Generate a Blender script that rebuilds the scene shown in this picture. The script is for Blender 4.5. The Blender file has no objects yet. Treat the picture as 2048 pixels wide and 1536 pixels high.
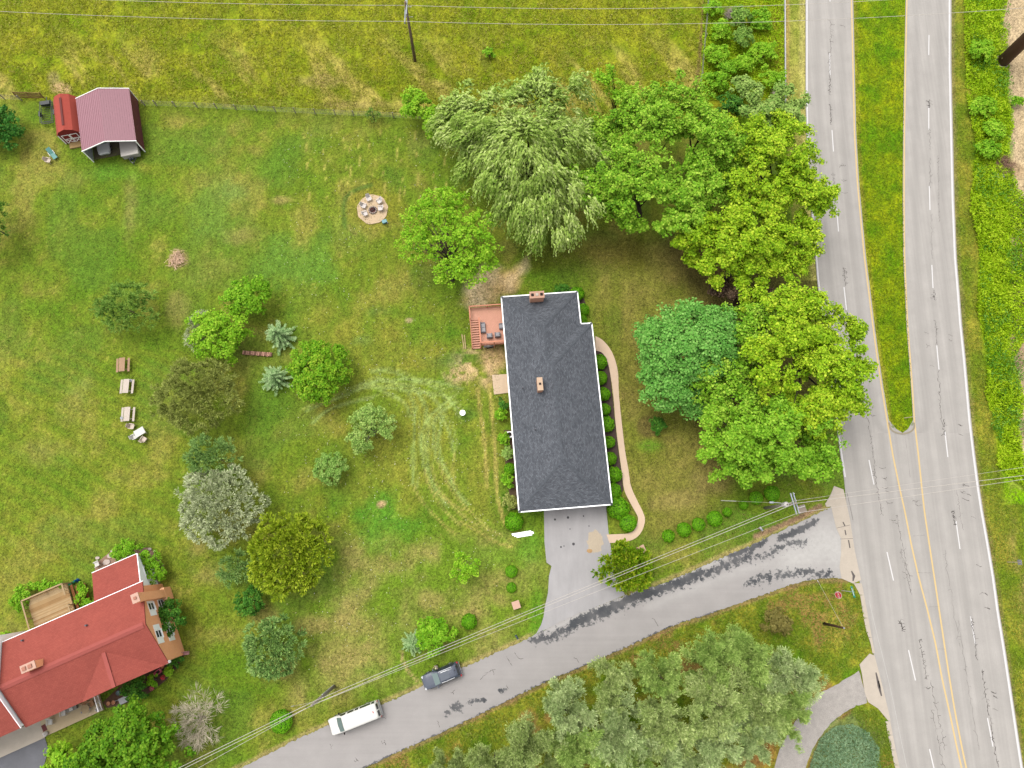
import bpy, math, random
import numpy as np
from mathutils import Vector, Matrix
random.seed(5); rng = np.random.default_rng(11)
sc = bpy.context.scene; COL = sc.collection
# ---------------------------------------------------------------- camera: a drone 92 m above the lawn, tipped 13 degrees
F, CX, CY, H = 1420.0, 1024.0, 768.0, 92.0
_d = np.array([-31.0, -330.0, -F]); _d /= np.linalg.norm(_d)
_Z = -_d; _X = np.array([1.0, 0, 0]) - _Z*_Z[0]; _X /= np.linalg.norm(_X); _Y = np.cross(_Z, _X)
RC = np.stack([_X, _Y, _Z])
cam = bpy.data.cameras.new('camera'); cam_o = bpy.data.objects.new('camera', cam); COL.objects.link(cam_o)
cam.sensor_width = 36.0; cam.lens = 36.0*F/2048.0; cam.clip_start = 1.0; cam.clip_end = 12000.0
cam_o.matrix_world = Matrix([[*RC[0], 0], [*RC[1], 0], [*RC[2], H], [0, 0, 0, 1]]); sc.camera = cam_o
# ---------------------------------------------------------------- sky and sun: bright overcast, weak soft sun from the north-west
SUN_AZ, SUN_EL = -50.0, 68.0
world = bpy.data.worlds.new('World'); sc.world = world; world.use_nodes = True
wn = world.node_tree.nodes; wl = world.node_tree.links; wn.clear()
sky = wn.new('ShaderNodeTexSky'); sky.sky_type = 'NISHITA'; sky.sun_disc = False
sky.sun_elevation = math.radians(SUN_EL); sky.sun_rotation = math.radians(SUN_AZ)
sky.dust_density = 3.0; sky.air_density = 1.0
hs = wn.new('ShaderNodeHueSaturation'); hs.inputs['Saturation'].default_value = 0.1
bg = wn.new('ShaderNodeBackground'); bg.inputs['Strength'].default_value = 0.148
wo = wn.new('ShaderNodeOutputWorld')
wl.new(sky.outputs[0], hs.inputs['Color']); wl.new(hs.outputs[0], bg.inputs[0]); wl.new(bg.outputs[0], wo.inputs[0])
sun = bpy.data.lights.new('sun', 'SUN'); sun.energy = 1.0; sun.angle = math.radians(32); sun.color = (1.0, 0.96, 0.9)
sun_o = bpy.data.objects.new('sun', sun); COL.objects.link(sun_o)
_az, _el = math.radians(SUN_AZ), math.radians(SUN_EL)
sun_dir = Vector((math.sin(_az)*math.cos(_el), math.cos(_az)*math.cos(_el), math.sin(_el)))
sun_o.rotation_euler = sun_dir.to_track_quat('Z', 'Y').to_euler(); sun_o.location = sun_dir*150
sc.view_settings.view_transform = 'Standard'; sc.view_settings.look = 'None'; sc.view_settings.gamma = 1.0
sc.view_settings.exposure = 1.37
sc.view_settings.use_curve_mapping = False
sc.render.engine = 'CYCLES'; sc.cycles.max_bounces = 5; sc.cycles.diffuse_bounces = 3; sc.cycles.glossy_bounces = 2
sc.cycles.transmission_bounces = 2; sc.cycles.transparent_max_bounces = 4; sc.cycles.use_denoising = True
sc.cycles.caustics_reflective = False; sc.cycles.caustics_refractive = False
KEXP = 2.65   # how much brighter than its base colour a flat sunlit surface shows in the photograph

# ---------------------------------------------------------------- maths helpers
def P(px, py, h=0.0):
    r = RC @ np.array([px-CX, CY-py, -F]); t = (H-h)/-r[2]
    return Vector((r[0]*t, r[1]*t, h))
def G(pts, h=0.0):
    return [P(x, y, h) for x, y in pts]
def project(x, y, z=0.0):
    v = np.stack([x, y, np.zeros_like(x)+z-H]); c = RC.T @ v.reshape(3, -1)
    return (CX-F*c[0]/c[2]).reshape(x.shape), (CY+F*c[1]/c[2]).reshape(x.shape)
def ppm(px, py, h=0.0):
    return 2.0/((P(px+1, py, h)-P(px-1, py, h)).length)
def lin(c):
    return [((v/255.0)/12.92 if v <= 10 else ((v/255.0+0.055)/1.055)**2.4) for v in c]
def S(r, g, b, k=1.0):
    return tuple(min(0.85, v*k/KEXP) for v in lin((r, g, b)))
_lat = [np.random.default_rng(100+i).random((256, 256)) for i in range(8)]
def vnoise(x, y, size, seed=0):
    L = _lat[seed % 8]; u, v = x/size+seed*17.3, y/size+seed*9.1
    i, j = np.floor(u).astype(int), np.floor(v).astype(int); a, b = u-i, v-j
    a = a*a*(3-2*a); b = b*b*(3-2*b); g = lambda p, q: L[p % 256, q % 256]
    return (g(i, j)*(1-a)+g(i+1, j)*a)*(1-b)+(g(i, j+1)*(1-a)+g(i+1, j+1)*a)*b
def fbm(x, y, size, seed=0, octs=4):
    s = 0; w = 0; a = 1.0
    for k in range(octs):
        s = s+a*vnoise(x, y, size/2**k, seed+k); w += a; a *= 0.55
    return s/w
def sstep(a, b, x):
    t = np.clip((x-a)/(b-a), 0, 1); return t*t*(3-2*t)
def dist_poly(px, py, pts):
    d = np.full(px.shape, 1e9)
    for (x0, y0), (x1, y1) in zip(pts[:-1], pts[1:]):
        vx, vy = x1-x0, y1-y0; t = np.clip(((px-x0)*vx+(py-y0)*vy)/(vx*vx+vy*vy+1e-9), 0, 1)
        d = np.minimum(d, np.hypot(px-x0-t*vx, py-y0-t*vy))
    return d
def inside(px, py, pts):
    r = np.zeros(px.shape, bool); n = len(pts)
    for i in range(n):
        x0, y0 = pts[i]; x1, y1 = pts[(i+1) % n]
        if y0 == y1: continue
        r ^= ((y0 > py) != (y1 > py)) & (px < (x1-x0)*(py-y0)/(y1-y0)+x0)
    return r
def signed(px, py, pts):
    d = dist_poly(px, py, list(pts)+[pts[0]]); return np.where(inside(px, py, pts), -d, d)
def smooth_line(pts, n=6):
    """Catmull-Rom through 2D/3D points"""
    p = [np.array(q, float) for q in pts]; p = [2*p[0]-p[1]]+p+[2*p[-1]-p[-2]]; out = []
    for i in range(1, len(p)-2):
        for k in range(n):
            t = k/n; a, b, c, d = p[i-1], p[i], p[i+1], p[i+2]
            out.append(0.5*((2*b)+(c-a)*t+(2*a-5*b+4*c-d)*t*t+(3*b-a-3*c+d)*t**3))
    out.append(p[-2]); return out

# ---------------------------------------------------------------- materials
MATS = {}
def _new(name):
    m = bpy.data.materials.new(name); m.use_nodes = True; nt = m.node_tree
    return m, nt.nodes, nt.links, nt.nodes['Principled BSDF']
def _noise(n, l, scale, detail=4, rough=0.6, vec=None, sx=None):
    t = n.new('ShaderNodeTexNoise'); t.inputs['Scale'].default_value = scale
    t.inputs['Detail'].default_value = detail; t.inputs['Roughness'].default_value = rough
    c = n.new('ShaderNodeTexCoord'); out = c.outputs['Object']
    if sx:
        mp = n.new('ShaderNodeMapping'); mp.inputs['Scale'].default_value = sx
        mp.inputs['Rotation'].default_value = (0, 0, vec or 0); l.new(out, mp.inputs[0]); out = mp.outputs[0]
    l.new(out, t.inputs['Vector']); return t.outputs['Fac']
def _math(n, l, op, a, b, clamp=False):
    m = n.new('ShaderNodeMath'); m.operation = op; m.use_clamp = clamp
    for i, v in enumerate((a, b)):
        if isinstance(v, (int, float)): m.inputs[i].default_value = v
        elif v is not None: l.new(v, m.inputs[i])
    return m.outputs[0]
def _ramp(n, l, fac, stops):
    r = n.new('ShaderNodeValToRGB'); e = r.color_ramp.elements
    while len(e) < len(stops): e.new(0.5)
    for i, (p, c) in enumerate(stops): e[i].position = p; e[i].color = (*c[:3], 1)
    l.new(fac, r.inputs[0]); return r.outputs[0]
def _mix(n, l, fac, a, b, mode='MIX'):
    m = n.new('ShaderNodeMix'); m.data_type = 'RGBA'; m.blend_type = mode
    for s, v in ((m.inputs[0], fac), (m.inputs[6], a), (m.inputs[7], b)):
        if isinstance(v, (int, float)): s.default_value = v
        elif isinstance(v, tuple): s.default_value = (*v[:3], 1)
        else: l.new(v, s)
    return m.outputs[2]
def _bump(n, l, fac, bsdf, strength, dist=0.02):
    b = n.new('ShaderNodeBump'); b.inputs['Strength'].default_value = strength; b.inputs['Distance'].default_value = dist
    l.new(fac, b.inputs['Height']); l.new(b.outputs[0], bsdf.inputs['Normal'])
def M(name, c, rough=0.75, var=0.18, scale=3.0, bump=0.0, metal=0.0, spec=0.3, fine=0.1, coat=0.0):
    if name in MATS: return MATS[name]
    m, n, l, b = _new(name); a = _noise(n, l, scale); f = _noise(n, l, scale*9, 2)
    t = _math(n, l, 'ADD', _math(n, l, 'MULTIPLY', a, 2*var), _math(n, l, 'MULTIPLY', f, 2*fine))
    t = _math(n, l, 'ADD', t, 1-var-fine)
    mx = n.new('ShaderNodeVectorMath'); mx.operation = 'SCALE'; mx.inputs[0].default_value = c[:3]; l.new(t, mx.inputs['Scale'])
    l.new(mx.outputs[0], b.inputs['Base Color'])
    b.inputs['Roughness'].default_value = rough; b.inputs['Metallic'].default_value = metal
    b.inputs['Specular IOR Level'].default_value = spec; b.inputs['Coat Weight'].default_value = coat
    if bump: _bump(n, l, f, b, bump)
    MATS[name] = m; return m
def leafmat(name, dark, mid, light, trans=0.25, rough=0.6, k=1.6):
    if name in MATS: return MATS[name]
    m, n, l, b = _new(name)
    at = n.new('ShaderNodeAttribute'); at.attribute_name = 'tint'; g = n.new('ShaderNodeNewGeometry')
    f = _math(n, l, 'ADD', _math(n, l, 'MULTIPLY', at.outputs['Fac'], 0.55), _math(n, l, 'MULTIPLY', g.outputs['Random Per Island'], 0.45))
    c = _ramp(n, l, f, [(0.1, S(*dark, k)), (0.5, S(*mid, k)), (0.92, S(*light, k))])
    l.new(c, b.inputs['Base Color']); b.inputs['Roughness'].default_value = rough; b.inputs['Specular IOR Level'].default_value = 0.1
    t = n.new('ShaderNodeBsdfTranslucent'); l.new(c, t.inputs[0])
    x = n.new('ShaderNodeMixShader'); x.inputs[0].default_value = trans
    l.new(b.outputs[0], x.inputs[1]); l.new(t.outputs[0], x.inputs[2]); l.new(x.outputs[0], n['Material Output'].inputs[0])
    MATS[name] = m; return m

# ---------------------------------------------------------------- mesh builder
class MB:
    def __init__(s): s.v = []; s.f = []
    def add(s, vs, fs):
        o = len(s.v); s.v += [tuple(q) for q in vs]; s.f += [tuple(i+o for i in q) for q in fs]; return s
    def box(s, c, d, rz=0.0, M4=None, taper=1.0):
        x, y, z = (q/2 for q in d); t = taper
        vs = [(-x, -y, -z), (x, -y, -z), (x, y, -z), (-x, y, -z), (-x*t, -y*t, z), (x*t, -y*t, z), (x*t, y*t, z), (-x*t, y*t, z)]
        R = M4 or Matrix.Rotation(rz, 3, 'Z')
        return s.add([Vector(c)+R @ Vector(q) for q in vs], [(0, 3, 2, 1), (4, 5, 6, 7), (0, 1, 5, 4), (1, 2, 6, 5), (2, 3, 7, 6), (3, 0, 4, 7)])
    def beam(s, a, b, w, h=None, up=(0, 0, 1)):
        a, b = Vector(a), Vector(b); d = (b-a); L = d.length; d /= L; u = Vector(up)
        if abs(d.dot(u)) > 0.99: u = Vector((1, 0, 0))
        r = d.cross(u).normalized(); u = r.cross(d); R = Matrix((d, r, u)).transposed()
        return s.box((a+b)/2, (L, w, h or w), M4=R)
    def tube(s, pts, rad, n=8, cap=True):
        pts = [Vector(q) for q in pts]; rad = rad if isinstance(rad, (list, tuple)) else [rad]*len(pts); vs = []; fs = []
        for i, q in enumerate(pts):
            d = (pts[min(i+1, len(pts)-1)]-pts[max(i-1, 0)]).normalized()
            a = d.cross(Vector((0, 0, 1)) if abs(d.z) < 0.95 else Vector((1, 0, 0))).normalized(); b = d.cross(a)
            for k in range(n):
                t = 2*math.pi*k/n; vs.append(q+(a*math.cos(t)+b*math.sin(t))*rad[i])
        for i in range(len(pts)-1):
            for k in range(n):
                k2 = (k+1) % n; fs.append((i*n+k, i*n+k2, (i+1)*n+k2, (i+1)*n+k))
        if cap: fs.append(tuple(range(n-1, -1, -1))); fs.append(tuple((len(pts)-1)*n+k for k in range(n)))
        return s.add(vs, fs)
    def prism(s, poly, z0, z1):
        n = len(poly); A = sum(poly[i][0]*poly[(i+1) % n][1]-poly[(i+1) % n][0]*poly[i][1] for i in range(n))
        if A < 0: poly = poly[::-1]
        vs = [(q[0], q[1], z0) for q in poly]+[(q[0], q[1], z1) for q in poly]
        fs = [tuple(range(n-1, -1, -1)), tuple(range(n, 2*n))]+[(i, (i+1) % n, n+(i+1) % n, n+i) for i in range(n)]
        return s.add(vs, fs)
    def lathe(s, c, prof, n=16):
        vs = []; fs = []; m = len(prof)
        for r, z in prof:
            for k in range(n):
                t = 2*math.pi*k/n; vs.append((c[0]+r*math.cos(t), c[1]+r*math.sin(t), c[2]+z))
        for i in range(m-1):
            for k in range(n):
                k2 = (k+1) % n; fs.append((i*n+k, i*n+k2, (i+1)*n+k2, (i+1)*n+k))
        fs.append(tuple(range(n-1, -1, -1))); fs.append(tuple((m-1)*n+k for k in range(n)))
        return s.add(vs, fs)
    def quad(s, *p): return s.add(p, [tuple(range(len(p)))])
    def build(s, name, mat, parent=None, smooth=False, bevel=0.0):
        me = bpy.data.meshes.new(name); me.from_pydata(s.v, [], s.f); me.update()
        if smooth: me.polygons.foreach_set('use_smooth', [True]*len(me.polygons))
        return obj(name, me, mat, parent, bevel)
def obj(name, me, mat, parent=None, bevel=0.0):
    o = bpy.data.objects.new(name, me); COL.objects.link(o)
    if mat and not me.materials: me.materials.append(mat)
    if parent: o.parent = parent
    if bevel:
        b = o.modifiers.new('bevel', 'BEVEL'); b.width = bevel; b.segments = 2; b.limit_method = 'ANGLE'
    return o
LABELS = {}
def tag(o, label=None, cat=None, group=None, kind=None):
    if label: o['label'] = label
    if cat: o['category'] = cat
    if group: o['group'] = group
    if kind: o['kind'] = kind
    return o
def thing(name, label, cat, loc=(0, 0, 0), rz=0.0, group=None):
    o = bpy.data.objects.new(name, None); COL.objects.link(o); o.location = loc; o.rotation_euler = (0, 0, rz); o.empty_display_size = 0.3
    return tag(o, label, cat, group)
def copy_thing(root, loc, rz, label, scale=None):
    def rec(o, par):
        c = o.copy(); COL.objects.link(c); c.parent = par
        for ch in o.children: rec(ch, c)
        return c
    r = rec(root, None); r.location = loc; r.rotation_euler = (0, 0, rz); r['label'] = label
    if scale: r.scale = scale if isinstance(scale, tuple) else (scale,)*3
    return r
def poly_mesh(name, rows, mat, kind=None, parent=None, label=None):
    """sheet from rows of equal length (list of list of points)"""
    b = MB(); n = len(rows[0])
    b.v = [tuple(q) for r in rows for q in r]
    b.f = [(i*n+k, i*n+k+1, (i+1)*n+k+1, (i+1)*n+k) for i in range(len(rows)-1) for k in range(n-1)]
    o = b.build(name, mat, parent)
    me = o.data
    if me.polygons and sum(p.normal.z for p in me.polygons) < 0: me.flip_normals()
    return tag(o, kind=kind)
def sheet(name, pts, mat, z0, z1, kind=None, parent=None):
    o = MB().prism([(q[0], q[1]) for q in pts], z0, z1).build(name, mat, parent); return tag(o, kind=kind)
# ================================================================= THE SETTING: ground, roads, paths
LEFT_WHITE = [(-60, 1614), (0, 1614), (200, 1614), (283, 1616), (333, 1619), (400, 1623), (467, 1629), (512, 1633), (560, 1637), (660, 1649), (762, 1662), (843, 1675), (900, 1682), (957, 1691), (1031, 1698), (1100, 1709), (1191, 1728), (1290, 1746), (1390, 1770), (1490, 1789), (1600, 1813)]
YEL_L = [(-60, 1702), (0, 1703), (167, 1706.7), (267, 1709), (367, 1715), (433, 1721), (512, 1728.5), (579, 1737), (645, 1745), (712, 1754), (779, 1764), (845, 1775), (912, 1786), (979, 1800), (1024, 1810), (1091, 1823), (1157, 1838), (1224, 1856), (1291, 1872), (1357, 1884), (1424, 1899), (1491, 1913), (1600, 1938)]
YEL_R = [(-60, 1815), (0, 1813.7), (133, 1811), (267, 1808.7), (400, 1808), (512, 1809), (579, 1812), (645, 1815), (712, 1820), (779, 1825), (845, 1829), (912, 1837), (979, 1844), (1024, 1849), (1091, 1859), (1157, 1869), (1224, 1879), (1291, 1889), (1357, 1899), (1424, 1910), (1491, 1923), (1600, 1946)]
RIGHT_WHITE = [(-60, 1899), (0, 1899), (133, 1899), (267, 1902), (400, 1905), (512, 1909.5), (579, 1915), (645, 1920), (712, 1927), (779, 1933), (845, 1939), (912, 1947), (979, 1956), (1024, 1963), (1091, 1975), (1157, 1986), (1224, 1995), (1291, 2006), (1357, 2016), (1424, 2026), (1491, 2036), (1600, 2053)]
for _t in (LEFT_WHITE, YEL_L, YEL_R, RIGHT_WHITE):      # carry the highway on past the frame
    _a, _b = _t[1], _t[0]; _t.insert(0, (-300, _b[1]+(_b[1]-_a[1])/(_b[0]-_a[0])*-240)); _a, _b = _t[-2], _t[-1]; _t.append((1850, _b[1]+(_b[1]-_a[1])/(_b[0]-_a[0])*250))
def at_y(tab, y): return float(np.interp(y, [t[0] for t in tab], [t[1] for t in tab]))
SIDE_UP = [(230, 1655), (430, 1560), (512, 1521), (625, 1464), (757, 1412), (847, 1372), (925, 1336), (1024, 1292), (1061, 1274), (1150, 1230), (1254, 1190), (1297, 1177), (1357, 1154), (1441, 1117), (1500, 1092), (1541, 1071), (1585, 1051), (1625, 1032), (1661, 1014), (1684, 1006)]
SIDE_LO = [(460, 1660), (660, 1568), (729, 1536), (812, 1497), (879, 1467), (945, 1436), (1024, 1397), (1091, 1364), (1191, 1322), (1311, 1267), (1357, 1247), (1407, 1232), (1457, 1214), (1536, 1186), (1596, 1165), (1646, 1157), (1684, 1157), (1704, 1158)]
DRIVE = [(1083, 1006), (1212, 1000), (1213, 1022), (1217, 1064), (1221, 1091), (1230, 1150), (1250, 1190), (1150, 1231), (1072, 1268), (1082, 1250), (1087, 1234), (1090, 1212), (1096, 1186), (1098, 1152), (1103, 1132), (1093, 1125), (1089, 1085), (1088, 1022)]
APRON = [(1668, 972), (1687, 979), (1700, 1040), (1709, 1100), (1722, 1160), (1706, 1167), (1683, 1157), (1679, 1134), (1682, 1106), (1682, 1077), (1672, 1055), (1662, 1013), (1653, 1014), (1650, 1008), (1660, 992)]
APRON2 = [(1739, 1307), (1749, 1311), (1766, 1377), (1781, 1441), (1776, 1441), (1756, 1417), (1736, 1404), (1729, 1384), (1723, 1344), (1719, 1329)]
GUTTER_L = [(1166, 1707), (1182, 1716), (1192, 1721), (1223, 1725), (1244, 1729), (1265, 1733), (1281, 1740), (1306, 1745)]
GRAVEL_L = [(1719, 1342), (1669, 1371), (1639, 1387), (1613, 1414), (1586, 1451), (1563, 1491), (1549, 1536), (1540, 1580)]
GRAVEL_R = [(1735, 1405), (1703, 1417), (1676, 1434), (1653, 1457), (1629, 1491), (1611, 1536), (1604, 1560), (1600, 1580)]
WALK = [((1191, 672), (1190, 701)), ((1205, 680), (1202, 704)), ((1219, 696), (1210, 713)), ((1229, 716), (1217, 730)), ((1236, 745), (1222, 757)), ((1238, 790), (1227, 795)), ((1243, 840), (1231, 845)), ((1250, 900), (1238, 903)), ((1257, 940), (1244, 946)), ((1262, 972), (1249, 981)), ((1274, 1000), (1263, 1010)), ((1285, 1022), (1274, 1030)), ((1290, 1040), (1276, 1040)), ((1284, 1062), (1272, 1052)), ((1270, 1077), (1259, 1066)), ((1248, 1084), (1240, 1068)), ((1219, 1086), (1213, 1069))]
FENCE_N = [(0, 199), (150, 203), (285, 209), (512, 219), (705, 229), (800, 232), (900, 236), (1410, 250)]
# --- ground colour map, authored over the plan of the site
def build_ground():
    st = 0.31
    xs = np.arange(-88, 92, st); ys = np.arange(-36, 96, st)
    ex = np.array([3, 8, 20, 50, 120, 300, 800.0, 2400.0, 6000.0])
    xs = np.concatenate([xs[0]-ex[::-1], xs, xs[-1]+ex]); ys = np.concatenate([ys[0]-ex[::-1], ys, ys[-1]+ex])
    X, Y = np.meshgrid(xs, ys); Xc = np.clip(X, -120, 120); Yc_ = np.clip(Y, -70, 120)
    px, py = project(Xc, Yc_)
    def L(r, g, b):
        c = np.array(S(r, g, b)); return c*np.array([1.34, 1.2, 0.74]) if g >= r*0.93 else c*1.12
    n8, n3, n1, n25 = fbm(Xc, Yc_, 9, 1), fbm(Xc, Yc_, 3.2, 2), fbm(Xc, Yc_, 1.1, 3, 3), fbm(Xc, Yc_, 26, 4)
    nd = fbm(Xc*0.8+Yc_*0.6, (Yc_*0.8-Xc*0.6)*0.25, 2.5, 5)
    fine = np.random.default_rng(3).random(X.shape)
    def mixc(a, b, t): return a[None, None]*(1-t[..., None])+b[None, None]*t[..., None]
    def ct(x, k=2.4): return np.clip(0.5+(x-0.5)*k, 0, 1)
    # lawns
    col = mixc(L(98, 136, 40), L(142, 150, 66), ct(0.5*n8+0.5*n3))
    col = col*(1-0.42*ct(n1, 3)[..., None])+L(88, 128, 34)[None, None]*0.42*ct(n1, 3)[..., None]
    def put(mask, c, amt=1.0):
        nonlocal col
        t = np.clip(mask*amt, 0, 1)[..., None]
        c = L(*c) if isinstance(c, tuple) else c
        col = col*(1-t)+(c[None, None] if c.ndim == 1 else c)*t
    def ell(cx, cy, rx, ry, rot=0.0, soft=0.5, rough=0.5):
        a = math.radians(rot); u = ((px-cx)*math.cos(a)+(py-cy)*math.sin(a))/rx; v = (-(px-cx)*math.sin(a)+(py-cy)*math.cos(a))/ry
        r = np.hypot(u, v)+rough*(n3-0.5)*1.6+rough*(n1-0.5)*0.8
        return 1-sstep(1-soft, 1+soft*0.4, r)
    def reg(pts, soft=14, wob=10):
        return 1-sstep(-soft, soft*0.4, signed(px, py, pts)+wob*(n3-0.5)*2)
    def line(pts, w, soft=0.6, brk=0.0):
        d = dist_poly(px, py, [tuple(q[:2]) for q in smooth_line(pts, 5)]); m = 1-sstep(w*(1-soft), w, d)
        return m*np.clip(1-brk+brk*2*ct(n1, 2.5)*1.0, 0, 1)
    put(sstep(0.5, 0.68, 0.6*n3+0.4*n8)*(px < 1480), (176, 158, 92), 0.3)
    put(sstep(0.55, 0.7, vnoise(Xc, Yc_, 5.0, 7)), (92, 132, 56), 0.45)
    # big areas
    put(reg([(560, 560), (1010, 600), (1030, 1050), (900, 1150), (700, 1150), (640, 850), (560, 800)], 60, 40), mixc(L(84, 134, 38), L(140, 148, 66), ct(0.35*n8+0.65*n3)), 0.85)
    put(reg([(640, 1060), (1080, 1060), (1080, 1290), (820, 1380), (600, 1440), (560, 1400)], 40, 30), mixc(L(112, 146, 48), L(172, 158, 92), ct(n3, 2.6)), 0.8)
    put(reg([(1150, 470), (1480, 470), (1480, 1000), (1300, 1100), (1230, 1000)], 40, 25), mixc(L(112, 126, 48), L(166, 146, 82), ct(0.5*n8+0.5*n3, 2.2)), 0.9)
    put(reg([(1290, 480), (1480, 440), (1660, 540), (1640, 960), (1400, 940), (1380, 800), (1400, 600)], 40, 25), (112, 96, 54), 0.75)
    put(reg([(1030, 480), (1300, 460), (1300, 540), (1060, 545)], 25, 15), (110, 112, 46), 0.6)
    # meadow north of the fence
    fy = np.interp(px, [q[0] for q in FENCE_N], [q[1] for q in FENCE_N])
    md = 1-sstep(-3, 3, py-fy+2)
    mcol = mixc(L(110, 140, 20), L(160, 168, 52), ct(0.55*n3+0.45*n1, 2.6))
    put(md, mcol, 1.0)
    put(md*sstep(0.47, 0.66, nd)*sstep(40, 150, py)*0.9, (190, 178, 122), 0.75)
    put(md*sstep(0.58, 0.72, n1), (86, 118, 26), 0.5)
    put(md*(1-sstep(0, 10, np.abs(py-fy+16)+8*(n3-0.5))), (120, 138, 60), 0.5)
    put((1-sstep(6, 26, np.abs(py-fy-8)))*(px < 900)*(px > 285), (98, 124, 34), 0.5)
    # wild strip beyond the east fence
    put(reg([(1404, -80), (1570, -80), (1572, 240), (1396, 260)], 6, 4), mixc(L(104, 150, 22), L(168, 172, 50), ct(n3)), 0.95)
    put(reg([(1520, 20), (1570, 0), (1571, 180), (1530, 160)], 14, 12), (140, 138, 60), 0.8)
    put(line([(1411, -60), (1408, 20), (1404, 70), (1398, 130), (1391, 185)], 5.5, 0.5), (142, 120, 72), 0.9)
    # verge beside the west carriageway, with a bare line under the guard rail
    lw = np.interp(py, [t[0] for t in LEFT_WHITE], [t[1] for t in LEFT_WHITE])
    rw = np.interp(py, [t[0] for t in RIGHT_WHITE], [t[1] for t in RIGHT_WHITE])
    yl = np.interp(py, [t[0] for t in YEL_L], [t[1] for t in YEL_L]); yr = np.interp(py, [t[0] for t in YEL_R], [t[1] for t in YEL_R])
    put(((px > lw-42) & (px < lw) & (py < 560)).astype(float), mixc(L(126, 146, 62), L(172, 174, 110), ct(n3)), 0.9)
    put((1-sstep(2, 6, np.abs(px-1575)))*(py < 210), (196, 168, 98), 0.8)
    put((1-sstep(2, 10, np.abs(px-lw+8)+5*(n1-0.5)))*(py < 560), (186, 184, 136), 0.7)
    # median
    put(((px > yl-2) & (px < yr+2) & (py < 900)).astype(float), mixc(L(96, 146, 8), L(152, 170, 20), ct(0.6*n3+0.4*n1, 2.4)), 1.0)
    put(((px > yl) & (px < yl+12+6*(n1-0.5)) & (py < 900)).astype(float), (150, 140, 78), 0.5)
    # east side: verge, rank weeds, bare track
    e = px-rw
    put(sstep(-2, 2, e), mixc(L(108, 136, 34), L(150, 152, 66), ct(n3)), 1.0)
    put(sstep(40, 62, e+24*(n8-0.5))*(py < 1010), mixc(L(118, 178, 6), L(160, 206, 14), ct(n3)), 1.0)
    put(sstep(30, 80, e)*sstep(930, 1000, py)*sstep(0.42, 0.58, n3), (178, 150, 104), 0.7)
    put(sstep(60, 110, e)*sstep(1000, 1040, py)*(1-sstep(1100, 1150, py))*sstep(0.45, 0.6, n8), (168, 112, 82), 0.7)
    put(sstep(2016, 2032, px+26*(n8-0.5)+12*(n3-0.5)+np.interp(py, [0, 60, 110, 200, 330, 500, 2000], [14, 20, 24, 0, 4, 0, -60]))*(py < 950)*(1-sstep(2110, 2150, px+20*(n8-0.5))), (212, 184, 148), 0.95)
    put(ell(2005, 335, 45, 22, 20), (190, 160, 120), 0.8); put(ell(2035, 700, 22, 55), (176, 150, 120), 0.85); put(ell(2040, 860, 16, 24), (190, 165, 130), 0.7)
    put((1-sstep(2, 9, np.abs(e-6)+5*(n1-0.5))), (150, 136, 92), 0.6)
    # south of the side road
    lo = np.interp(px, [q[0] for q in SIDE_LO], [q[1] for q in SIDE_LO]); up = np.interp(px, [q[0] for q in SIDE_UP], [q[1] for q in SIDE_UP])
    sm = sstep(-2, 3, py-lo)*(px > 560)*(px < lw+3)
    put(sm, mixc(L(94, 136, 30), L(150, 150, 62), ct(0.5*n3+0.5*n1)), 1.0)
    put(sm*sstep(0.6, 0.72, n3), (172, 132, 82), 0.7)
    put(ell(1670, 1255, 32, 42), (160, 152, 84), 0.7); put(ell(1530, 1500, 30, 50, 10), (168, 118, 66), 0.8)
    put((1-sstep(2, 8, np.abs(py-lo-4)+4*(n1-0.5)))*(px < 1700)*(px > 560), (152, 126, 84), 0.8)
    put((1-sstep(2, 8, np.abs(py-up+4)+5*(n1-0.5)))*((px < 1080) | (px > 1260))*(px < 1660)*(px > 430), (186, 164, 108), 0.75)
    put(line([(1618, 1536), (1635, 1491), (1658, 1460), (1680, 1438), (1704, 1422)], 5), (150, 112, 72), 0.8)
    put(ell(1690, 1500, 82, 72, 0, 0.3, 0.5), (120, 138, 100), 0.8)
    put(line([(1512, 1072), (1560, 1052), (1600, 1034), (1640, 1012)], 6.5, 0.4), (166, 132, 106), 0.9)
    # bare and worn patches round the buildings
    put(reg([(935, 575), (960, 540), (1050, 522), (1048, 582), (1004, 600), (1000, 616), (940, 614), (918, 606)], 22, 22), mixc(L(255, 226, 176), L(236, 196, 128), ct(n3, 3)), 1.0)
    put(ell(985, 712, 26, 38), (206, 172, 120), 0.9)
    put(ell(945, 735, 50, 40, 0, 0.7, 1.0)*sstep(0.38, 0.54, n1), (234, 198, 148), 0.95); put(ell(978, 760, 22, 24)*sstep(0.42, 0.55, n1), (206, 176, 124), 0.8)
    put(ell(918, 750, 20, 5, 35, 0.3, 0.1), (222, 188, 138), 0.8)
    put(ell(745, 418, 62, 60, 0, 0.4, 0.5), (146, 142, 66), 0.55)
    put(line([(690, 452), (687, 425), (689, 402), (700, 386), (720, 376), (742, 370)], 7, 0.7), (84, 118, 62), 0.8)
    put(line([(698, 452), (705, 462), (712, 468)], 5), (176, 146, 92), 0.7)
    put(ell(1020, 580, 20, 10), (180, 150, 100), 0.4); put(ell(355, 518, 22, 20), (196, 158, 120), 0.8)
    put(ell(120, 175, 24, 14), (212, 178, 128), 0.9); put(ell(105, 155, 14, 16), (190, 168, 120), 0.6)
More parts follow.
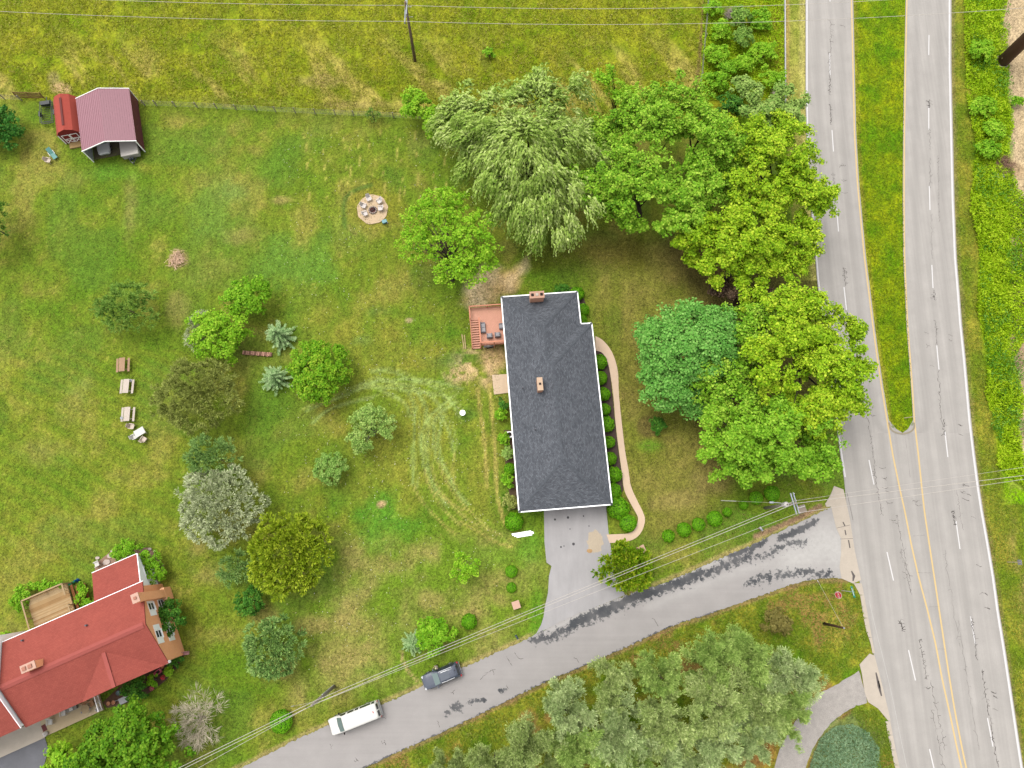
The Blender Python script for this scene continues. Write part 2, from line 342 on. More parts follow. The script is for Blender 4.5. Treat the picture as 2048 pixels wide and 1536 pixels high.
    for cx, cy, rx, ry, c, a in [(430, 410, 60, 85, (108, 146, 70), .8), (590, 530, 80, 66, (104, 152, 70), .75), (520, 330, 60, 40, (98, 140, 52), .5), (470, 380, 40, 30, (120, 154, 96), .5), (380, 560, 50, 60, (108, 140, 66), .4),
                                 (765, 1035, 58, 60, (90, 152, 54), .75), (752, 1085, 40, 25, (96, 148, 56), .4), (690, 470, 60, 40, (96, 142, 62), .4), (890, 720, 60, 20, (88, 128, 72), .6), (750, 622, 30, 14, (86, 122, 70), .6),
                                 (240, 340, 45, 18, (100, 156, 56), .6), (720, 680, 26, 14, (128, 160, 96), .6), (640, 1160, 40, 40, (104, 152, 52), .5), (1170, 540, 60, 30, (100, 128, 46), .5), (1300, 890, 30, 14, (96, 148, 48), .7), (1230, 650, 20, 40, (100, 128, 46), .6),
                                 (930, 830, 26, 16, (76, 130, 60), .6), (1060, 1100, 28, 40, (96, 156, 56), .6), (980, 1110, 50, 24, (120, 156, 70), .5), (1075, 1230, 14, 50, (92, 152, 40), .7), (740, 1340, 40, 20, (96, 140, 44), .6), (560, 1150, 20, 20, (100, 150, 60), .4)]:
        put(ell(cx, cy, rx, ry, 0, 0.8, 0.8), c, a)
    for cx, cy, rx, ry, a in [(560, 400, 22, 8, .6), (690, 210, 60, 8, .5), (640, 160, 50, 14, .6), (410, 1150, 30, 24, .5), (480, 470, 30, 20, .4), (700, 1250, 60, 24, .5), (620, 1250, 30, 18, .5), (860, 1200, 30, 18, .6), (560, 1340, 30, 24, .5), (1420, 960, 40, 30, .5), (1350, 1000, 50, 20, .5), (690, 1300, 40, 30, .5), (520, 1230, 30, 20, .5), (1000, 1200, 20, 14, .5), (395, 1090, 26, 24, .6), (350, 620, 24, 40, .45), (150, 800, 40, 60, .35), (260, 420, 14, 60, .35), (90, 900, 50, 30, .35), (730, 1450, 40, 6, .3), (930, 1225, 50, 6, .5)]:
        put(ell(cx, cy, rx, ry, 0, 0.9, 1.0), (182, 158, 98), a)
    put(ell(1298, 853, 27, 24, 0, 0.2, 0.2), (122, 108, 58), 0.8)
    put(ell(763, 1008, 9, 7), (214, 176, 134), 0.9); put(ell(818, 640, 8, 4), (222, 196, 150), 0.8)
    # wheel marks worn into the grass behind the house
    z = lambda pts, oy=512: [(512+a/3, oy+b/3) for a, b in pts]
    T = [[(620, 770), (700, 760), (830, 745), (920, 740), (1060, 750), (1160, 775), (1240, 800)], [(690, 690), (790, 690), (860, 710), (930, 745), (1010, 760), (1090, 800), (1150, 850), (1190, 900), (1220, 960)],
         [(300, 930), (400, 885), (520, 840), (640, 790), (780, 790), (900, 805), (1040, 825), (1120, 840), (1180, 880)], [(900, 800), (940, 880), (952, 960), (950, 1060), (940, 1160), (938, 1280), (945, 1370)],
         [(960, 800), (1010, 880), (1030, 960), (1030, 1080), (1025, 1180), (1035, 1290), (1080, 1400), (1150, 1500)], [(1170, 850), (1110, 900), (1060, 940), (1030, 980), (1000, 1040), (992, 1120), (1000, 1220), (1020, 1300)],
         [(1190, 880), (1130, 920), (1080, 970), (1060, 1060), (1070, 1160), (1085, 1230)], [(1090, 940), (1140, 1010), (1170, 1090), (1185, 1180)], [(1120, 960), (1100, 1060), (1095, 1130), (1110, 1210), (1150, 1300), (1200, 1400), (1270, 1490)],
         [(740, 800), (850, 850), (905, 900), (920, 960)], [(620, 800), (740, 740), (850, 770), (950, 790), (1060, 850), (1130, 930)], [(340, 1000), (420, 930), (560, 880), (700, 850)]]
    for t in T: put(line(z(t), 4.6, 0.85, 0.35), (152, 180, 126), 0.8)
    for i, t in enumerate(T): put(line(z([(a+(26 if i % 2 else -22), b+(-14 if i % 3 else 22)) for a, b in t]), 3.4, 0.85, 0.6), (158, 180, 120), 0.6)
    for t in ([(1090, 1230), (1130, 1330), (1200, 1440), (1290, 1540), (1400, 1640)], [(1010, 1280), (1040, 1380), (1110, 1500), (1230, 1620)], [(1190, 1180), (1180, 1300), (1200, 1400)], [(1050, 1250), (1090, 1380), (1180, 1500), (1300, 1600), (1480, 1680)], [(945, 1370), (980, 1450), (1060, 1550)]): put(line(z(t), 3.8, 0.85, 0.5), (184, 182, 126), 0.65)
    for t in ([(1330, 800), (1350, 960), (1370, 1100), (1380, 1250), (1385, 1380)], [(1400, 770), (1415, 950), (1430, 1100), (1440, 1300), (1450, 1450), (1490, 1600)]): put(line(z(t), 5.6, 0.8, 0.45), (190, 180, 124), 0.85)
    for t in ([(1070, 20), (1130, 80), (1190, 130)], [(1230, 60), (1340, 120), (1440, 180), (1536, 210)], [(1080, -120), (1160, -60), (1250, -10)]): put(line(z(t, 1024), 4, 0.8, 0.4), (182, 176, 118), 0.7)
    put(line(z([(870, 830), (880, 890), (920, 960), (975, 1020)], 1024), 3.5, 0.6), (196, 172, 116), 0.8)
    # mowing rows and straw lines left on the back lawn
    for k, x0 in enumerate((610, 645, 688, 696, 716, 738, 762, 792, 800, 830, 862, 885)):
        put(line([(x0, 262+7*(k % 3)), (x0+4, 330), (x0+9, 400+12*(k % 2))], 1.8, 0.5)*sstep(0.5, 0.62, vnoise(Xc, Yc_*0.6, 0.7, 6)), (196, 190, 126), 0.5)
    mow = 0.5+0.5*np.sin((Xc*0.93+Yc_*0.36)*2*math.pi/1.15+2*n8); put(((px < 1000) & (py > fy+4)).astype(float)*mow*ct(n25, 3), (96, 130, 34), 0.16)
    mow2 = 0.5+0.5*np.sin((Xc*0.42+Yc_*0.9)*2*math.pi/1.6+3*n8); put(((px < 420) & (py > 700)).astype(float)*mow2, (156, 158, 70), 0.2)
    sp = sstep(0.955, 0.99, fine)*sstep(0.4, 0.6, n3); put(sp*((px < 1480) & (py > fy)), (190, 180, 120), 0.22)
    col = col*(0.86+0.28*fine[..., None])*(0.9+0.2*n1[..., None])
    Zg = -0.09*n3-0.03*fine-0.01
    nx, ny = len(xs), len(ys); me = bpy.data.meshes.new('ground')
    me.vertices.add(nx*ny); me.vertices.foreach_set('co', np.stack([X, Y, Zg], -1).astype(np.float32).ravel())
    idx = np.arange(nx*ny).reshape(ny, nx); q = np.stack([idx[:-1, :-1], idx[:-1, 1:], idx[1:, 1:], idx[1:, :-1]], -1).reshape(-1, 4)
    me.loops.add(q.size); me.polygons.add(len(q)); me.loops.foreach_set('vertex_index', q.ravel().astype(np.int32))
    me.polygons.foreach_set('loop_start', np.arange(0, q.size, 4, dtype=np.int32)); me.update()
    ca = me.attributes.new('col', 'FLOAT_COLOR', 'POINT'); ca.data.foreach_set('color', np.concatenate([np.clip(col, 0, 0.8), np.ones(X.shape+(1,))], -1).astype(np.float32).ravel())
    me.polygons.foreach_set('use_smooth', [True]*len(me.polygons))
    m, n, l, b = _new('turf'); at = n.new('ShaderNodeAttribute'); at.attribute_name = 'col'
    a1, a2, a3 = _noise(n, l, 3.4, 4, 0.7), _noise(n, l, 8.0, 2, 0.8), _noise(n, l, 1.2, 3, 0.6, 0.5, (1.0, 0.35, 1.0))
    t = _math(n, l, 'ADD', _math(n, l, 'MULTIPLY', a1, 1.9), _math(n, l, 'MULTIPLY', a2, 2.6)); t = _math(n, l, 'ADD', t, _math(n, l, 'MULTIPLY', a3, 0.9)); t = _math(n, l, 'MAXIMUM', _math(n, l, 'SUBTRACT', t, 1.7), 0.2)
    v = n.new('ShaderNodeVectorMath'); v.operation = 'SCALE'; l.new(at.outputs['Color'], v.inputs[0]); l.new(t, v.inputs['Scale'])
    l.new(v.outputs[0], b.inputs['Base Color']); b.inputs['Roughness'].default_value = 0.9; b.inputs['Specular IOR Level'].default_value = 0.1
    _bump(n, l, _math(n, l, 'ADD', a1, a2), b, 0.5, 0.06)
    return tag(obj('ground', me, m), kind='structure')
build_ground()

def asphalt(name, c, streak=(3.0, 0.05, 1), rot=0.0, amt=0.22, speck=0.22, lanes=False):
    m, n, l, b = _new(name); s1, s2, s3 = _noise(n, l, 0.35, 4), _noise(n, l, 1.0, 3, 0.6, rot, streak), _noise(n, l, 14.0, 2, 0.8)
    t = _math(n, l, 'ADD', _math(n, l, 'MULTIPLY', s1, amt), _math(n, l, 'MULTIPLY', s2, amt)); t = _math(n, l, 'ADD', t, _math(n, l, 'MULTIPLY', s3, speck)); t = _math(n, l, 'ADD', t, 1-amt-speck/2)
    if lanes:   # two polished wheel paths in each lane, with a darker oily strip between
        at = n.new('ShaderNodeAttribute'); at.attribute_name = 'lane'; w = _math(n, l, 'COSINE', _math(n, l, 'MULTIPLY', at.outputs['Fac'], 4*math.pi), None)
        w2 = _math(n, l, 'COSINE', _math(n, l, 'MULTIPLY', at.outputs['Fac'], 2*math.pi), None); w = _math(n, l, 'ADD', _math(n, l, 'MULTIPLY', w, -0.045), _math(n, l, 'MULTIPLY', w2, 0.03))
        t = _math(n, l, 'ADD', t, _math(n, l, 'MULTIPLY', w, _math(n, l, 'MULTIPLY', s1, 1.9)))
    v = n.new('ShaderNodeVectorMath'); v.operation = 'SCALE'; v.inputs[0].default_value = c; l.new(t, v.inputs['Scale'])
    l.new(v.outputs[0], b.inputs['Base Color']); b.inputs['Roughness'].default_value = 0.85; b.inputs['Specular IOR Level'].default_value = 0.25
    _bump(n, l, s3, b, 0.25, 0.01); MATS[name] = m; return m
M_HWY = asphalt('weathered_highway_asphalt', S(197, 191, 184), (2.6, 0.03, 1), -0.06, 0.3, 0.3, True)
M_DRV = asphalt('driveway_asphalt', S(196, 192, 191), (1.2, 0.3, 1), 0.0, 0.3)
M_CRACK = M('open_crack', S(112, 104, 100), 0.9); M_TAR = M('tar_sealer', S(86, 86, 90), 0.6)
M_WHITE = M('white_road_paint', S(250, 246, 244), 0.6, 0.06, 2.0); M_YEL = M('yellow_road_paint', S(246, 214, 150), 0.6, 0.08, 2.0)
M_CONC = M('pale_concrete', S(220, 206, 188), 0.85, 0.14, 1.2, 0.1); M_WALK = M('tan_walk_concrete', S(244, 214, 184, 1.08), 0.85, 0.08, 1.5, 0.1)
Z_ROAD = 0.02
# highway: one sheet, two carriageways that join south of the median nose
def highway():
    b = MB(); ys = list(range(-300, 1841, 20))
    NOSE = 866
    rows = []
    def row(y, xs): return [P(x, y, Z_ROAD) for x in xs]
    def ml(y): return at_y(YEL_L, y)+3.5
    def mr(y): return at_y(YEL_R, y)-2.5
    def lx(y): return at_y(LEFT_WHITE, y)-3
    def rx(y): return at_y(RIGHT_WHITE, y)+4
    U = []
    def strip(ylist, fl, fr, n=24, lanes=2.0):
        pr = None
        for y in ylist:
            o = len(b.v); a, c = fl(y), fr(y)
            b.v += [tuple(P(a+(c-a)*k/n, y, Z_ROAD)) for k in range(n+1)]
            U.extend([lanes*k/n for k in range(n+1)])
            if pr is not None: b.f += [(pr+k, o+k, o+k+1, pr+k+1) for k in range(n)]
            pr = o
    yt = [y for y in ys if y <= 840]+[NOSE-8, NOSE]
    strip(yt, lx, lambda y: ml(y) if y < 850 else ml(y)+(12 if y < NOSE else 24))
    strip(yt, lambda y: mr(y) if y < 850 else mr(y)-(12 if y < NOSE else 24.5), rx)
    strip([NOSE]+[y for y in ys if y > NOSE], lx, rx, 54, 4.6)
    o = b.build('highway', M_HWY); at = o.data.attributes.new('lane', 'FLOAT', 'POINT'); at.data.foreach_set('value', np.array(U, np.float32))
    if sum(p.normal.z for p in o.data.polygons) < 0: o.data.flip_normals()
    return tag(o, kind='structure')
HWY = highway()
def ribbon(pts, w, z, px=True):
    """flat strip of world width w along a pixel polyline"""
    q = [P(x, y, z) for x, y in pts] if px else [Vector(p) for p in pts]; L = []
    for i, p in enumerate(q):
        d = (q[min(i+1, len(q)-1)]-q[max(i-1, 0)]); d.z = 0; d.normalize(); s = Vector((-d.y, d.x, 0)); ww = w[i] if isinstance(w, list) else w
        L.append((p+s*ww/2, p-s*ww/2))
    b = MB(); b.v = [tuple(v) for a in L for v in a]; b.f = [(2*i, 2*i+1, 2*i+3, 2*i+2) for i in range(len(L)-1)]; return b
def ln(tab, y0, y1, dx=0.0, st=22):
    return [(at_y(tab, y)+dx, y) for y in np.arange(y0, y1+0.1, st)]
ZM = Z_ROAD+0.005
ribbon(ln(LEFT_WHITE, -300, 957), 0.2, ZM).build('edge_line', M_WHITE, HWY)
ribbon(ln(RIGHT_WHITE, -300, 1840), 0.26, ZM).build('edge_line', M_WHITE, HWY)
ribbon(ln(YEL_L, -300, 1840), 0.2, ZM).build('centre_line', M_YEL, HWY)
ribbon(ln(YEL_R, -300, 1840), 0.2, ZM).build('centre_line', M_YEL, HWY)
ribbon([(1738, 1200), (1752, 1260), (1772, 1340), (1786, 1400), (1800, 1470), (1815, 1540)], 0.06, ZM).build('faint_edge_line', M('worn_paint', S(216, 212, 206)), HWY)
for a, c in [((1660, -30), (1660, 3)), ((1659, 107), (1660, 150)), ((1664, 260), (1667, 303)), ((1673.5, 418), (1677, 463)), ((1688, 574), (1693, 620)), ((1710, 745), (1717, 792)), ((1738, 920), (1748, 969)), ((1774, 1104), (1787, 1161)), ((1817, 1300), (1831, 1361)), ((1859, 1498), (1871, 1550)),
             ((1858, 70), (1857.5, 110)), ((1857.6, 213), (1857.6, 259)), ((1858.7, 372), (1860, 420)), ((1863.7, 530), (1866, 576)), ((1873.5, 691), (1878, 739)), ((1890, 864), (1895.7, 914)), ((1912, 1042), (1920, 1098)), ((1941, 1232), (1951, 1289)), ((1975, 1436), (1986, 1493))]:
    ribbon([a, c], 0.15, ZM).build('lane_dash', M_WHITE, HWY)
# cracks: irregular open joints and branching crazing
def crack_run(b, pts, w, z, jit=1.6, branch=0.25, n=7, brk=0.0):
    q = smooth_line(pts, n); q = [(p[0]+random.gauss(0, jit), p[1]+random.gauss(0, jit*0.6)) for p in q]
    for i in range(len(q)-1):
        if random.random() < brk: continue
        ww = w*0.62*random.uniform(0.25, 1.4); r = ribbon([q[i], q[i+1]], ww, z); b.add(r.v, r.f)
        if random.random() < branch:
            a = random.uniform(-1, 1); e = (q[i][0]+random.choice((-1, 1))*random.uniform(2, 7), q[i][1]+a*4)
            mid = ((q[i][0]+e[0])/2+random.gauss(0, 1.5), (q[i][1]+e[1])/2+random.gauss(0, 1.5)); r = ribbon([q[i], mid, e], ww*0.8, z); b.add(r.v, r.f)
def lane_x(y, t): return at_y(LEFT_WHITE, y)+(at_y(YEL_L, y)-at_y(LEFT_WHITE, y))*t
def lane_r(y, t): return at_y(YEL_R, y)+(at_y(RIGHT_WHITE, y)-at_y(YEL_R, y))*t
cb = MB(); ZK = Z_ROAD+0.009
for y0, y1, f, t, w in [(40, 105, lane_x, .52, .07), (105, 190, lane_x, .49, .10), (208, 250, lane_x, .5, .12), (345, 380, lane_x, .5, .06), (535, 572, lane_x, .55, .08), (660, 700, lane_x, .6, .08), (830, 930, lane_x, .62, .08), (930, 1030, lane_x, .58, .09), (1030, 1160, lane_x, .84, .07), (1100, 1190, lane_x, .8, .07), (1240, 1262, lane_x, .52, .14), (1280, 1360, lane_x, .75, .09), (1360, 1500, lane_x, .8, .07), (1420, 1536, lane_x, .72, .06)]:
    crack_run(cb, [(f(y, t), y) for y in np.linspace(y0, y1, 5)], w, ZK, 1.2, 0.3)
for y0, y1, t, w in [(200, 215, .54, .12), (260, 300, .55, .04), (315, 380, .54, .06), (430, 520, .55, .04), (580, 600, .54, .1), (640, 690, .53, .07), (740, 860, .5, .08), (840, 870, .53, .12), (980, 1060, .62, .05), (1020, 1050, .5, .12), (1230, 1320, .53, .1), (1340, 1430, .58, .11), (1430, 1536, .58, .12), (1240, 1500, .3, .04), (1100, 1300, .25, .04)]:
    crack_run(cb, [(lane_r(y, t), y) for y in np.linspace(y0, y1, 5)], w, ZK, 1.3, 0.2)
for i in range(24):   # short diagonal wheel-path cracks
    y = 310+i*5.6; x = lane_r(y, .73); crack_run(cb, [(x, y), (x-2.5, y+4.5)], 0.08, ZK, .5, 0, 2)
for y, t, w in [(52, .35, .1), (985, .72, .14), (1000, .78, .16), (670, .8, .1), (680, .78, .12), (850, .82, .12), (870, .82, .12), (970, .8, .16), (990, .82, .16), (1035, .84, .1), (1131, .8, .12), (1187, .82, .18), (1217, .84, .2), (1384, .72, .2), (1394, .74, .16), (1420, .7, .16), (666, .35, .1), (690, .36, .1), (732, .4, .08)]:
    x = lane_r(y, t) if t > .3 and y != 52 else lane_x(52, .78)
    crack_run(cb, [(x-5, y-2), (x, y+random.uniform(-2, 2)), (x+5, y+2)], w*.7, ZK, .8, 0.1, 3)
for y, x in [(935, 1765), (955, 1768), (975, 1770), (982, 1776), (1005, 1778), (330, 1686), (360, 1688), (385, 1690), (1040, 1785), (1045, 1792), (1000, 1832), (1010, 1838), (1375, 1856), (1405, 1872), (830, 1745), (820, 1738)]:
    crack_run(cb, [(x-6, y-1), (x, y+2), (x+6, y)], 0.08, ZK, .9, 0.15, 3)
for a, c in [((1810, 868), (1820, 955)), ((1836, 1145), (1862, 1146)), ((1858, 1214), (1878, 1213)), ((1874, 1298), (1890, 1298)), ((1826, 1072), (1850, 1070))]: crack_run(cb, [a, c], 0.035, ZK, .4, 0, 6)
tag(cb.build('crack', M_CRACK, HWY), kind='stuff')
# kerb round the median nose and gravelly lip
kp = smooth_line([(1778, 845), (1782, 858), (1792, 865), (1806, 867.5), (1820, 864), (1828, 856), (1828.5, 845)], 5)
tag(ribbon([tuple(p) for p in kp], 0.22, 0.06).build('median_kerb', M('old_kerb', S(176, 164, 140), 0.9), None), kind='structure')
# concrete gutter and the two flared aprons
CONC = sheet('concrete_apron', G(APRON), M_CONC, -0.02, 0.034, 'structure')
sheet('concrete_apron', G(APRON2), M_CONC, -0.02, 0.034, 'structure')
def gut(y0, y1, n, fl):
    rows = []
    for y in np.linspace(y0, y1, n): rows.append([P(fl(y), y, 0.045), P(at_y(LEFT_WHITE, y)+0.5, y, 0.04)])
    return poly_mesh('gutter_slab', rows, M_CONC, None, GUT)
GUT = thing('concrete_gutter', None, None); GUT['kind'] = 'structure'
ycuts = [1166, 1190, 1236, 1275, 1307]
for a, c in zip(ycuts[:-1], ycuts[1:]): gut(a+0.5, c-0.5, 4, lambda y: float(np.interp(y, [g[0] for g in GUTTER_L], [g[1] for g in GUTTER_L])))
ycuts = [1442, 1470, 1500, 1530, 1560]
for a, c in zip(ycuts[:-1], ycuts[1:]): gut(a+0.5, c-0.5, 3, lambda y: at_y(LEFT_WHITE, y)-9)
for q in ([(1697, 1080), (1700, 1096)], [(1686, 1044), (1690, 1052)], [(1690, 1060), (1692, 1070)], [(1703, 1142), (1708, 1152), (1706, 1162)], [(1752, 1345), (1758, 1372), (1763, 1392)], [(1757, 1362), (1760, 1376)]):
    tag(ribbon(q, [0.15]+[0.35]*(len(q)-2)+[0.15], 0.05).build('joint', M_CRACK, CONC))
for q in ([(1674, 1056), (1700, 1050)], [(1680, 1078), (1706, 1077)], [(1694, 985), (1706, 1040)]): ribbon(q, 0.04, 0.05).build('joint', M_CRACK, CONC)
# side road, a fine sheet that carries where old tar and pale dust lie
def side_road():
    nU, nV = 460, 46
    us = np.linspace(0, 1, nU)
    def res(tab):
        q = np.array(smooth_line(tab, 6)); s = np.concatenate([[0], np.cumsum(np.hypot(*np.diff(q, axis=0).T))]); s /= s[-1]
        return np.stack([np.interp(us, s, q[:, 0]), np.interp(us, s, q[:, 1])], 1)
    A, B = res(SIDE_UP), res(SIDE_LO); vs = np.linspace(0, 1, nV)
    pxy = A[:, None]*(1-vs)[None, :, None]+B[:, None]*vs[None, :, None]
    edge = rng.normal(0, 1.3, (nU, 2)); pxy[:, 0] += edge*0.8; pxy[:, -1] += edge[::-1]*0.7
    b = MB(); b.v = [tuple(P(x, y, 0.016)) for x, y in pxy.reshape(-1, 2)]
    b.f = [(i*nV+k, (i+1)*nV+k, (i+1)*nV+k+1, i*nV+k+1) for i in range(nU-1) for k in range(nV-1)]
    px, py = pxy[..., 0], pxy[..., 1]
    def ln_(pts, w): return np.clip(1-dist_poly(px, py, pts)/w, 0, 1)
    seal = 1.35*ln_([(1150, 1246), (1200, 1224), (1260, 1198), (1310, 1182), (1370, 1160), (1400, 1146)], 19)
    seal = np.maximum(seal, 0.95*ln_([(1070, 1280), (1110, 1272), (1150, 1250), (1220, 1222), (1290, 1190), (1380, 1160), (1460, 1128), (1500, 1110)], 24))
    seal = np.maximum(seal, 1.2*ln_([(1460, 1112), (1500, 1096), (1530, 1082)], 13)); seal = np.maximum(seal, 1.2*ln_([(1560, 1076), (1590, 1064), (1630, 1044)], 15))
    seal = np.maximum(seal, 0.85*ln_([(1500, 1165), (1530, 1155), (1570, 1150), (1600, 1145), (1660, 1150)], 24)); seal = np.maximum(seal, 0.8*ln_([(1540, 1105), (1575, 1090), (1610, 1085)], 22))
    seal = np.maximum(seal, 0.75*ln_([(1440, 1130), (1480, 1120), (1540, 1110)], 22))
    for cx, cy, r in [(914, 1414, 15), (942, 1404, 9), (956, 1400, 8), (967, 1399, 8), (1002, 1381, 9), (897, 1424, 8), (893, 1434, 6), (1010, 1380, 6)]: seal = np.maximum(seal, 1.25*np.clip(1-np.hypot(px-cx, (py-cy)*1.3)/(r*1.5), 0, 1))
    seal = np.maximum(seal, 0.9*ln_([tuple(q) for q in B[int(nU*.15)::12]], 6)*(px < 1440))
    pale = np.clip(1.2*ln_([(1590, 1110), (1650, 1080), (1680, 1100)], 70), 0, 1); pale = np.maximum(pale, 0.7*ln_([(1090, 1266), (1170, 1226), (1254, 1190), (1300, 1180), (1450, 1117)], 7))
    pale = np.maximum(pale, 0.5*ln_([(1300, 1210), (1480, 1140), (1560, 1120)], 18))
    o = b.build('side_road', None)
    if sum(p.normal.z for p in o.data.polygons[:50]) < 0: o.data.flip_normals()
    for nm, a in (('seal', seal), ('pale', pale)): at = o.data.attributes.new(nm, 'FLOAT', 'POINT'); at.data.foreach_set('value', a.astype(np.float32).ravel())
    m, n, l, bs = _new('patched_lane_asphalt'); s1, s3, s4 = _noise(n, l, 0.4, 4), _noise(n, l, 14, 2, 0.8), _noise(n, l, 1.7, 6, 0.72)
    st = _noise(n, l, 1.0, 3, 0.6, 0.42, (0.06, 2.0, 1))
    t = _math(n, l, 'ADD', _math(n, l, 'MULTIPLY', s1, 0.28), _math(n, l, 'MULTIPLY', s3, 0.26)); t = _math(n, l, 'ADD', t, _math(n, l, 'MULTIPLY', st, 0.2)); t = _math(n, l, 'ADD', t, 0.63)
    v = n.new('ShaderNodeVectorMath'); v.operation = 'SCALE'; v.inputs[0].default_value = S(190, 184, 180); l.new(t, v.inputs['Scale'])
    a1 = n.new('ShaderNodeAttribute'); a1.attribute_name = 'pale'; a2 = n.new('ShaderNodeAttribute'); a2.attribute_name = 'seal'
    c = _mix(n, l, _math(n, l, 'MULTIPLY', a1.outputs['Fac'], _math(n, l, 'MULTIPLY', s4, 1.5, True), True), v.outputs[0], S(222, 218, 212))
    k = _math(n, l, 'SUBTRACT', _math(n, l, 'ADD', a2.outputs['Fac'], _math(n, l, 'MULTIPLY', _math(n, l, 'SUBTRACT', s4, 0.5), 3.2)), 0.52); k = _math(n, l, 'MULTIPLY', k, 3.6, True); k = _math(n, l, 'MULTIPLY', k, _math(n, l, 'ADD', _math(n, l, 'MULTIPLY', s1, 0.9), 0.45), True)
    k = _math(n, l, 'MULTIPLY', k, _math(n, l, 'GREATER_THAN', a2.outputs['Fac'], 0.02))
    l.new(_mix(n, l, k, c, S(84, 86, 90)), bs.inputs['Base Color']); bs.inputs['Roughness'].default_value = 0.8; bs.inputs['Specular IOR Level'].default_value = 0.25
    o.data.materials.append(m); return tag(o, kind='structure')
SIDE = side_road()
cb = MB()
for q in ([(870, 1380), (880, 1372), (893, 1366)], [(905, 1388), (909, 1380)], [(960, 1360), (975, 1345), (992, 1338)], [(1012, 1310), (1020, 1325), (1024, 1332)], [(985, 1338), (987, 1350)], [(660, 1488), (664, 1498)], [(768, 1480), (771, 1490)], [(875, 1440), (880, 1455)], [(712, 1515), (716, 1522)], [(1310, 1240), (1315, 1252)], [(1030, 1305), (1036, 1315), (1048, 1318)], [(1150, 1315), (1158, 1325)], [(760, 1430), (770, 1438)], [(1013, 1370), (1016, 1378)]): crack_run(cb, q, 0.08, 0.022, 1.0, 0.08, 4)
tag(cb.build('crack', M_CRACK, SIDE), kind='stuff')
# driveway, with a sand spill and oil spots
DW = sheet('driveway', G(DRIVE), M_DRV, -0.05, 0.010, 'structure')
sp = smooth_line([(1178, 1066), (1196, 1064), (1206, 1078), (1203, 1098), (1190, 1106), (1180, 1100), (1174, 1086), (1178, 1066)], 5)
b = MB(); ce = P(1190, 1085, 0.05); ring = [P(q[0]+random.gauss(0, 2.0), q[1]+random.gauss(0, 2.2), 0.014) for q in sp[:-1]]; b.v = [tuple(ce)]+[tuple(q) for q in ring]; b.f = [(0, 1+(i+1) % len(ring), 1+i) for i in range(len(ring))]
tag(b.build('spilled_sand', M('dry_sand', S(220, 202, 176), 0.95, 0.15, 4)), 'low tan patch of dry sand spilled on the grey driveway', 'sand')
b = MB(); ring = [P(1179+7*math.cos(t)*random.uniform(.6, 1.1), 1102+4*math.sin(t), 0.03) for t in np.linspace(0, 6.28, 14)[:-1]]; b.v = [tuple(P(1179, 1102, 0.09))]+[tuple(q) for q in ring]; b.f = [(0, 1+(i+1) % 13, 1+i) for i in range(13)]; b.build('sand_heap', M('damp_sand', S(214, 172, 120), 0.95), bpy.data.objects['spilled_sand'])
for x, y, r in [(1110, 1039, .14), (1136, 1035, .16), (1122, 1094, .12), (1147, 1088, .18), (1140, 1058, .08), (1178, 1052, .08), (1167, 1032, .1), (1128, 1092, .08)]:
    c = P(x, y, 0.016); b = MB(); b.quad(*[c+Vector((r*math.cos(t), r*math.sin(t), 0)) for t in np.linspace(0, 6.28, 11)[:-1]]); b.build('oil_spot', M('oil_stain', S(70, 66, 68), 0.5), DW)
# gravel lane, curved walk, mulch bed, patio slab, left drive
gl, gr = smooth_line(GRAVEL_L, 6), smooth_line(GRAVEL_R, 6)
M_GRAV = M('crushed_gravel', S(196, 188, 180), 0.95, 0.3, 1.5, 0.8, fine=0.55)
o = poly_mesh('gravel_lane', [[P(*(a+(c-a)*t+rng.normal(0, .7, 2)), 0.012) for t in np.linspace(0, 1, 9)] for a, c in zip(gl, gr)], M_GRAV, 'structure')
wl_, wr_ = smooth_line([w[0] for w in WALK], 5), smooth_line([w[1] for w in WALK], 5)
b = MB(); nW = len(wl_)
b.v = [tuple(P(*q, 0.05)) for q in wl_]+[tuple(P(*q, 0.05)) for q in wr_]+[tuple(P(*q, -0.05)) for q in wl_]+[tuple(P(*q, -0.05)) for q in wr_]
for i in range(nW-1): b.f += [(i, i+1, nW+i+1, nW+i), (2*nW+i, 2*nW+i+1, i+1, i), (nW+i, nW+i+1, 3*nW+i+1, 3*nW+i)]
o = b.build('curved_walkway', M_WALK); 
if o.data.polygons[0].normal.z < 0: o.data.flip_normals()
tag(o, kind='structure')
M_MULCH = M('dark_bark_mulch', S(92, 74, 66), 0.95, 0.25, 4, 0.8, fine=0.3)
sheet('mulch_bed', G([(1186, 700), (1202, 702), (1212, 712), (1219, 735), (1225, 790), (1230, 845), (1237, 903), (1243, 946), (1247, 980), (1240, 992), (1225, 1000), (1215, 990)]), M_MULCH, -0.05, 0.008, 'structure')
sheet('mulch_bed', G([(1140, 575), (1160, 575), (1172, 610), (1170, 645), (1145, 650)]), M_MULCH, -0.05, 0.008, 'structure')
sheet('mulch_bed', G([(1008, 860), (1035, 860), (1050, 1015), (1022, 1020), (1010, 920)]), M('leafy_bed', S(112, 92, 66), 0.95, 0.3, 3), -0.05, 0.006, 'structure')
sheet('patio_slab', G([(984, 750), (1015, 748), (1022, 785), (988, 789)]), M('sandy_patio', S(240, 212, 178, 1.08), 0.9, 0.15, 3), -0.05, 0.04, 'structure')
sheet('driveway', G([(-60, 1500), (0, 1500), (88, 1470), (97, 1500), (85, 1540), (70, 1580), (-300, 1840)]), M('fresh_sealed_asphalt', S(122, 122, 128), 0.7, 0.3, 0.6), -0.05, 0.010, 'structure')
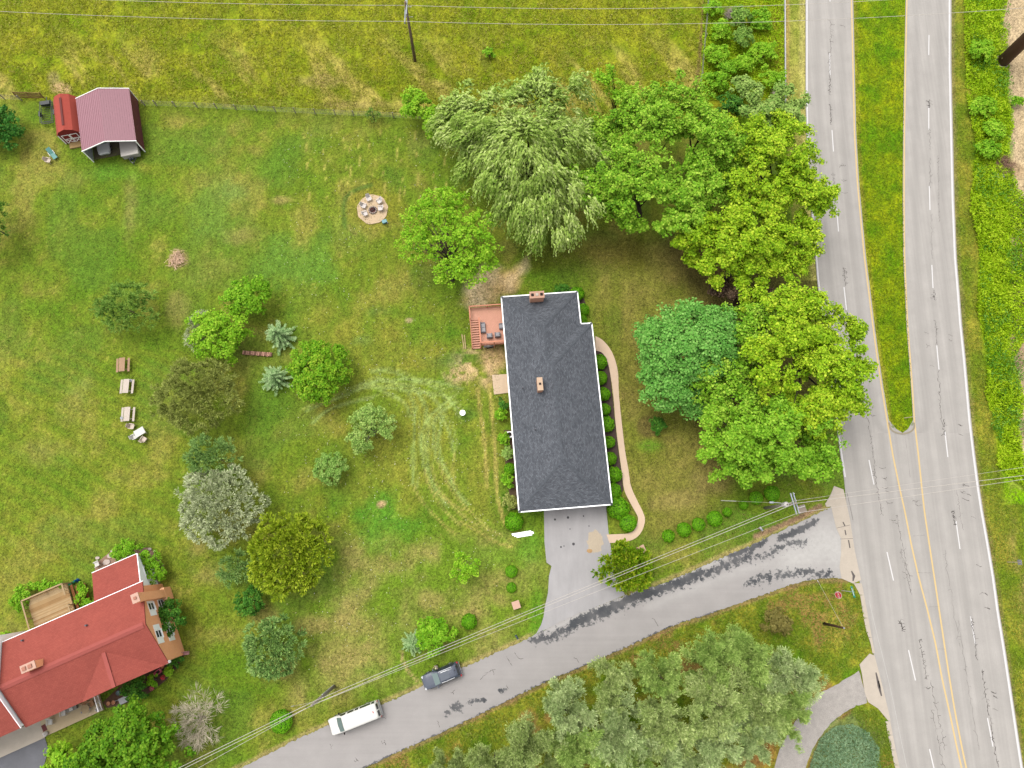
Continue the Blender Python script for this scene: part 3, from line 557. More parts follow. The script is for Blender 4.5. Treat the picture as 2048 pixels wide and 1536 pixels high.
# ================================================================= VEGETATION
def unit(a): return a/np.maximum(np.linalg.norm(a, axis=-1, keepdims=True), 1e-9)
def rand_dir(n): return unit(rng.normal(size=(n, 3)))
def leaf_mesh(name, pos, d, nr, ln_, wd, tint, fold=0.12):
    n = len(pos); d = unit(d); s = unit(np.cross(nr, d)); u = unit(np.cross(d, s))
    ln_ = np.broadcast_to(ln_, (n,))[:, None]; wd = np.broadcast_to(wd, (n,))[:, None]
    v = np.stack([pos-d*ln_/2, pos+s*wd/2+u*wd*fold, pos+d*ln_/2, pos-s*wd/2+u*wd*fold], 1)
    me = bpy.data.meshes.new(name); me.vertices.add(4*n); me.vertices.foreach_set('co', v.astype(np.float32).ravel())
    me.loops.add(4*n); me.polygons.add(n); me.loops.foreach_set('vertex_index', np.arange(4*n, dtype=np.int32))
    me.polygons.foreach_set('loop_start', np.arange(0, 4*n, 4, dtype=np.int32)); me.update()
    a = me.attributes.new('tint', 'FLOAT', 'POINT'); a.data.foreach_set('value', np.repeat(np.clip(tint, 0, 1), 4).astype(np.float32))
    return me
def clumps(lobes, per_m2, inner=0.22, low=-0.15, bump=0.16, bough=True):
    """clump centres, outward directions, lobe index and a tint shared by each bough; big lobes are grown as separate radiating boughs"""
    C, O, LI, TB = [], [], [], []
    for li, (x, y, z, rx, ry, rz) in enumerate(lobes):
        n = max(6, int(math.pi*rx*ry*per_m2)); rad = np.array([rx, ry, rz]); big = bough and rx > 2.2
        nb = max(9, int(math.pi*rx*ry/3.4)) if big else n
        d = rand_dir(nb*3); d = d[d[:, 2] > low][:nb]
        m = len(d)//2; rr_ = np.sqrt(rng.random(m))*0.98; aa = rng.uniform(0, 6.283, m); d[:m] = np.stack([rr_*np.cos(aa), rr_*np.sin(aa), np.sqrt(1-rr_**2)], 1)
        az = np.arctan2(d[:, 1], d[:, 0]); ph = rng.uniform(0, 6.28, 4); k = 1+bump*(np.sin(3*az+ph[0])+np.sin(5*az+ph[1]+2*d[:, 2])+0.7*np.sin(8*az+ph[2]))/1.8
        if big:
            k = k*rng.uniform(0.86, 1.06, len(d)); I = rng.integers(0, len(d), n); t = np.where(rng.random(n) < inner, rng.uniform(0.3, 0.7, n), 1-0.42*rng.random(n)**1.6)
            c = d[I]*rad*(t*k[I])[:, None]; w = 0.16*min(rx, ry)*(0.35+0.65*t); c = c+rng.normal(size=(n, 3))*w[:, None]*np.array([0.8, 0.8, 0.45]); tb = rng.random(len(d))[I]; dd = d[I]
        else:
            f = np.where(rng.random(len(d)) < inner, rng.uniform(0.4, 0.8, len(d)), rng.uniform(0.8, 1.04, len(d)))*k; c = d*rad*f[:, None]; tb = rng.random(len(d)); dd = d
        C.append(np.array([x, y, z])+c); O.append(dd); LI.append(np.full(len(c), li)); TB.append(tb)
    return np.concatenate(C), np.concatenate(O), np.concatenate(LI), np.concatenate(TB)
def crown_broad(lobes, per_m2=1.55, rc=0.62, nl=38, leaf=0.27, asp=0.7, flat=0.7, inner=0.22, bump=0.16, up=0.6, tv=0.55, bough=True):
    nl = int(nl*0.85); leaf *= 1.15; asp = max(asp, 0.8); C, O, _, TB = clumps(lobes, per_m2*2.9, inner, bump=bump, bough=bough); n = len(C)
    rad = rc*rng.uniform(0.65, 1.3, n); I = np.repeat(np.arange(n), nl); d = rand_dir(len(I)); d[:, 2] = np.where(d[:, 2] < -0.2, -d[:, 2], d[:, 2])
    p = C[I]+d*(rng.random(len(I))**0.45*rad[I])[:, None]*np.array([1, 1, flat])
    nr = unit(0.45*O[I]+0.5*d+np.array([0, 0, up])+0.75*rand_dir(len(I))); dd = np.cross(nr, rand_dir(len(I)))
    t = (0.65*TB+0.35*rng.random(n))[I]*tv+rng.random(len(I))*(1-tv); L = leaf*rng.uniform(0.6, 1.35, len(I)); p[:, 2] = np.maximum(p[:, 2], 0.12)
    return leaf_mesh('crown', p, dd, nr, L, L*asp, t), C
def crown_plume(lobes, per_m2=0.5, rc=0.9, nl=70, leaf=0.5, asp=0.16, inner=0.15, bump=0.1, lift=0.35, spread=0.75, tv=0.5, blade=1.0, bough=False):
    nl = int(nl*0.62); rc *= 0.95; leaf *= 1.05; asp *= 1.6; C, O, _, TB = clumps(lobes, per_m2*5.2, inner, bump=bump, low=-0.05, bough=bough); n = len(C)
    rad = rc*rng.uniform(0.7, 1.3, n); I = np.repeat(np.arange(n), nl)
    ax = unit(O+np.array([0, 0, lift])); d = unit(ax[I]*0.9+spread*rand_dir(len(I)))
    p = C[I]+d*(rng.uniform(0.15, 1, len(I))*rad[I])[:, None]
    nr = rand_dir(len(I))*0.55+np.array([0, 0, 1.0]); L = leaf*rng.uniform(0.6, 1.3, len(I)); p[:, 2] = np.maximum(p[:, 2], 0.12)
    t = (0.65*TB+0.35*rng.random(n))[I]*tv+rng.random(len(I))*(1-tv)
    return leaf_mesh('crown', p, d, nr, L, L*asp*blade, t), C
def crown_willow(lobes, per_m2=1.0, strands=13, seg=9):
    C, O, LI, TB = clumps(lobes, per_m2, 0.12, low=0.0, bump=0.2); n = len(C); cen = np.mean([l[:3] for l in lobes], 0)
    I = np.repeat(np.arange(n), strands); out = C[I]-np.array([l[:3] for l in lobes])[LI[I]]*0.6-cen*0.4; out[:, 2] = 0
    out = unit(unit(out)+0.55*rand_dir(len(I))*np.array([1, 1, 0])+np.array([0.0, -0.35, 0]))
    st = C[I]+rng.normal(0, 0.42, (len(I), 3)); Ls = rng.uniform(1.0, 2.4, len(I)); P_, D_, T_ = [], [], []
    ct = TB[I]
    for k in range(seg):
        s = (k+0.5)/seg; q = st+out*(Ls*s*0.75)[:, None]; q[:, 2] += 0.3*s-Ls*s*s*1.1; tg = out*0.75+np.array([0, 0, 1.0])*(0.3/Ls-2*s*1.1)[:, None]
        P_.append(q+rng.normal(0, 0.06, q.shape)); D_.append(unit(unit(tg)+0.35*rand_dir(len(q)))); T_.append(np.clip(0.5*ct+0.5*rng.random(len(q)), 0, 1))
    p, d, t = np.concatenate(P_), np.concatenate(D_), np.concatenate(T_); p[:, 2] = np.maximum(p[:, 2], 0.15)
    nr = rand_dir(len(p))*0.6+np.array([0, 0, 1.0]); L = rng.uniform(0.32, 0.6, len(p))
    return leaf_mesh('crown', p, d, nr, L, L*0.42, t), C
def crown_spruce(r, h, levels=9, per=12, leaf=0.34):
    P_, D_, T_ = [], [], []
    for k in range(levels):
        f = k/(levels-1); z0 = 0.3+(h-0.4)*f; R = r*(1-f)**0.85+0.12
        for j in range(max(5, int(per*(1-0.45*f)))):
            a = rng.uniform(0, 6.283); Rb = R*rng.uniform(0.75, 1.1); ns = max(3, int(Rb/0.13)); t0 = rng.random()
            ax = np.array([math.cos(a), math.sin(a), 0]); sd = np.array([-ax[1], ax[0], 0])
            for i in range(ns):
                s = (i+1)/ns; c = ax*Rb*s+np.array([0, 0, z0+0.25*Rb*(s*s*0.6-s*0.35)])
                for q in (-1, 1, 0, -1, 1):
                    w = 0.13*Rb*(1-s*0.75)+0.07; P_.append(c+sd*q*w*rng.uniform(0.2, 0.9)+np.array([0, 0, rng.uniform(-.03, .05)])); D_.append(ax+sd*q*0.8+np.array([0, 0, 0.1])); T_.append(0.5*t0+0.5*s*rng.random())
    p, d, t = np.array(P_), np.array(D_), np.array(T_); nr = np.array([0, 0, 1.0])+0.5*rand_dir(len(p)); L = leaf*rng.uniform(0.6, 1.0, len(p))
    return leaf_mesh('crown', p, d, nr, L, L*0.3, t)
def crown_ball(n=2600, leaf=0.13, rough=0.035):
    d = rand_dir(n*2); d = d[d[:, 2] > -0.55][:n]; k = 1+rough*np.sin(d[:, 0]*7+d[:, 1]*5)+rng.normal(0, rough*0.7, len(d))
    p = d*k[:, None]; nr = unit(d+0.6*rand_dir(len(d))); L = leaf*rng.uniform(0.7, 1.4, len(d))
    return leaf_mesh('foliage', p, np.cross(nr, rand_dir(len(d))), nr, L, L*0.75, rng.random(len(d)))
M_BARK = M('grey_brown_bark', S(120, 104, 88), 0.9, 0.25, 4, 0.5); M_DARKBARK = M('dark_bark', S(74, 60, 50), 0.9, 0.25, 4, 0.5)
def trunk_mesh(lobes, C, r0, nlimb=9, base=(0, 0)):
    b = MB(); hz = max(l[2] for l in lobes); mx = np.mean([l[:2] for l in lobes], 0); top = np.array([mx[0], mx[1], hz*0.75])
    bs = np.array([base[0], base[1], -0.1]); k1 = bs+(top-bs)*np.array([.1, .1, .45])
    b.tube([bs, k1, top], [r0*1.25, r0*0.85, r0*0.45], 8)
    for i in rng.choice(len(C), min(nlimb, len(C)), replace=False):
        e = C[i]; s = k1+(top-k1)*rng.uniform(0, .8); m = s+(e-s)*0.5+np.array([0, 0, 0.12*np.linalg.norm(e-s)]); b.tube([s, m, e], [r0*0.42, r0*0.25, r0*0.06], 5)
    return b
def tree(name, label, cat, lobes_px, style, mat, base=None, r0=0.25, limbs=9, bark=None, group=None, **kw):
    """lobes_px: (px, py, rx_px, ry_px, centre height, vertical radius)"""
    cs = [P(l[0], l[1], l[4]) for l in lobes_px]; bx = P(*base) if base else Vector((np.mean([c.x for c in cs]), np.mean([c.y for c in cs]), 0))
    lobes = [(c.x-bx.x, c.y-bx.y, l[4], l[2]/ppm(l[0], l[1], l[4]), l[3]/ppm(l[0], l[1], l[4]), l[5]) for c, l in zip(cs, lobes_px)]
    me, C = style(lobes, **kw); t = thing(name, label, cat, (bx.x, bx.y, 0), 0, group)
    obj('crown', me, mat, t); trunk_mesh(lobes, C, r0, limbs).build('trunk', bark or M_BARK, t, True); return t
# leaf colours
LM_WIL = leafmat('willow_leaf', (112, 148, 48), (164, 190, 88), (208, 220, 144), 0.3, k=2.0)
LM_MAP = leafmat('maple_leaf', (70, 120, 18), (120, 168, 34), (182, 210, 78), 0.18, k=1.85)
LM_MAPY = leafmat('yellow_maple_leaf', (84, 128, 10), (138, 176, 24), (200, 216, 62), 0.18, k=1.85)
LM_MAPG = leafmat('green_maple_leaf', (78, 128, 22), (122, 172, 36), (172, 208, 70), 0.18, k=1.8)
LM_LIME = leafmat('lime_leaf', (92, 150, 20), (138, 190, 36), (186, 218, 70), 0.3, k=1.75)
LM_CHES = leafmat('blue_green_leaf', (70, 128, 44), (106, 166, 66), (154, 202, 104), 0.2, k=1.8)
LM_DEEP = leafmat('deep_green_leaf', (34, 74, 20), (60, 112, 30), (108, 152, 50), 0.2, k=2.0)
LM_OLIV = leafmat('olive_needles', (80, 90, 34), (122, 132, 60), (164, 168, 90), 0.15, k=2.2)
LM_GOLD = leafmat('golden_needles', (82, 106, 12), (128, 150, 26), (180, 188, 58), 0.15, k=2.1)
LM_SILV = leafmat('silver_leaf', (110, 124, 78), (160, 170, 124), (208, 212, 174), 0.15, k=2.1)
LM_SPRU = leafmat('spruce_needles', (76, 110, 58), (126, 156, 98), (182, 198, 148), 0.15, k=2.3)
LM_YEW = leafmat('yew_needles', (62, 92, 30), (96, 130, 48), (140, 166, 76), 0.15, k=2.4)
LM_BLUE = leafmat('blue_green_needles', (62, 94, 40), (102, 134, 66), (150, 172, 98), 0.15, k=2.5)
LM_PINE = leafmat('pine_needles', (96, 118, 56), (142, 160, 90), (190, 198, 136), 0.2, k=2.8)
LM_BOX = leafmat('box_leaf', (66, 128, 8), (100, 166, 16), (142, 196, 34), 0.2)
LM_BRT = leafmat('bright_shrub_leaf', (74, 128, 14), (118, 172, 28), (168, 206, 62), 0.25, k=1.8)
LM_PURP = leafmat('purple_leaf', (54, 42, 34), (84, 66, 52), (112, 92, 66), 0.15)
LM_SAGE = leafmat('sage_leaf', (84, 122, 44), (128, 158, 72), (172, 192, 106), 0.2, k=2.1)
# ---------------- the tall trees north-east and east of the house
tree('willow_tree', 'huge pale weeping willow with drooping strands north of the dark roofed house', 'tree',
     [(955, 235, 72, 55, 8, 3.4), (1085, 205, 100, 55, 9, 3.8), (1040, 300, 120, 85, 10, 4.6), (955, 300, 70, 50, 7, 3), (1110, 390, 78, 66, 8, 4), (1040, 400, 90, 60, 7.5, 3.6), (1105, 450, 62, 45, 6, 3), (1212, 360, 40, 44, 6, 2.6), (1160, 300, 56, 60, 8.5, 3.6), (920, 260, 40, 60, 6.5, 2.8)], crown_willow, LM_WIL, (1068, 420), 0.5, 14, M_DARKBARK)
tree('maple_tree', 'broad green maple between the willow and the tree by the guard rail', 'tree',
     [(1290, 260, 90, 70, 9, 4), (1260, 360, 88, 75, 9, 4), (1350, 410, 90, 70, 8, 3.8), (1235, 430, 60, 48, 6.5, 3), (1200, 280, 44, 50, 7, 3)], crown_broad, LM_MAP, (1275, 450), 0.35, 12, M_DARKBARK)
tree('maple_tree', 'green maple at the field corner beside the wire fence end', 'tree',
     [(1350, 215, 66, 56, 8.5, 3.6), (1400, 285, 80, 76, 9, 4), (1420, 360, 56, 60, 7.5, 3.6)], crown_broad, LM_MAP, (1375, 340), 0.3, 12, M_DARKBARK)
tree('maple_tree', 'yellow-green maple overhanging the west carriageway edge below the guard rail', 'tree',
     [(1540, 330, 76, 76, 9, 4), (1590, 400, 66, 62, 8.5, 3.6), (1500, 390, 70, 60, 8, 3.6), (1630, 400, 34, 56, 8, 2.4), (1480, 270, 60, 46, 7.5, 3.2), (1570, 270, 44, 40, 7.5, 3)], crown_broad, LM_MAPY, (1535, 430), 0.35, 12, M_DARKBARK)
tree('maple_tree', 'spreading yellow-green maple shading the lawn north of the round blue-green tree', 'tree',
     [(1450, 490, 96, 62, 8, 3.6), (1530, 490, 86, 56, 7.5, 3.4), (1390, 470, 66, 50, 6.5, 3), (1420, 540, 62, 40, 6, 2.6), (1590, 480, 52, 56, 7, 3), (1500, 545, 66, 34, 6.5, 2.6), (1570, 540, 50, 34, 6.5, 2.6)], crown_broad, LM_MAPY, (1450, 560), 0.33, 12, M_DARKBARK)
tree('young_locust_tree', 'small thin yellow-green tree with dark forked limbs at the meadow edge', 'tree',
     [(1225, 168, 40, 34, 6.5, 2.2), (1250, 190, 30, 26, 5.5, 2)], crown_broad, LM_LIME, (1222, 250), 0.16, 12, M_DARKBARK, per_m2=0.6, nl=26, rc=0.7, leaf=0.26)
tree('cedar_tree', 'dense grey-green cedar touching the west carriageway white line', 'tree',
     [(1560, 225, 52, 48, 5.5, 3), (1510, 232, 44, 40, 5, 2.8)], crown_broad, LM_SAGE, None, 0.2, 6, per_m2=0.8, rc=0.7, nl=60, leaf=0.3)
tree('maple_tree', 'large golden-green maple reaching over the highway beside the median nose', 'tree',
     [(1610, 650, 76, 70, 9.5, 4), (1650, 760, 88, 76, 10, 4.2), (1560, 720, 80, 80, 10.5, 4.4), (1560, 620, 64, 54, 8, 3.4), (1600, 830, 80, 50, 9, 3.6), (1680, 810, 46, 44, 8, 3), (1690, 700, 40, 60, 8.5, 3), (1520, 610, 44, 34, 7, 2.8)], crown_broad, LM_MAPY, (1570, 760), 0.4, 14, M_DARKBARK)
tree('maple_tree', 'rounded bright green maple nearest the road junction', 'tree',
     [(1570, 870, 100, 72, 8.5, 3.8), (1480, 890, 84, 62, 7.5, 3.4), (1540, 940, 80, 40, 6, 2.8), (1470, 940, 60, 34, 5.5, 2.4), (1630, 910, 54, 54, 7, 3), (1440, 850, 50, 50, 6.5, 3), (1520, 830, 60, 44, 8, 3.2)], crown_broad, LM_MAPG, (1530, 930), 0.36, 14, M_DARKBARK)
tree('elm_tree', 'olive green tree with grey twigs squeezed behind the round blue-green tree', 'tree',
     [(1450, 780, 66, 66, 7.5, 3.4), (1490, 700, 54, 64, 7.5, 3.2), (1500, 640, 46, 48, 7, 3)], crown_broad, LM_MAP, (1460, 800), 0.28, 16, M_BARK, nl=30, rc=0.8)
tree('chestnut_tree', 'round blue-green dome shaped tree on the front lawn', 'tree',
     [(1375, 700, 96, 88, 7, 5), (1340, 770, 66, 52, 5.5, 3.6), (1420, 680, 56, 66, 6.5, 4), (1380, 805, 40, 30, 4.5, 2.4), (1310, 690, 44, 50, 5.5, 3)], crown_broad, LM_CHES, None, 0.35, 8, per_m2=0.75, rc=0.85, nl=85, leaf=0.26, asp=0.85, flat=0.62, inner=0.1, bump=0.08, tv=0.4, bough=False)
tree('purple_plum_tree', 'dark purple-brown tree wedged between the two green crowns', 'tree', [(1455, 592, 52, 26, 4.5, 2.2), (1500, 600, 40, 24, 4, 2)], crown_broad, LM_PURP, None, 0.16, 6, M_DARKBARK, per_m2=0.9, rc=0.7, nl=60, leaf=0.26)
tree('lime_shrub', 'bright lime green bushy tree where the wire fence meets the willow', 'tree', [(828, 212, 30, 32, 3, 2), (850, 240, 36, 30, 2.6, 2), (872, 262, 20, 16, 1.8, 1.3)], crown_broad, LM_LIME, None, 0.12, 5, per_m2=0.9, rc=0.65, nl=60, leaf=0.26)
tree('ash_tree', 'thin crowned green tree with bare grey branches beside the fire pit', 'tree',
     [(885, 425, 70, 50, 7.5, 2.8), (940, 480, 62, 52, 7.5, 2.8), (840, 490, 46, 46, 6.5, 2.4), (910, 545, 46, 36, 6, 2.2), (960, 530, 40, 30, 6, 2)], crown_broad, LM_LIME, (905, 560), 0.24, 46, M_BARK, per_m2=0.8, rc=0.6, nl=30, leaf=0.25, inner=0.35, bough=False)
# ---------------- lawn trees and shrubs
def bush(name, label, px, py, r, h, style, mat, ry=None, group=None, **kw):
    ry = ry or r; kw.setdefault('r0', 0.1); kw.setdefault('limbs', 5); kw.setdefault('bough', False)
    return tree(name, label, kw.pop('cat', 'shrub'), [(px, py, r, ry, h, h*0.92)], style, mat, group=group, **kw)
CON = dict(per_m2=1.0, rc=0.7, nl=60, leaf=0.36)
bush('yew_tree', 'ragged dark green evergreen standing alone on the west lawn', 257, 618, 56, 2.6, crown_plume, LM_YEW, 48, **dict(CON, per_m2=0.9, bump=0.22, nl=55), cat='tree')
tree('ornamental_pear_tree', 'pale yellow-green bushy tree with silvery left side', 'tree', [(440, 668, 58, 54, 2.8, 2.6)], crown_broad, LM_LIME, None, 0.14, 6, bough=False, per_m2=1.1, rc=0.65, nl=60, leaf=0.24)
bush('willow_shrub', 'silvery fringe shrub against the pale yellow-green tree', 400, 665, 26, 1.5, crown_plume, LM_SILV, 42, **dict(CON, leaf=0.3))
bush('maple_sapling', 'bright green rounded tree above the two star shaped spruces', 500, 597, 45, 2.5, crown_broad, LM_BRT, 42, per_m2=1.1, rc=0.65, nl=60, leaf=0.25, cat='tree')
bush('crab_apple_tree', 'big round dense green tree right of the two star shaped spruces', 638, 742, 58, 3.0, crown_broad, leafmat('apple_leaf', (70, 122, 14), (112, 162, 26), (166, 190, 56), k=1.9), 64, per_m2=1.2, rc=0.6, nl=66, leaf=0.24, inner=0.1, bump=0.05, cat='tree')
bush('juniper_tree', 'wide olive-brown juniper west of the lawn path', 397, 793, 80, 3.2, crown_plume, LM_OLIV, 72, **dict(CON, nl=64), cat='tree')
bush('fir_tree', 'dark green fir tucked above the silver shrub', 428, 914, 50, 2.6, crown_plume, LM_BLUE, 40, **CON, cat='tree')
bush('silver_shrub', 'large silver-grey leaved shrub in the shrub row', 446, 1012, 84, 2.8, crown_plume, LM_SILV, 76, **dict(CON, nl=60, leaf=0.34, blade=1.3))
bush('golden_cypress', 'large golden-olive cypress with feathery tips', 581, 1108, 80, 3.4, crown_plume, LM_GOLD, 80, **dict(CON, nl=70, blade=1.5, bump=0.06), cat='tree')
bush('blue_juniper', 'small blue-green juniper half behind the golden cypress', 474, 1135, 30, 1.6, crown_plume, LM_BLUE, 32, **CON)
bush('holly_shrub', 'dark glossy green round shrub below the golden cypress', 500, 1203, 28, 1.6, crown_broad, LM_DEEP, 28, per_m2=2.2, rc=0.4, nl=46, leaf=0.18, bump=0.05)
bush('white_pine', 'bushy blue-green pine alone near the parked white van', 552, 1293, 54, 2.8, crown_plume, LM_BLUE, 56, **dict(CON, nl=66, blade=1.4), cat='tree')
tree('dogwood_tree', 'sparse grey-green small tree with pale twisted branches mid lawn', 'tree', [(740, 835, 34, 30, 3, 1.4), (722, 880, 26, 26, 2.6, 1.2), (775, 855, 18, 22, 2.6, 1)], crown_broad, LM_SAGE, (750, 870), 0.12, 26, M('pale_bark', S(178, 164, 148)), per_m2=1.7, rc=0.5, nl=42, leaf=0.2)
bush('viburnum_shrub', 'round grey-green shrub alone in the middle of the lawn', 661, 938, 33, 1.6, crown_broad, leafmat('viburnum_leaf', (84, 128, 44), (122, 158, 70), (168, 192, 106), k=2.1), 34, per_m2=2.0, rc=0.42, nl=50, leaf=0.18, bump=0.05)
tree('apple_sapling', 'thin bright green sapling with grey twigs left of the driveway', 'tree', [(930, 1135, 30, 30, 2.4, 1.2)], crown_broad, LM_LIME, (925, 1140), 0.09, 30, M('pale_bark', S(178, 164, 148)), per_m2=1.4, rc=0.45, nl=36, leaf=0.2)
bush('forsythia_shrub', 'bright green shrub with dark centre beside the blue spruce sapling', 866, 1268, 38, 1.7, crown_broad, LM_BRT, 36, per_m2=1.5, rc=0.5, nl=50, leaf=0.24)
bush('fence_shrub', 'small dark spiky shrub growing through the wire fence', 746, 232, 13, 0.8, crown_plume, LM_YEW, 13, per_m2=3, rc=0.3, nl=40, leaf=0.22)
bush('meadow_shrub', 'lone small green shrub out in the meadow', 979, 107, 12, 0.7, crown_broad, LM_BRT, 9, per_m2=3.5, rc=0.3, nl=40, leaf=0.2)
bush('magnolia_shrub', 'dense deep green shrub cut by the upper left photo edge', 4, 262, 38, 2.0, crown_broad, leafmat('laurel_leaf', (30, 84, 24), (58, 122, 36), (110, 164, 68)), 44, per_m2=1.3, rc=0.6, nl=60, leaf=0.24)
bush('hemlock_tree', 'shadowy dark evergreen at the left photo edge above the lawn', -18, 450, 36, 3.2, crown_plume, LM_DEEP, 56, **CON, cat='tree')
bush('azalea_shrub', 'small dark green shrub ringed by bare mulch on the front lawn', 1316, 850, 15, 0.9, crown_broad, LM_DEEP, 16, per_m2=4, rc=0.3, nl=40, leaf=0.18)
bush('burning_bush', 'yellow-green feathery shrub at the corner of the driveway and side road', 1250, 1135, 50, 2.2, crown_plume, leafmat('burning_leaf', (70, 112, 8), (122, 160, 20), (188, 192, 52)), 46, **dict(CON, blade=2.2, nl=58, lift=0.6))
bush('laurel_shrub', 'big dark green shrub at the brick gable of the red house', 344, 1237, 28, 1.9, crown_broad, LM_DEEP, 34, per_m2=2.0, rc=0.45, nl=50, leaf=0.2, bump=0.05)
bush('rhododendron_shrub', 'shaded dark green shrub under the front eave of the red house', 272, 1376, 28, 1.3, crown_broad, LM_DEEP, 22, per_m2=2.2, rc=0.42, nl=50, leaf=0.18, bump=0.05)
bush('spirea_shrub', 'bright little shrub next to the pink garden ornaments', 307, 1360, 12, 0.7, crown_broad, LM_BRT, 11, per_m2=4, rc=0.28, nl=36, leaf=0.16)
bush('hosta_clump', 'yellow-green leafy clump at the front corner of the red house', 340, 1342, 12, 0.45, crown_broad, LM_LIME, 10, per_m2=4, rc=0.26, nl=30, leaf=0.2)
bush('ivy_mound', 'green leafy mound by the brick gable corner', 352, 1318, 15, 0.5, crown_broad, LM_DEEP, 13, per_m2=4, rc=0.28, nl=34, leaf=0.2)
tree('linden_tree', 'large dense bright green tree in front of the red house porch', 'tree', [(265, 1480, 88, 66, 5.0, 3.4), (310, 1510, 60, 50, 4.4, 3), (200, 1520, 50, 40, 4, 2.6)], crown_broad, leafmat('linden_leaf', (58, 108, 10), (96, 146, 20), (146, 184, 50)), None, 0.26, 8, per_m2=1.0, rc=0.6, nl=60, leaf=0.26, inner=0.12, bough=False)
tree('mock_orange_shrub', 'yellower green shrub left of the large tree by the dark driveway', 'shrub', [(135, 1520, 46, 34, 2.6, 1.9)], crown_broad, LM_LIME, None, 0.12, 5, per_m2=1.2, rc=0.6, nl=56, leaf=0.28)
bush('deck_shrub', 'green shrub at the outer corner of the tan deck', 45, 1196, 20, 1.0, crown_broad, LM_BRT, 24, per_m2=2.5, rc=0.38, nl=40, leaf=0.2)
bush('deck_vine', 'leafy hedge running along the back of the tan deck', 100, 1172, 46, 0.7, crown_broad, LM_BRT, 10, per_m2=2.5, rc=0.35, nl=36, leaf=0.2)
bush('stair_shrub', 'leafy strip between the tan deck stairs and the red house', 165, 1190, 12, 0.7, crown_broad, LM_BRT, 22, per_m2=3, rc=0.32, nl=36, leaf=0.2)
bush('eave_shrub', 'small green shrub under the back eave beside the rear wing', 178, 1206, 14, 0.7, crown_broad, LM_BRT, 8, per_m2=3, rc=0.3, nl=36, leaf=0.2)
bush('corner_shrub', 'pale green shrub at the back left of the red house', 6, 1272, 14, 0.9, crown_broad, LM_LIME, 12, per_m2=3, rc=0.32, nl=36, leaf=0.2)
for i, (x, y, r, tx) in enumerate([(238, 1106, 17, 'leftmost'), (262, 1098, 22, 'second from the left'), (300, 1117, 20, 'third from the left'), (310, 1146, 23, 'nearest the white side wall')]):
    bush('hydrangea_shrub', 'bright round shrub round the rear wing of the red house, '+tx, x, y, r, 1.3, crown_broad, LM_BRT, r*0.95, 'round shrubs at the rear wing', per_m2=3.0, rc=0.34, nl=46, leaf=0.17, bump=0.04)
sp_me = crown_spruce(2.35, 4.2)
def spruce(label, px, py, s, name='spruce_tree'):
    p = P(px, py, 1.2); t = thing(name, label, 'tree', (p.x, p.y, 0), rng.uniform(0, 6), 'star shaped spruces'); t.scale = (s, s, s*0.9)
    obj('crown', sp_me, LM_SPRU, t); MB().tube([(0, 0, -.1), (0, 0, 2), (0, 0, 4)], [.12, .09, .03], 6).build('trunk', M_BARK, t); return t
spruce('star shaped pale green spruce, upper of the two beside the big round tree', 558, 670, 0.95); spruce('star shaped pale green spruce, lower of the two beside the big round tree', 551, 756, 0.92)
spruce('silvery spruce sapling at the left of the bright green roadside shrub', 824, 1288, 0.62)
ball_me = crown_ball(); ball_me2 = crown_ball(2200, 0.15, 0.05); ball_me3 = crown_ball(2600, 0.12, 0.03)
def ball(label, px, py, r, mat=None, h=None, ry=None, cat='shrub', group='clipped round shrubs', me=None):
    hh = h or 0.9; m = r/ppm(px, py, hh*0.6); my = (ry or r)/ppm(px, py, hh*0.6); p = P(px, py, hh*0.5)
    t = thing('clipped_shrub', label, cat, (p.x, p.y, 0), 0, group)
    f = obj('foliage', me or random.choice((ball_me, ball_me2, ball_me3)), mat or LM_BOX, t); f.location = (0, 0, hh*0.52); f.scale = (m, my, hh*0.6); f.rotation_euler = (0, 0, random.uniform(0, 6))
    cb_ = MB().lathe((0, 0, 0), [(0.05*m, -.05), (0.6*m, hh*.1), (0.88*m, hh*.4), (0.8*m, hh*.75), (0.45*m, hh*1.0), (0.05, hh*1.06)], 12); cb_.build('inner_core', M('core_green', S(70, 96, 24), 0.9), t, True); return t  # solid dark green core fills the ball so nothing shows through the leaves
ORD = ['first', 'second', 'third', 'fourth', 'fifth', 'sixth', 'seventh', 'eighth', 'ninth']
for i, (x, y, r) in enumerate([(1199, 724, 15), (1200, 756, 14), (1207, 788, 13.5), (1209, 819, 12), (1213, 848, 15), (1218, 884, 12), (1220, 917, 13), (1228, 949, 15), (1226, 982, 16)]):
    ball(f'clipped round green shrub in the dark mulch bed, {ORD[i]} from the north', x, y, r, None, 1.1)
ball('largest clipped round shrub at the south-east corner of the dark roof', 1236, 1016, 21, None, 1.3); ball('clipped round shrub inside the bend of the tan walkway', 1256, 1046, 17, None, 1.0)
ball('clipped round shrub by the north-east roof corner', 1154, 588, 14, None, 1.1); ball('clipped shrub tucked beside the north-east wall, upper one', 1165, 620, 13, None, 1.0); ball('clipped shrub tucked beside the north-east wall near the roof notch', 1162, 640, 12, LM_DEEP, 0.9)
bush('yew_shrub', 'loose dark shrub behind the twin flue chimney corner', 1122, 580, 16, 0.9, crown_broad, LM_DEEP, 10, per_m2=4, rc=0.3, nl=40, leaf=0.18)
ball('big clipped round shrub at the south-west corner of the dark roof', 1028, 1043, 18, leafmat('box_leaf_dark', (52, 116, 10), (84, 150, 16), (122, 178, 36)), 1.2)
ball('clipped round shrub halfway along the west wall', 1020, 938, 12, None, 1.0)
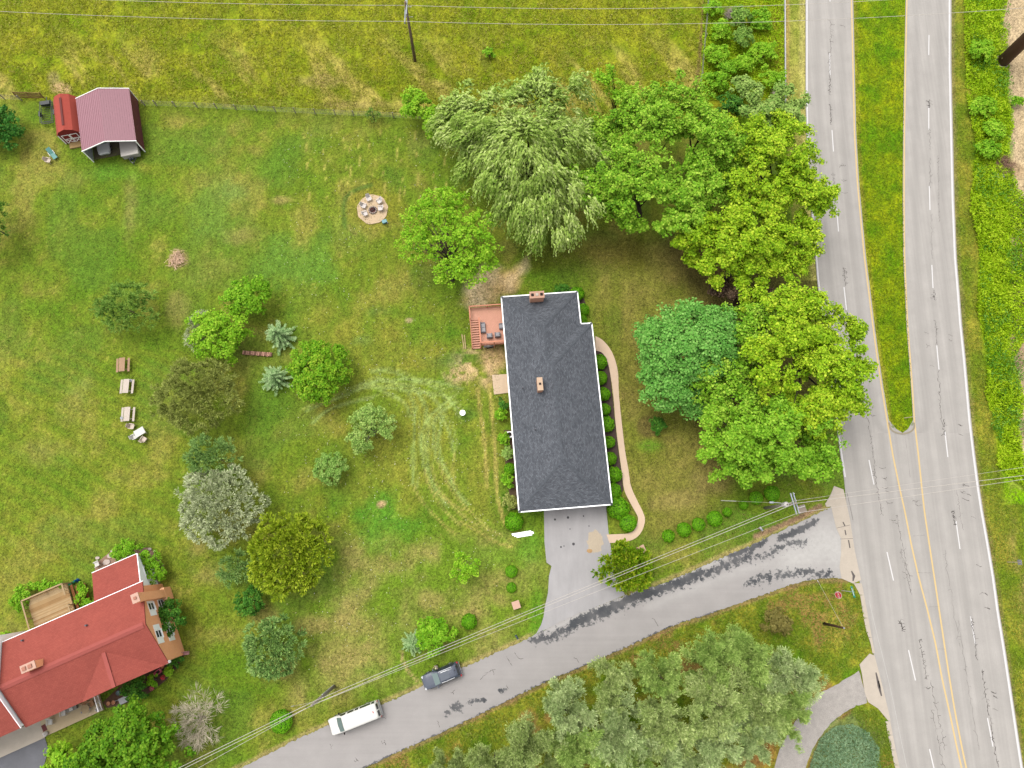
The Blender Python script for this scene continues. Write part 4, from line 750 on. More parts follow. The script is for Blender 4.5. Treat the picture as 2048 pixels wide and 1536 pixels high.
for x, y, r, c, t in [(1002, 830, 10, LM_BRT, 'northernmost leafy shrub on the west wall'), (1008, 878, 10, LM_BRT, 'leafy shrub just below the white air conditioner'), (1014, 905, 11, LM_SAGE, 'grey-green leafy shrub on the west wall'), (1016, 962, 12, LM_BRT, 'two-toned leafy shrub below the clipped west wall shrub'), (1020, 1003, 13, LM_OLIV, 'brownish leafy shrub near the south-west roof corner'), (1006, 808, 9, LM_DEEP, 'dark leafy shrub beside the sandy patio')]:
    bush('foundation_shrub', t, x, y, r, 0.8, crown_broad, c, r*1.25, 'loose shrubs on the west wall', per_m2=4, rc=0.3, nl=36, leaf=0.2)
for x, y, r, t in [(1023, 1143, 12, 'upper of the two small clipped shrubs west of the driveway'), (1023, 1175, 10, 'lower of the two small clipped shrubs west of the driveway')]: ball(t, x, y, r, LM_BOX, 0.7)
ball('dark clipped ball shrub between the driveway and the roadside shrub', 938, 1243, 15, LM_DEEP, 0.9); ball('dark low ball shrub beside the white van', 563, 1443, 22, leafmat('dark_box', (40, 72, 10), (64, 98, 16), (96, 124, 32)), 1.1)
for x, y, r, t in [(1337, 1072, 12, 'westernmost of the roadside clipped shrubs'), (1368, 1059, 14, 'second roadside clipped shrub from the west'), (1397, 1049, 13, 'third roadside clipped shrub from the west'), (1429, 1037, 15, 'easternmost and largest roadside clipped shrub'), (1512, 996, 13, 'round clipped shrub left of the transformer pole'), (1544, 987, 15, 'larger round clipped shrub under the bright green maple'), (1487, 1010, 9, 'small dark clipped shrub on the corner lawn'), (1454, 1024, 9, 'small shadowed clipped shrub beside the largest roadside shrub')]:
    ball(t, x, y, r, LM_BOX if r > 10 else LM_DEEP, 0.9)
# ---------------- pine grove south of the side road
pines = [crown_plume([(0, 0, 4.6, 3.9, 3.9, 3.6), (1.2, -0.8, 3.4, 2.8, 2.6, 2.4), (-1.4, 1.0, 3.2, 2.6, 2.6, 2.3)], per_m2=1.15, rc=0.85, nl=92, leaf=0.36, blade=0.95, bump=0.2, lift=0.8, bough=True) for _ in range(4)]
PINE_TRUNK = MB().tube([(0, 0, -.1), (0.1, 0, 3), (0, 0, 7)], [.22, .16, .05], 7)
LM_PINE2 = leafmat('grey_pine_needles', (98, 122, 68), (148, 166, 106), (194, 204, 150), 0.2, k=2.8); LM_PINE3 = leafmat('green_pine_needles', (86, 116, 46), (132, 158, 76), (182, 196, 118), 0.2, k=2.8)
for i, (x, y, r, t) in enumerate([(1062, 1492, 54, 'leftmost full pine of the grove'), (1130, 1418, 52, 'pine at the upper left edge of the grove'), (1152, 1512, 62, 'pine on the lower left photo edge of the grove'), (1222, 1378, 50, 'pine nearest the side road in the left of the grove'), (1242, 1462, 62, 'tall pine in the left centre of the grove'), (1318, 1352, 46, 'slim pine on the grove edge facing the driveway'), (1332, 1436, 62, 'central tall pine of the grove'), (1342, 1522, 58, 'central pine cut by the lower photo edge'), (1418, 1322, 50, 'grey pine on the upper grove edge'), (1432, 1406, 60, 'broad pine right of the grove centre'), (1428, 1500, 58, 'pine right of centre on the lower photo edge'), (1500, 1318, 54, 'pine at the upper right of the grove'), (1512, 1402, 66, 'broadest pine of the grove on its right side'), (1580, 1348, 52, 'rightmost pine above the gravel lane'), (1568, 1424, 46, 'pine overhanging the gravel lane bend'), (990, 1530, 50, 'pine at the lower left end of the grove'), (1490, 1476, 44, 'small pine near the bare orange soil'), (1262, 1535, 50, 'low pine on the photo edge left of centre'), (900, 1548, 40, 'pine beyond the grove cut by the lower photo edge')]):
    p = P(x, y, 4.6); s = r/ppm(x, y, 4.6)/4.1; t_ = thing('pine_tree', t, 'tree', (p.x, p.y, 0), rng.uniform(0, 6.28), 'pine grove'); t_.scale = (s, s, random.uniform(0.85, 1.1))
    obj('crown', pines[i % 4][0] , None, t_); t_.children[0].data.materials.clear() if False else None
    c = t_.children[0]; c.data = c.data if i < 4 else pines[i % 4][0]
    if not c.data.materials: c.data.materials.append(LM_PINE)
    c.material_slots[0].link = 'OBJECT'; c.material_slots[0].material = (LM_PINE, LM_PINE2, LM_PINE3)[i % 3]
    PINE_TRUNK.build('trunk', M_BARK, t_, True)
bush('dead_edged_shrub', 'brown-tinged shrub on the grassy corner beside the pine grove', 1553, 1244, 30, 1.4, crown_broad, leafmat('russet_leaf', (92, 90, 40), (132, 122, 62), (160, 152, 86)), 24, per_m2=1.8, rc=0.45, nl=44, leaf=0.22)
for x, y, r, ry, h, lm, t in [(1478, 35, 20, 22, 1.6, LM_YEW, 'dark evergreen shrub beside the dead branches at the top edge'), (1488, 78, 22, 18, 1.5, LM_YEW, 'dark ragged shrub in the tall weeds left of the guard rail'), (1430, 168, 26, 22, 1.3, LM_BRT, 'green shrub at the foot of the wire fence'), (1490, 180, 30, 24, 1.6, LM_SAGE, 'grey-green shrub just above the cedar'), (1455, 140, 22, 16, 1.0, LM_BRT, 'weedy shrub with white blossom below the ragged evergreen'), (1460, 215, 26, 22, 1.6, LM_DEEP, 'deep green shrub filling the gap between fence end and cedar'), (1425, 20, 18, 16, 1.0, LM_LIME, 'lime green shrub at the top of the wire fence strip'), (1440, 62, 22, 20, 1.2, LM_LIME, 'lime green shrub left of the dark ragged evergreen'), (1432, 112, 24, 22, 1.2, LM_LIME, 'bushy lime green shrub midway down the fence strip'), (1520, 40, 22, 24, 1.1, LM_BRT, 'bright shrub between the dark evergreen and the guard rail'), (1525, 110, 28, 26, 1.2, LM_LIME, 'large yellow-green weed shrub beside the guard rail'), (1545, 160, 24, 20, 1.2, LM_LIME, 'yellow-green weed shrub at the lower end of the guard rail'), (1485, 130, 22, 18, 1.1, LM_LIME, 'yellow-green shrub in the middle of the thicket')]:
    bush('thicket_shrub', t, x, y, r, h, crown_broad, lm, ry, 'thicket shrubs', per_m2=1.7, rc=0.5, nl=46, leaf=0.24)
for x, y, r, ry, h, t in [(1962, 102, 24, 22, 1.2, 'taller yellow-green bush near the brown steel pole'), (1985, 262, 22, 20, 0.9, 'rounded weed bush below the steel pole'), (1965, 215, 24, 22, 0.8, 'leafy weed bush beside the east verge'), (2030, 205, 14, 9, 0.7, 'dark bush on the bare track'), (1975, 300, 24, 18, 1.0, 'dark green bush above the dead brush')]:
    bush('weed_bush', t, x, y, r, h, crown_broad, LM_LIME if 'dark' not in t else LM_BRT, ry, 'bushes on the east bank', per_m2=2, rc=0.45, nl=44, leaf=0.24)
# ---------------- leafless bushes
def twigs(name, label, px, py, r, h, n, mat, cat='shrub', spread=1.0):
    p = P(px, py, h*0.5); R = r/ppm(px, py, h*0.5); t = thing(name, label, cat, (p.x, p.y, 0)); b = MB()
    for _ in range(n):
        a = random.uniform(0, 6.283); f = random.random()**0.6; e = Vector((math.cos(a)*R*f, math.sin(a)*R*f, h*(1.05-0.55*f*f)*random.uniform(.7, 1))); m = e*0.5+Vector((random.gauss(0, .12), random.gauss(0, .12), h*0.12))
        b.tube([(random.gauss(0, .1), random.gauss(0, .1), 0), m, e], [0.03, 0.028, 0.02], 3, False)
        for _k in range(5):
            s = m+(e-m)*random.random(); q = s+Vector((random.gauss(0, .4), random.gauss(0, .35), random.uniform(0, .35))); b.tube([s, q], [0.02, 0.01], 3, False)
    b.build('twigs', mat, t); MB().tube([(0, 0, -.1), (0, 0, .4)], [.15, .1], 6).build('stem', M_BARK, t); return t
M_TWIG = M('bleached_twigs', S(206, 192, 174, 1.2), 0.9, 0.2, 3)
bush('bare_lilac', 'leafless pale grey twiggy bush in front of the red house', 398, 1440, 52, 1.7, crown_plume, leafmat('bare_twigs', (150, 138, 116), (190, 178, 156), (222, 210, 190), 0.1, k=1.9), 52, per_m2=0.5, rc=0.9, nl=46, leaf=0.75, asp=0.03, inner=0.35, spread=0.9, limbs=24, bark=M_TWIG)
twigs('dead_brush', 'heap of dead grey branches at the top edge in the weeds', 1460, 28, 14, 0.9, 60, M_TWIG, 'branches'); twigs('dead_brush', 'pile of dried brown branches on the east bank', 2012, 328, 24, 0.7, 90, M('dry_brown_twigs', S(178, 140, 112)), 'branches')
twigs('dead_twigs', 'small bare grey shrub beside the cedar crown', 1555, 190, 14, 3.6, 40, M_TWIG)
# ---------------- ground cover that cannot be counted
def scatter(name, poly, n, mat, leaf=(0.2, 0.4), asp=0.3, hmax=0.25, label=None, cat='weeds', lump=2.2, tilt=0.9, thr=0.0, avoid=None):
    xs = [q[0] for q in poly]; ys = [q[1] for q in poly]; px = rng.uniform(min(xs), max(xs), n*3); py = rng.uniform(min(ys), max(ys), n*3)
    k = inside(px, py, poly)
    if avoid is not None: k &= ~avoid(px, py)
    px, py = px[k][:n], py[k][:n]; w = np.array([P(a, b) for a, b in zip(px, py)]); nz = fbm(w[:, 0], w[:, 1], lump, 3, 3); k = nz+rng.random(len(nz))*0.2 > thr; w, nz = w[k], nz[k]
    hh = hmax*np.clip((nz-0.25)*1.9, 0.12, 1); p = w.copy(); p[:, 2] = hh*rng.random(len(w))**0.5+0.02
    d = rand_dir(len(w)); d[:, 2] = np.abs(d[:, 2])*0.8+0.15; nr = np.array([0, 0, 1.0])+tilt*rand_dir(len(w)); L = rng.uniform(*leaf, len(w)); t = 0.5*fbm(w[:, 0], w[:, 1], 1.6, 5, 2)+0.5*rng.random(len(w))
    o = obj(name, leaf_mesh(name, p, d, nr, L, L*asp, t), mat); tag(o, label, cat, kind='stuff'); return o
LM_GRASS = leafmat('meadow_grass', (116, 132, 22), (156, 158, 46), (206, 194, 112), 0.3); LM_WEED = leafmat('rank_weed', (112, 152, 10), (154, 188, 22), (194, 212, 54), 0.3, k=2.0)
LM_VERGE = leafmat('verge_grass', (86, 128, 24), (126, 152, 42), (178, 178, 90), 0.3); LM_LAWN = leafmat('lawn_grass', (86, 122, 22), (122, 142, 38), (176, 164, 84), 0.3); LM_JUN = leafmat('ground_juniper', (76, 108, 74), (116, 146, 106), (160, 180, 142), 0.1, k=2.0)
scatter('meadow_grass', [(-10, -20), (1405, -20), (1396, 238), (900, 230), (700, 222), (285, 204), (-10, 194)], 60000, LM_GRASS, (0.25, 0.55), 0.2, 0.22, 'uncut yellow-green grass of the north meadow', 'grass', thr=0.45)
yl2 = lambda py: np.interp(py, [t[0] for t in YEL_L], [t[1] for t in YEL_L]); yr2 = lambda py: np.interp(py, [t[0] for t in YEL_R], [t[1] for t in YEL_R])
scatter('median_grass', [(1708, -20), (1808, -20), (1806, 400), (1808, 520), (1826, 850), (1806, 864), (1784, 856), (1735, 520), (1716, 300)], 16000, leafmat('median_grass', (80, 124, 12), (118, 146, 24), (156, 166, 52)), (0.15, 0.35), 0.25, 0.14, 'green grass filling the tapering highway median', 'grass')
rw2 = lambda py: np.interp(py, [t[0] for t in RIGHT_WHITE], [t[1] for t in RIGHT_WHITE])
scatter('roadside_weeds', [(1926, -20), (2014, -20), (2004, 50), (2018, 120), (2012, 200), (2026, 250), (2012, 300), (2030, 380), (2060, 420), (2060, 660), (2024, 720), (2046, 800), (2034, 860), (2060, 990), (1990, 930), (2000, 860), (1966, 790), (1976, 700), (1950, 620), (1960, 520), (1936, 420), (1950, 300), (1930, 180)], 44000, LM_WEED, (0.22, 0.55), 0.36, 0.95, 'rank bright green weeds on the bank east of the highway', 'weeds', thr=0.3)
scatter('roadside_weeds', [(1904, -20), (1940, -20), (1948, 420), (1965, 700), (1990, 900), (2048, 1010), (2060, 1500), (2050, 1540), (1990, 1160), (1940, 820), (1914, 520)], 16000, LM_VERGE, (0.15, 0.35), 0.25, 0.14, 'mixed verge grass along the east edge line', 'grass', thr=0.4)
scatter('bank_undergrowth', [(1934, -20), (2016, -20), (2018, 120), (2024, 250), (2030, 380), (2060, 420), (2060, 660), (2046, 800), (2060, 990), (1980, 860), (1960, 620), (1944, 300)], 16000, leafmat('undergrowth_leaf', (62, 112, 20), (96, 150, 34), (150, 190, 84), k=1.7), (0.2, 0.45), 0.4, 1.0, 'darker leafy undergrowth in patches on the east bank', 'weeds', lump=4.0, thr=0.62)
scatter('thicket_weeds', [(1408, -20), (1568, -20), (1571, 190), (1500, 200), (1398, 200)], 15000, LM_WEED, (0.22, 0.5), 0.32, 0.45, 'tall bright weeds between wire fence and guard rail', 'weeds', thr=0.3)
scatter('verge_grass', [(700, 1540), (760, 1530), (1030, 1402), (1200, 1325), (1360, 1252), (1540, 1192), (1640, 1162), (1690, 1164), (1722, 1200), (1735, 1270), (1735, 1305), (1710, 1330), (1640, 1380), (1600, 1300), (1400, 1290), (1200, 1370), (1000, 1480), (860, 1545)], 20000, LM_VERGE, (0.16, 0.4), 0.3, 0.2, 'rough grass strip between side road and pine grove', 'grass', thr=0.4)
scatter('verge_grass', [(1700, 1420), (1750, 1420), (1775, 1450), (1790, 1540), (1740, 1540), (1735, 1480)], 2500, LM_VERGE, (0.16, 0.35), 0.25, 0.15, 'grass wedge between the gravel lane and the gutter', 'grass')
scatter('ground_juniper', [(1622, 1520), (1640, 1475), (1670, 1452), (1705, 1448), (1735, 1462), (1756, 1495), (1762, 1545), (1616, 1545)], 7500, LM_JUN, (0.2, 0.42), 0.22, 0.45, 'low blue-green mat inside the bend of the gravel lane', 'ground cover', lump=1.0)
roads = lambda px, py: inside(px, py, DRIVE)
scatter('lawn_grass', [(-10, 215), (800, 240), (1000, 520), (1000, 1000), (1080, 1100), (1080, 1250), (840, 1365), (500, 1510), (380, 1500), (420, 1380), (300, 1090), (40, 1150), (-10, 1200)], 56000, LM_LAWN, (0.14, 0.32), 0.22, 0.07, 'mown lawn grass behind and beside the houses', 'grass', thr=0.46, tilt=0.7)
scatter('lawn_grass', [(1060, 500), (1300, 480), (1480, 600), (1480, 960), (1660, 960), (1640, 1010), (1500, 1080), (1300, 1165), (1270, 1090), (1292, 1040), (1255, 960), (1240, 800), (1225, 700), (1190, 640), (1160, 560)], 14000, leafmat('dry_lawn_grass', (98, 122, 36), (146, 142, 66), (190, 168, 108)), (0.14, 0.3), 0.22, 0.07, 'dry front lawn grass east of the dark roofed house', 'grass', thr=0.46, tilt=0.7)

fx = rng.uniform(560, 1000, 900); fy_ = rng.uniform(250, 1350, 900); kk = (fy_ < 1400-0.45*(fx-500)); w_ = np.array([P(a, b_, 0.06) for a, b_ in zip(fx[kk], fy_[kk])])
tag(obj('lawn_clover_flowers', leaf_mesh('lawn_clover_flowers', w_, rand_dir(len(w_))*np.array([1, 1, .1]), np.tile([0, 0, 1.0], (len(w_), 1)), rng.uniform(.06, .15, len(w_)), .09, rng.random(len(w_))), leafmat('clover_petal', (216, 204, 160), (236, 226, 196), (250, 246, 232))), 'scattered tiny pale clover flowers in the back lawn', 'flowers', kind='stuff')
# ================================================================= BUILDINGS
def frame(name, label, cat, origin, deg):
    return thing(name, label, cat, (origin[0], origin[1], 0), math.radians(deg))
def shingle(name, c1, c2, cm, rot=0.0, amp=0.5):
    m, n, l, b = _new(name); tc = n.new('ShaderNodeTexCoord'); mp = n.new('ShaderNodeMapping'); mp.inputs['Rotation'].default_value = (0, 0, rot)
    l.new(tc.outputs['Object'], mp.inputs[0]); bt = n.new('ShaderNodeTexBrick'); l.new(mp.outputs[0], bt.inputs['Vector'])
    bt.inputs['Scale'].default_value = 1.0; bt.inputs['Brick Width'].default_value = 0.32; bt.inputs['Row Height'].default_value = 0.15; bt.inputs['Mortar Size'].default_value = 0.012; bt.inputs['Bias'].default_value = 0.0
    for k, c in (('Color1', c1), ('Color2', c2), ('Mortar', cm)): bt.inputs[k].default_value = (*c, 1)
    a = _noise(n, l, 5.0, 3, 0.7); a2 = _noise(n, l, 0.5, 3); t = _math(n, l, 'ADD', _math(n, l, 'MULTIPLY', a, 2*amp), _math(n, l, 'MULTIPLY', a2, 0.3)); t = _math(n, l, 'ADD', t, 0.85-amp)
    v = n.new('ShaderNodeVectorMath'); v.operation = 'SCALE'; l.new(bt.outputs['Color'], v.inputs[0]); l.new(t, v.inputs['Scale']); l.new(v.outputs[0], b.inputs['Base Color'])
    b.inputs['Roughness'].default_value = 0.9; b.inputs['Specular IOR Level'].default_value = 0.2; _bump(n, l, bt.outputs['Fac'], b, 0.4, 0.01); MATS[name] = m; return m
def brick_mat(name, c1, c2, cm):
    m, n, l, b = _new(name); tc = n.new('ShaderNodeTexCoord'); sx = n.new('ShaderNodeSeparateXYZ'); l.new(tc.outputs['Object'], sx.inputs[0]); cx = n.new('ShaderNodeCombineXYZ')
    l.new(_math(n, l, 'ADD', sx.outputs[0], sx.outputs[1]), cx.inputs[0]); l.new(sx.outputs[2], cx.inputs[1]); bt = n.new('ShaderNodeTexBrick'); l.new(cx.outputs[0], bt.inputs['Vector'])
    bt.inputs['Scale'].default_value = 1.0; bt.inputs['Brick Width'].default_value = 0.22; bt.inputs['Row Height'].default_value = 0.075; bt.inputs['Mortar Size'].default_value = 0.008
    for k, c in (('Color1', c1), ('Color2', c2), ('Mortar', cm)): bt.inputs[k].default_value = (*c, 1)
    l.new(bt.outputs['Color'], b.inputs['Base Color']); b.inputs['Roughness'].default_value = 0.9; _bump(n, l, bt.outputs['Fac'], b, 0.4, 0.01); MATS[name] = m; return m
M_SHU = shingle('charcoal_shingle', S(94, 98, 105), S(124, 127, 134), S(76, 80, 86), math.pi/2, 0.6); M_SHV = shingle('charcoal_shingle_hip', S(94, 98, 105), S(124, 127, 134), S(76, 80, 86), 0.0, 0.6)
M_CAP = M('charcoal_ridge_cap', S(98, 102, 109), 0.9, 0.55, 2.5, fine=0.3); M_TRIM = M('white_trim', (.72, .715, .7), 0.5, 0.03); M_BRK = brick_mat('orange_brick', S(222, 152, 116, 1.3), S(204, 132, 100, 1.3), S(216, 196, 174)); M_TANBRK = brick_mat('tan_brick', S(250, 172, 120, 2.0), S(240, 160, 108, 2.0), S(236, 184, 142, 2.0))
M_GLASS = M('window_glass', (0.02, 0.025, 0.03), 0.08, 0.02, spec=0.6); M_DARK = M('dark_opening', S(46, 34, 30), 0.9)
M_SIDE = M('cream_siding', S(222, 212, 196), 0.7, 0.05)
def solid_roof(parent, planes, under, name='roof', mats=None):
    """planes: lists of 3D points; under: soffit polygon; one closed roof part"""
    b = MB(); idx = []
    for k, p in enumerate(planes): b.quad(*p); idx.append(k)
    b.quad(*under[::-1]); o = b.build(name, None, parent)
    for m in mats: o.data.materials.append(m[0])
    lut = [i for i, m in enumerate(mats) for _ in range(m[1])]
    for f, i in zip(o.data.polygons, lut): f.material_index = i
    return o
def caps(parent, lines, mat, w=0.3, step=0.33, name='ridge_cap'):
    for a, c in lines:
        a, c = Vector(a), Vector(c); n = max(2, int((c-a).length/step)); b = MB(); d = (c-a).normalized()
        for i in range(n):
            q = a+(c-a)*((i+0.5)/n); r = random.uniform(-.006, .014); tl = d*(step*0.56)+Vector((0, 0, 0.012))
            b.beam(q-tl+Vector((0, 0, .012+r)), q+tl+Vector((0, 0, .012+r)), w*random.uniform(.8, 1.05), 0.012)
        b.build(name, mat, parent)
def gutter(parent, pts, z, w=0.13, mat=None, close=True):
    n = len(pts); c = Vector((sum(p[0] for p in pts)/n, sum(p[1] for p in pts)/n, 0))
    for i in range(n if close else n-1):
        a, d = Vector((*pts[i][:2], z)), Vector((*pts[(i+1) % n][:2], z)); MB().beam(a-(d-a).normalized()*w*0.5, d+(d-a).normalized()*(w*0.5-0.004), w, 0.14).build('gutter', mat or M_TRIM, parent)
def window(parent, c, nrm, w=0.9, h=1.3, shutters=0.0, sh_mat=None):
    """window on a vertical wall: centre c, outward horizontal normal"""
    n = Vector(nrm).normalized(); t = Vector((-n.y, n.x, 0)); c = Vector(c); R = Matrix((t, n, Vector((0, 0, 1)))).transposed()
    f = MB()
    for dx, dz, sx, sz in ((0, h/2, w+.16, .1), (0, -h/2, w+.16, .1), (-w/2, 0, .1, h-.1), (w/2, 0, .1, h-.1), (0, 0, w-.1, .06)): f.box(c+R @ Vector((dx, 0.03, dz)), (sx, .08, sz), M4=R)
    o = f.build('window', M_TRIM, parent); MB().box(c+R @ Vector((0, 0.01, 0)), (w-.1, .04, h-.1), M4=R).build('pane', M_GLASS, o); MB().box(c+R @ Vector((0, .07, -h/2-.09)), (w+.25, .16, .06), M4=R).build('sill', M_TRIM, o)
    if shutters:
        for s in (-1, 1): MB().box(c+R @ Vector((s*(w/2+shutters/2+.07), .03, 0)), (shutters, .06, h+.1), M4=R).build('shutter', sh_mat or M_TRIM, o)
    return o
# ---------------- the ranch house with the charcoal hip roof
HE, SL = 4.0, 0.33
A_ = P(1038, 1024, HE); W_, L_, WN, LN_ = 11.46, 27.85, 10.03, 23.4
HS = frame('ranch_house', 'long ranch house with charcoal shingle hip roof and white gutters', 'house', A_, 4.65)
pt = lambda u, v, h=0.0: Vector((u, v, HE+h*SL))
A, B, C, D, E_, F_ = pt(0, 0), pt(W_, 0), pt(W_, LN_), pt(WN, LN_), pt(WN, L_), pt(0, L_)
R1, R2, R3, R4 = pt(W_/2, W_/2, W_/2), pt(W_/2, LN_-W_/2, W_/2), pt(WN/2, LN_-WN/2, WN/2), pt(WN/2, L_-WN/2, WN/2)
roof = solid_roof(HS, [[A, R1, R2, R3, R4, F_], [B, C, R2, R1], [D, E_, R4, R3], [A, B, R1], [C, D, R3, R2], [E_, F_, R4]], [p-Vector((0, 0, .16)) for p in (A, B, C, D, E_, F_)], mats=[(M_SHU, 3), (M_SHV, 4)])
caps(roof, [(R1, R2), (R3, R4), (A, R1), (B, R1), (C, R2), (E_, R4), (F_, R4), (R3, R2)], M_CAP)
gutter(roof, [(p.x, p.y) for p in (A, B, C, D, E_, F_)], HE-0.05, 0.15)
wp = [(.5, .5), (W_-.5, .5), (W_-.5, LN_-.5), (WN-.5, LN_-.5), (WN-.5, L_-.5), (.5, L_-.5)]
wall_o = MB().prism(wp, -0.05, HE-.17).build('wall', brick_mat('house_brick', S(190, 120, 90), S(168, 100, 78), S(196, 176, 156)), HS)
for gx in (3.0, 8.0):
    g = MB()
    for k in range(4): g.box((gx, .46, .42+k*.56), (3.2, .06, .53))
    go = g.build('garage_door', M_TRIM, HS); MB().box((gx, .42, .28), (.3, .05, .05)).build('handle', M_DARK, go)
for v in (3, 7.5, 12.5, 17.5, 21): window(HS, (W_-.5, v, 2.4), (1, 0, 0), 1.4, 1.3)
for v in (4, 9, 14.5, 24): window(HS, (.5, v, 2.6), (-1, 0, 0), 1.2, 1.2)
window(HS, (7.5, L_-.5, 2.6), (0, 1, 0), 1.2, 1.2)
dr = MB().box((.47, 19.4, 2.9), (.08, 1.8, 2.1)).build('door', M_TRIM, HS); MB().box((.42, 18.7, 2.85), (.06, .05, .16)).build('handle', M_DARK, dr)
def to_local(o, p): return Vector(o.matrix_local.inverted() @ Vector(p)) if False else Matrix.Rotation(-o.rotation_euler[2], 3, 'Z') @ (Vector(p)-Vector((o.location.x, o.location.y, 0)))
q = to_local(HS, P(1074, 589, 6.2)); c1 = MB().box((q.x, q.y, 3.0), (1.75, .78, 6.1)).build('chimney', M_BRK, roof)
MB().box((q.x, q.y, 6.1), (1.9, .92, .12)).build('chimney_cap', M('cap_mortar', S(226, 176, 148)), c1)
q0 = q.copy()
for s in (-.58, 0.0, .58): (MB().box((q0.x+s, q0.y, 6.21), (.34, .34, .1)).build('flue', M_DARK if s else M_CONC, c1))
q = to_local(HS, P(1080, 768, 6.6)); c2 = MB().box((q.x, q.y, 5.9), (.62, 1.55, 1.5)).build('chimney', M_BRK, roof); MB().box((q.x, q.y, 6.68), (.7, 1.65, .08)).build('chimney_cap', M('pale_cap', S(232, 198, 166)), c2); MB().box((q.x, q.y, 6.75), (.26, .26, .08)).build('flue', M_DARK, c2)
for x, y in ((1046, 775), (1094, 813), (1071, 858)): q = to_local(HS, P(x, y, 5.4)); MB().lathe((q.x, q.y, 4.9), [(.09, 0), (.09, .75), (.06, .76)], 8).build('vent_pipe', M('pipe_grey', S(120, 120, 128)), roof)
# ---------------- salmon painted deck with stairs
HD = 1.8
M_DECK = M('salmon_deck_stain', S(244, 178, 150, 1.1), 0.75, 0.12, 2.5, 0.1); M_DECK2 = M('salmon_rail_stain', S(238, 160, 126, 1.1), 0.75, 0.12, 2.5); M_RISE = M('shadowed_riser', S(176, 98, 70), 0.8)  # riser colour is the deck stain darkened, tread shade painted in
q = P(938, 617, HD); DK = frame('wooden_deck', 'salmon stained deck with stairs on the west side of the charcoal roofed house', 'deck', (*q[:2],), 4.65)
LX = lambda x, y, h=HD: to_local(DK, P(x, y, h))
xr = to_local(DK, HS.location+Matrix.Rotation(HS.rotation_euler[2], 3, 'Z') @ Vector((.5, 24, 0))).x-0.02; yb = LX(962, 690).y; xs_ = LX(961, 690).x; sy0 = LX(950, 640).y; sy1 = LX(950, 698, 0.1).y
nb = int((xr-0.05)/0.15)
for i in range(nb):
    x = .08+i*.15; y1 = yb if x > xs_ else sy0
    MB().box((x, (y1)/2-.02, HD-.02), (.138, -y1-.04, .04)).build('plank', M_DECK, DK)
fr = MB(); 
for a, c in (((0, 0), (xr, 0)), ((0, 0), (0, sy0)), ((xs_, sy0), (xs_, yb)), ((xs_, yb), (xr, yb)), ((0, sy0), (xs_, sy0))): fr.beam((*a, HD-.17), (*c, HD-.17), .06, .24)
fr.build('joists', M_DECK2, DK)
for x, y in ((.06, -.06), (xr/2, -.06), (.06, sy0+.06), (xs_+.06, yb+.06), ((xs_+xr)/2, yb+.06)): MB().box((x, y, (HD+1.0)/2), (.12, .12, HD+1.0)).build('post', M_DECK2, DK)
for a, c in (((0.06, -.06), (xr, -.06)), ((.06, -.06), (.06, sy0)), ((xs_+.06, sy0), (xs_+.06, yb+.06)), ((xs_+.06, yb+.06), (xr, yb+.06))):
    MB().beam((*a, HD+1.0), (*c, HD+1.0), .16, .05).build('handrail', M_DECK2, DK); MB().beam((*a, HD+.15), (*c, HD+.15), .05, .08).build('lower_rail', M_DECK2, DK)
    d = Vector(c)-Vector(a); nn = int(d.length/.16); bb = MB()
    for i in range(1, nn): qq = Vector(a)+d*i/nn; bb.box((qq.x, qq.y, HD+.58), (.04, .04, .8))
    tag(bb.build('baluster', M_DECK2, DK), kind='stuff')
NT = 12; run = (sy1-sy0)/NT
for k in range(NT):
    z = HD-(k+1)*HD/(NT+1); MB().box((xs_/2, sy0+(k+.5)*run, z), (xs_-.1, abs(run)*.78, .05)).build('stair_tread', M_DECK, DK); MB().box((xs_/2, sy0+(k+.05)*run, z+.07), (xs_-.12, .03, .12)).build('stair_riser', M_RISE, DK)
for x in (.05, xs_): MB().beam((x, sy0, HD-.1), (x, sy1, .02), .06, .3).build('stringer', M_DECK2, DK); MB().beam((x, sy0, HD+.95), (x, sy1, .95), .1, .06).build('handrail', M_DECK2, DK); MB().box((x, sy1, .5), (.1, .1, 1.0)).build('post', M_DECK2, DK)
M_WICK = M('grey_wicker', S(160, 156, 160), 0.9, 0.25, 12); M_CUSH = M('grey_cushion', S(190, 186, 188), 0.9, 0.1, 3)
def patio_seat(label, px, py, w, rz, name='patio_chair', cat='chair'):
    p = P(px, py, HD+.45); t = thing(name, label, cat, (p.x, p.y, HD), rz, 'deck seating')
    MB().box((0, 0, .22), (w, .66, .3)).build('seat_base', M_WICK, t, bevel=.03); MB().box((0, .3, .55), (w, .1, .5)).build('backrest', M_WICK, t, bevel=.03)
    for s in (-1, 1): MB().box((s*(w/2-.04), 0, .42), (.1, .66, .28)).build('armrest', M_WICK, t, bevel=.02)
    n = 2 if w > 1 else 1
    for i in range(n): MB().box(((i-(n-1)/2)*(w-.2)/n, -.03, .42), ((w-.26)/n, .54, .12)).build('seat_cushion', M_CUSH, t, bevel=.03)
    for s in (-1, 1):
        for r in (-1, 1): MB().box((s*(w/2-.06), r*.27, .04), (.05, .05, .08)).build('leg', M_DARK, t)
patio_seat('two-seat grey wicker sofa beside the deck stair rail', 966, 655, 1.35, math.radians(94), 'patio_sofa', 'sofa'); patio_seat('left grey wicker chair at the south rail of the deck', 979, 671, .72, math.radians(184)); patio_seat('right grey wicker chair at the south rail of the deck', 995, 669, .72, math.radians(184)); patio_seat('grey wicker chair half under the charcoal roof eave', 1003, 652, .72, math.radians(-86))
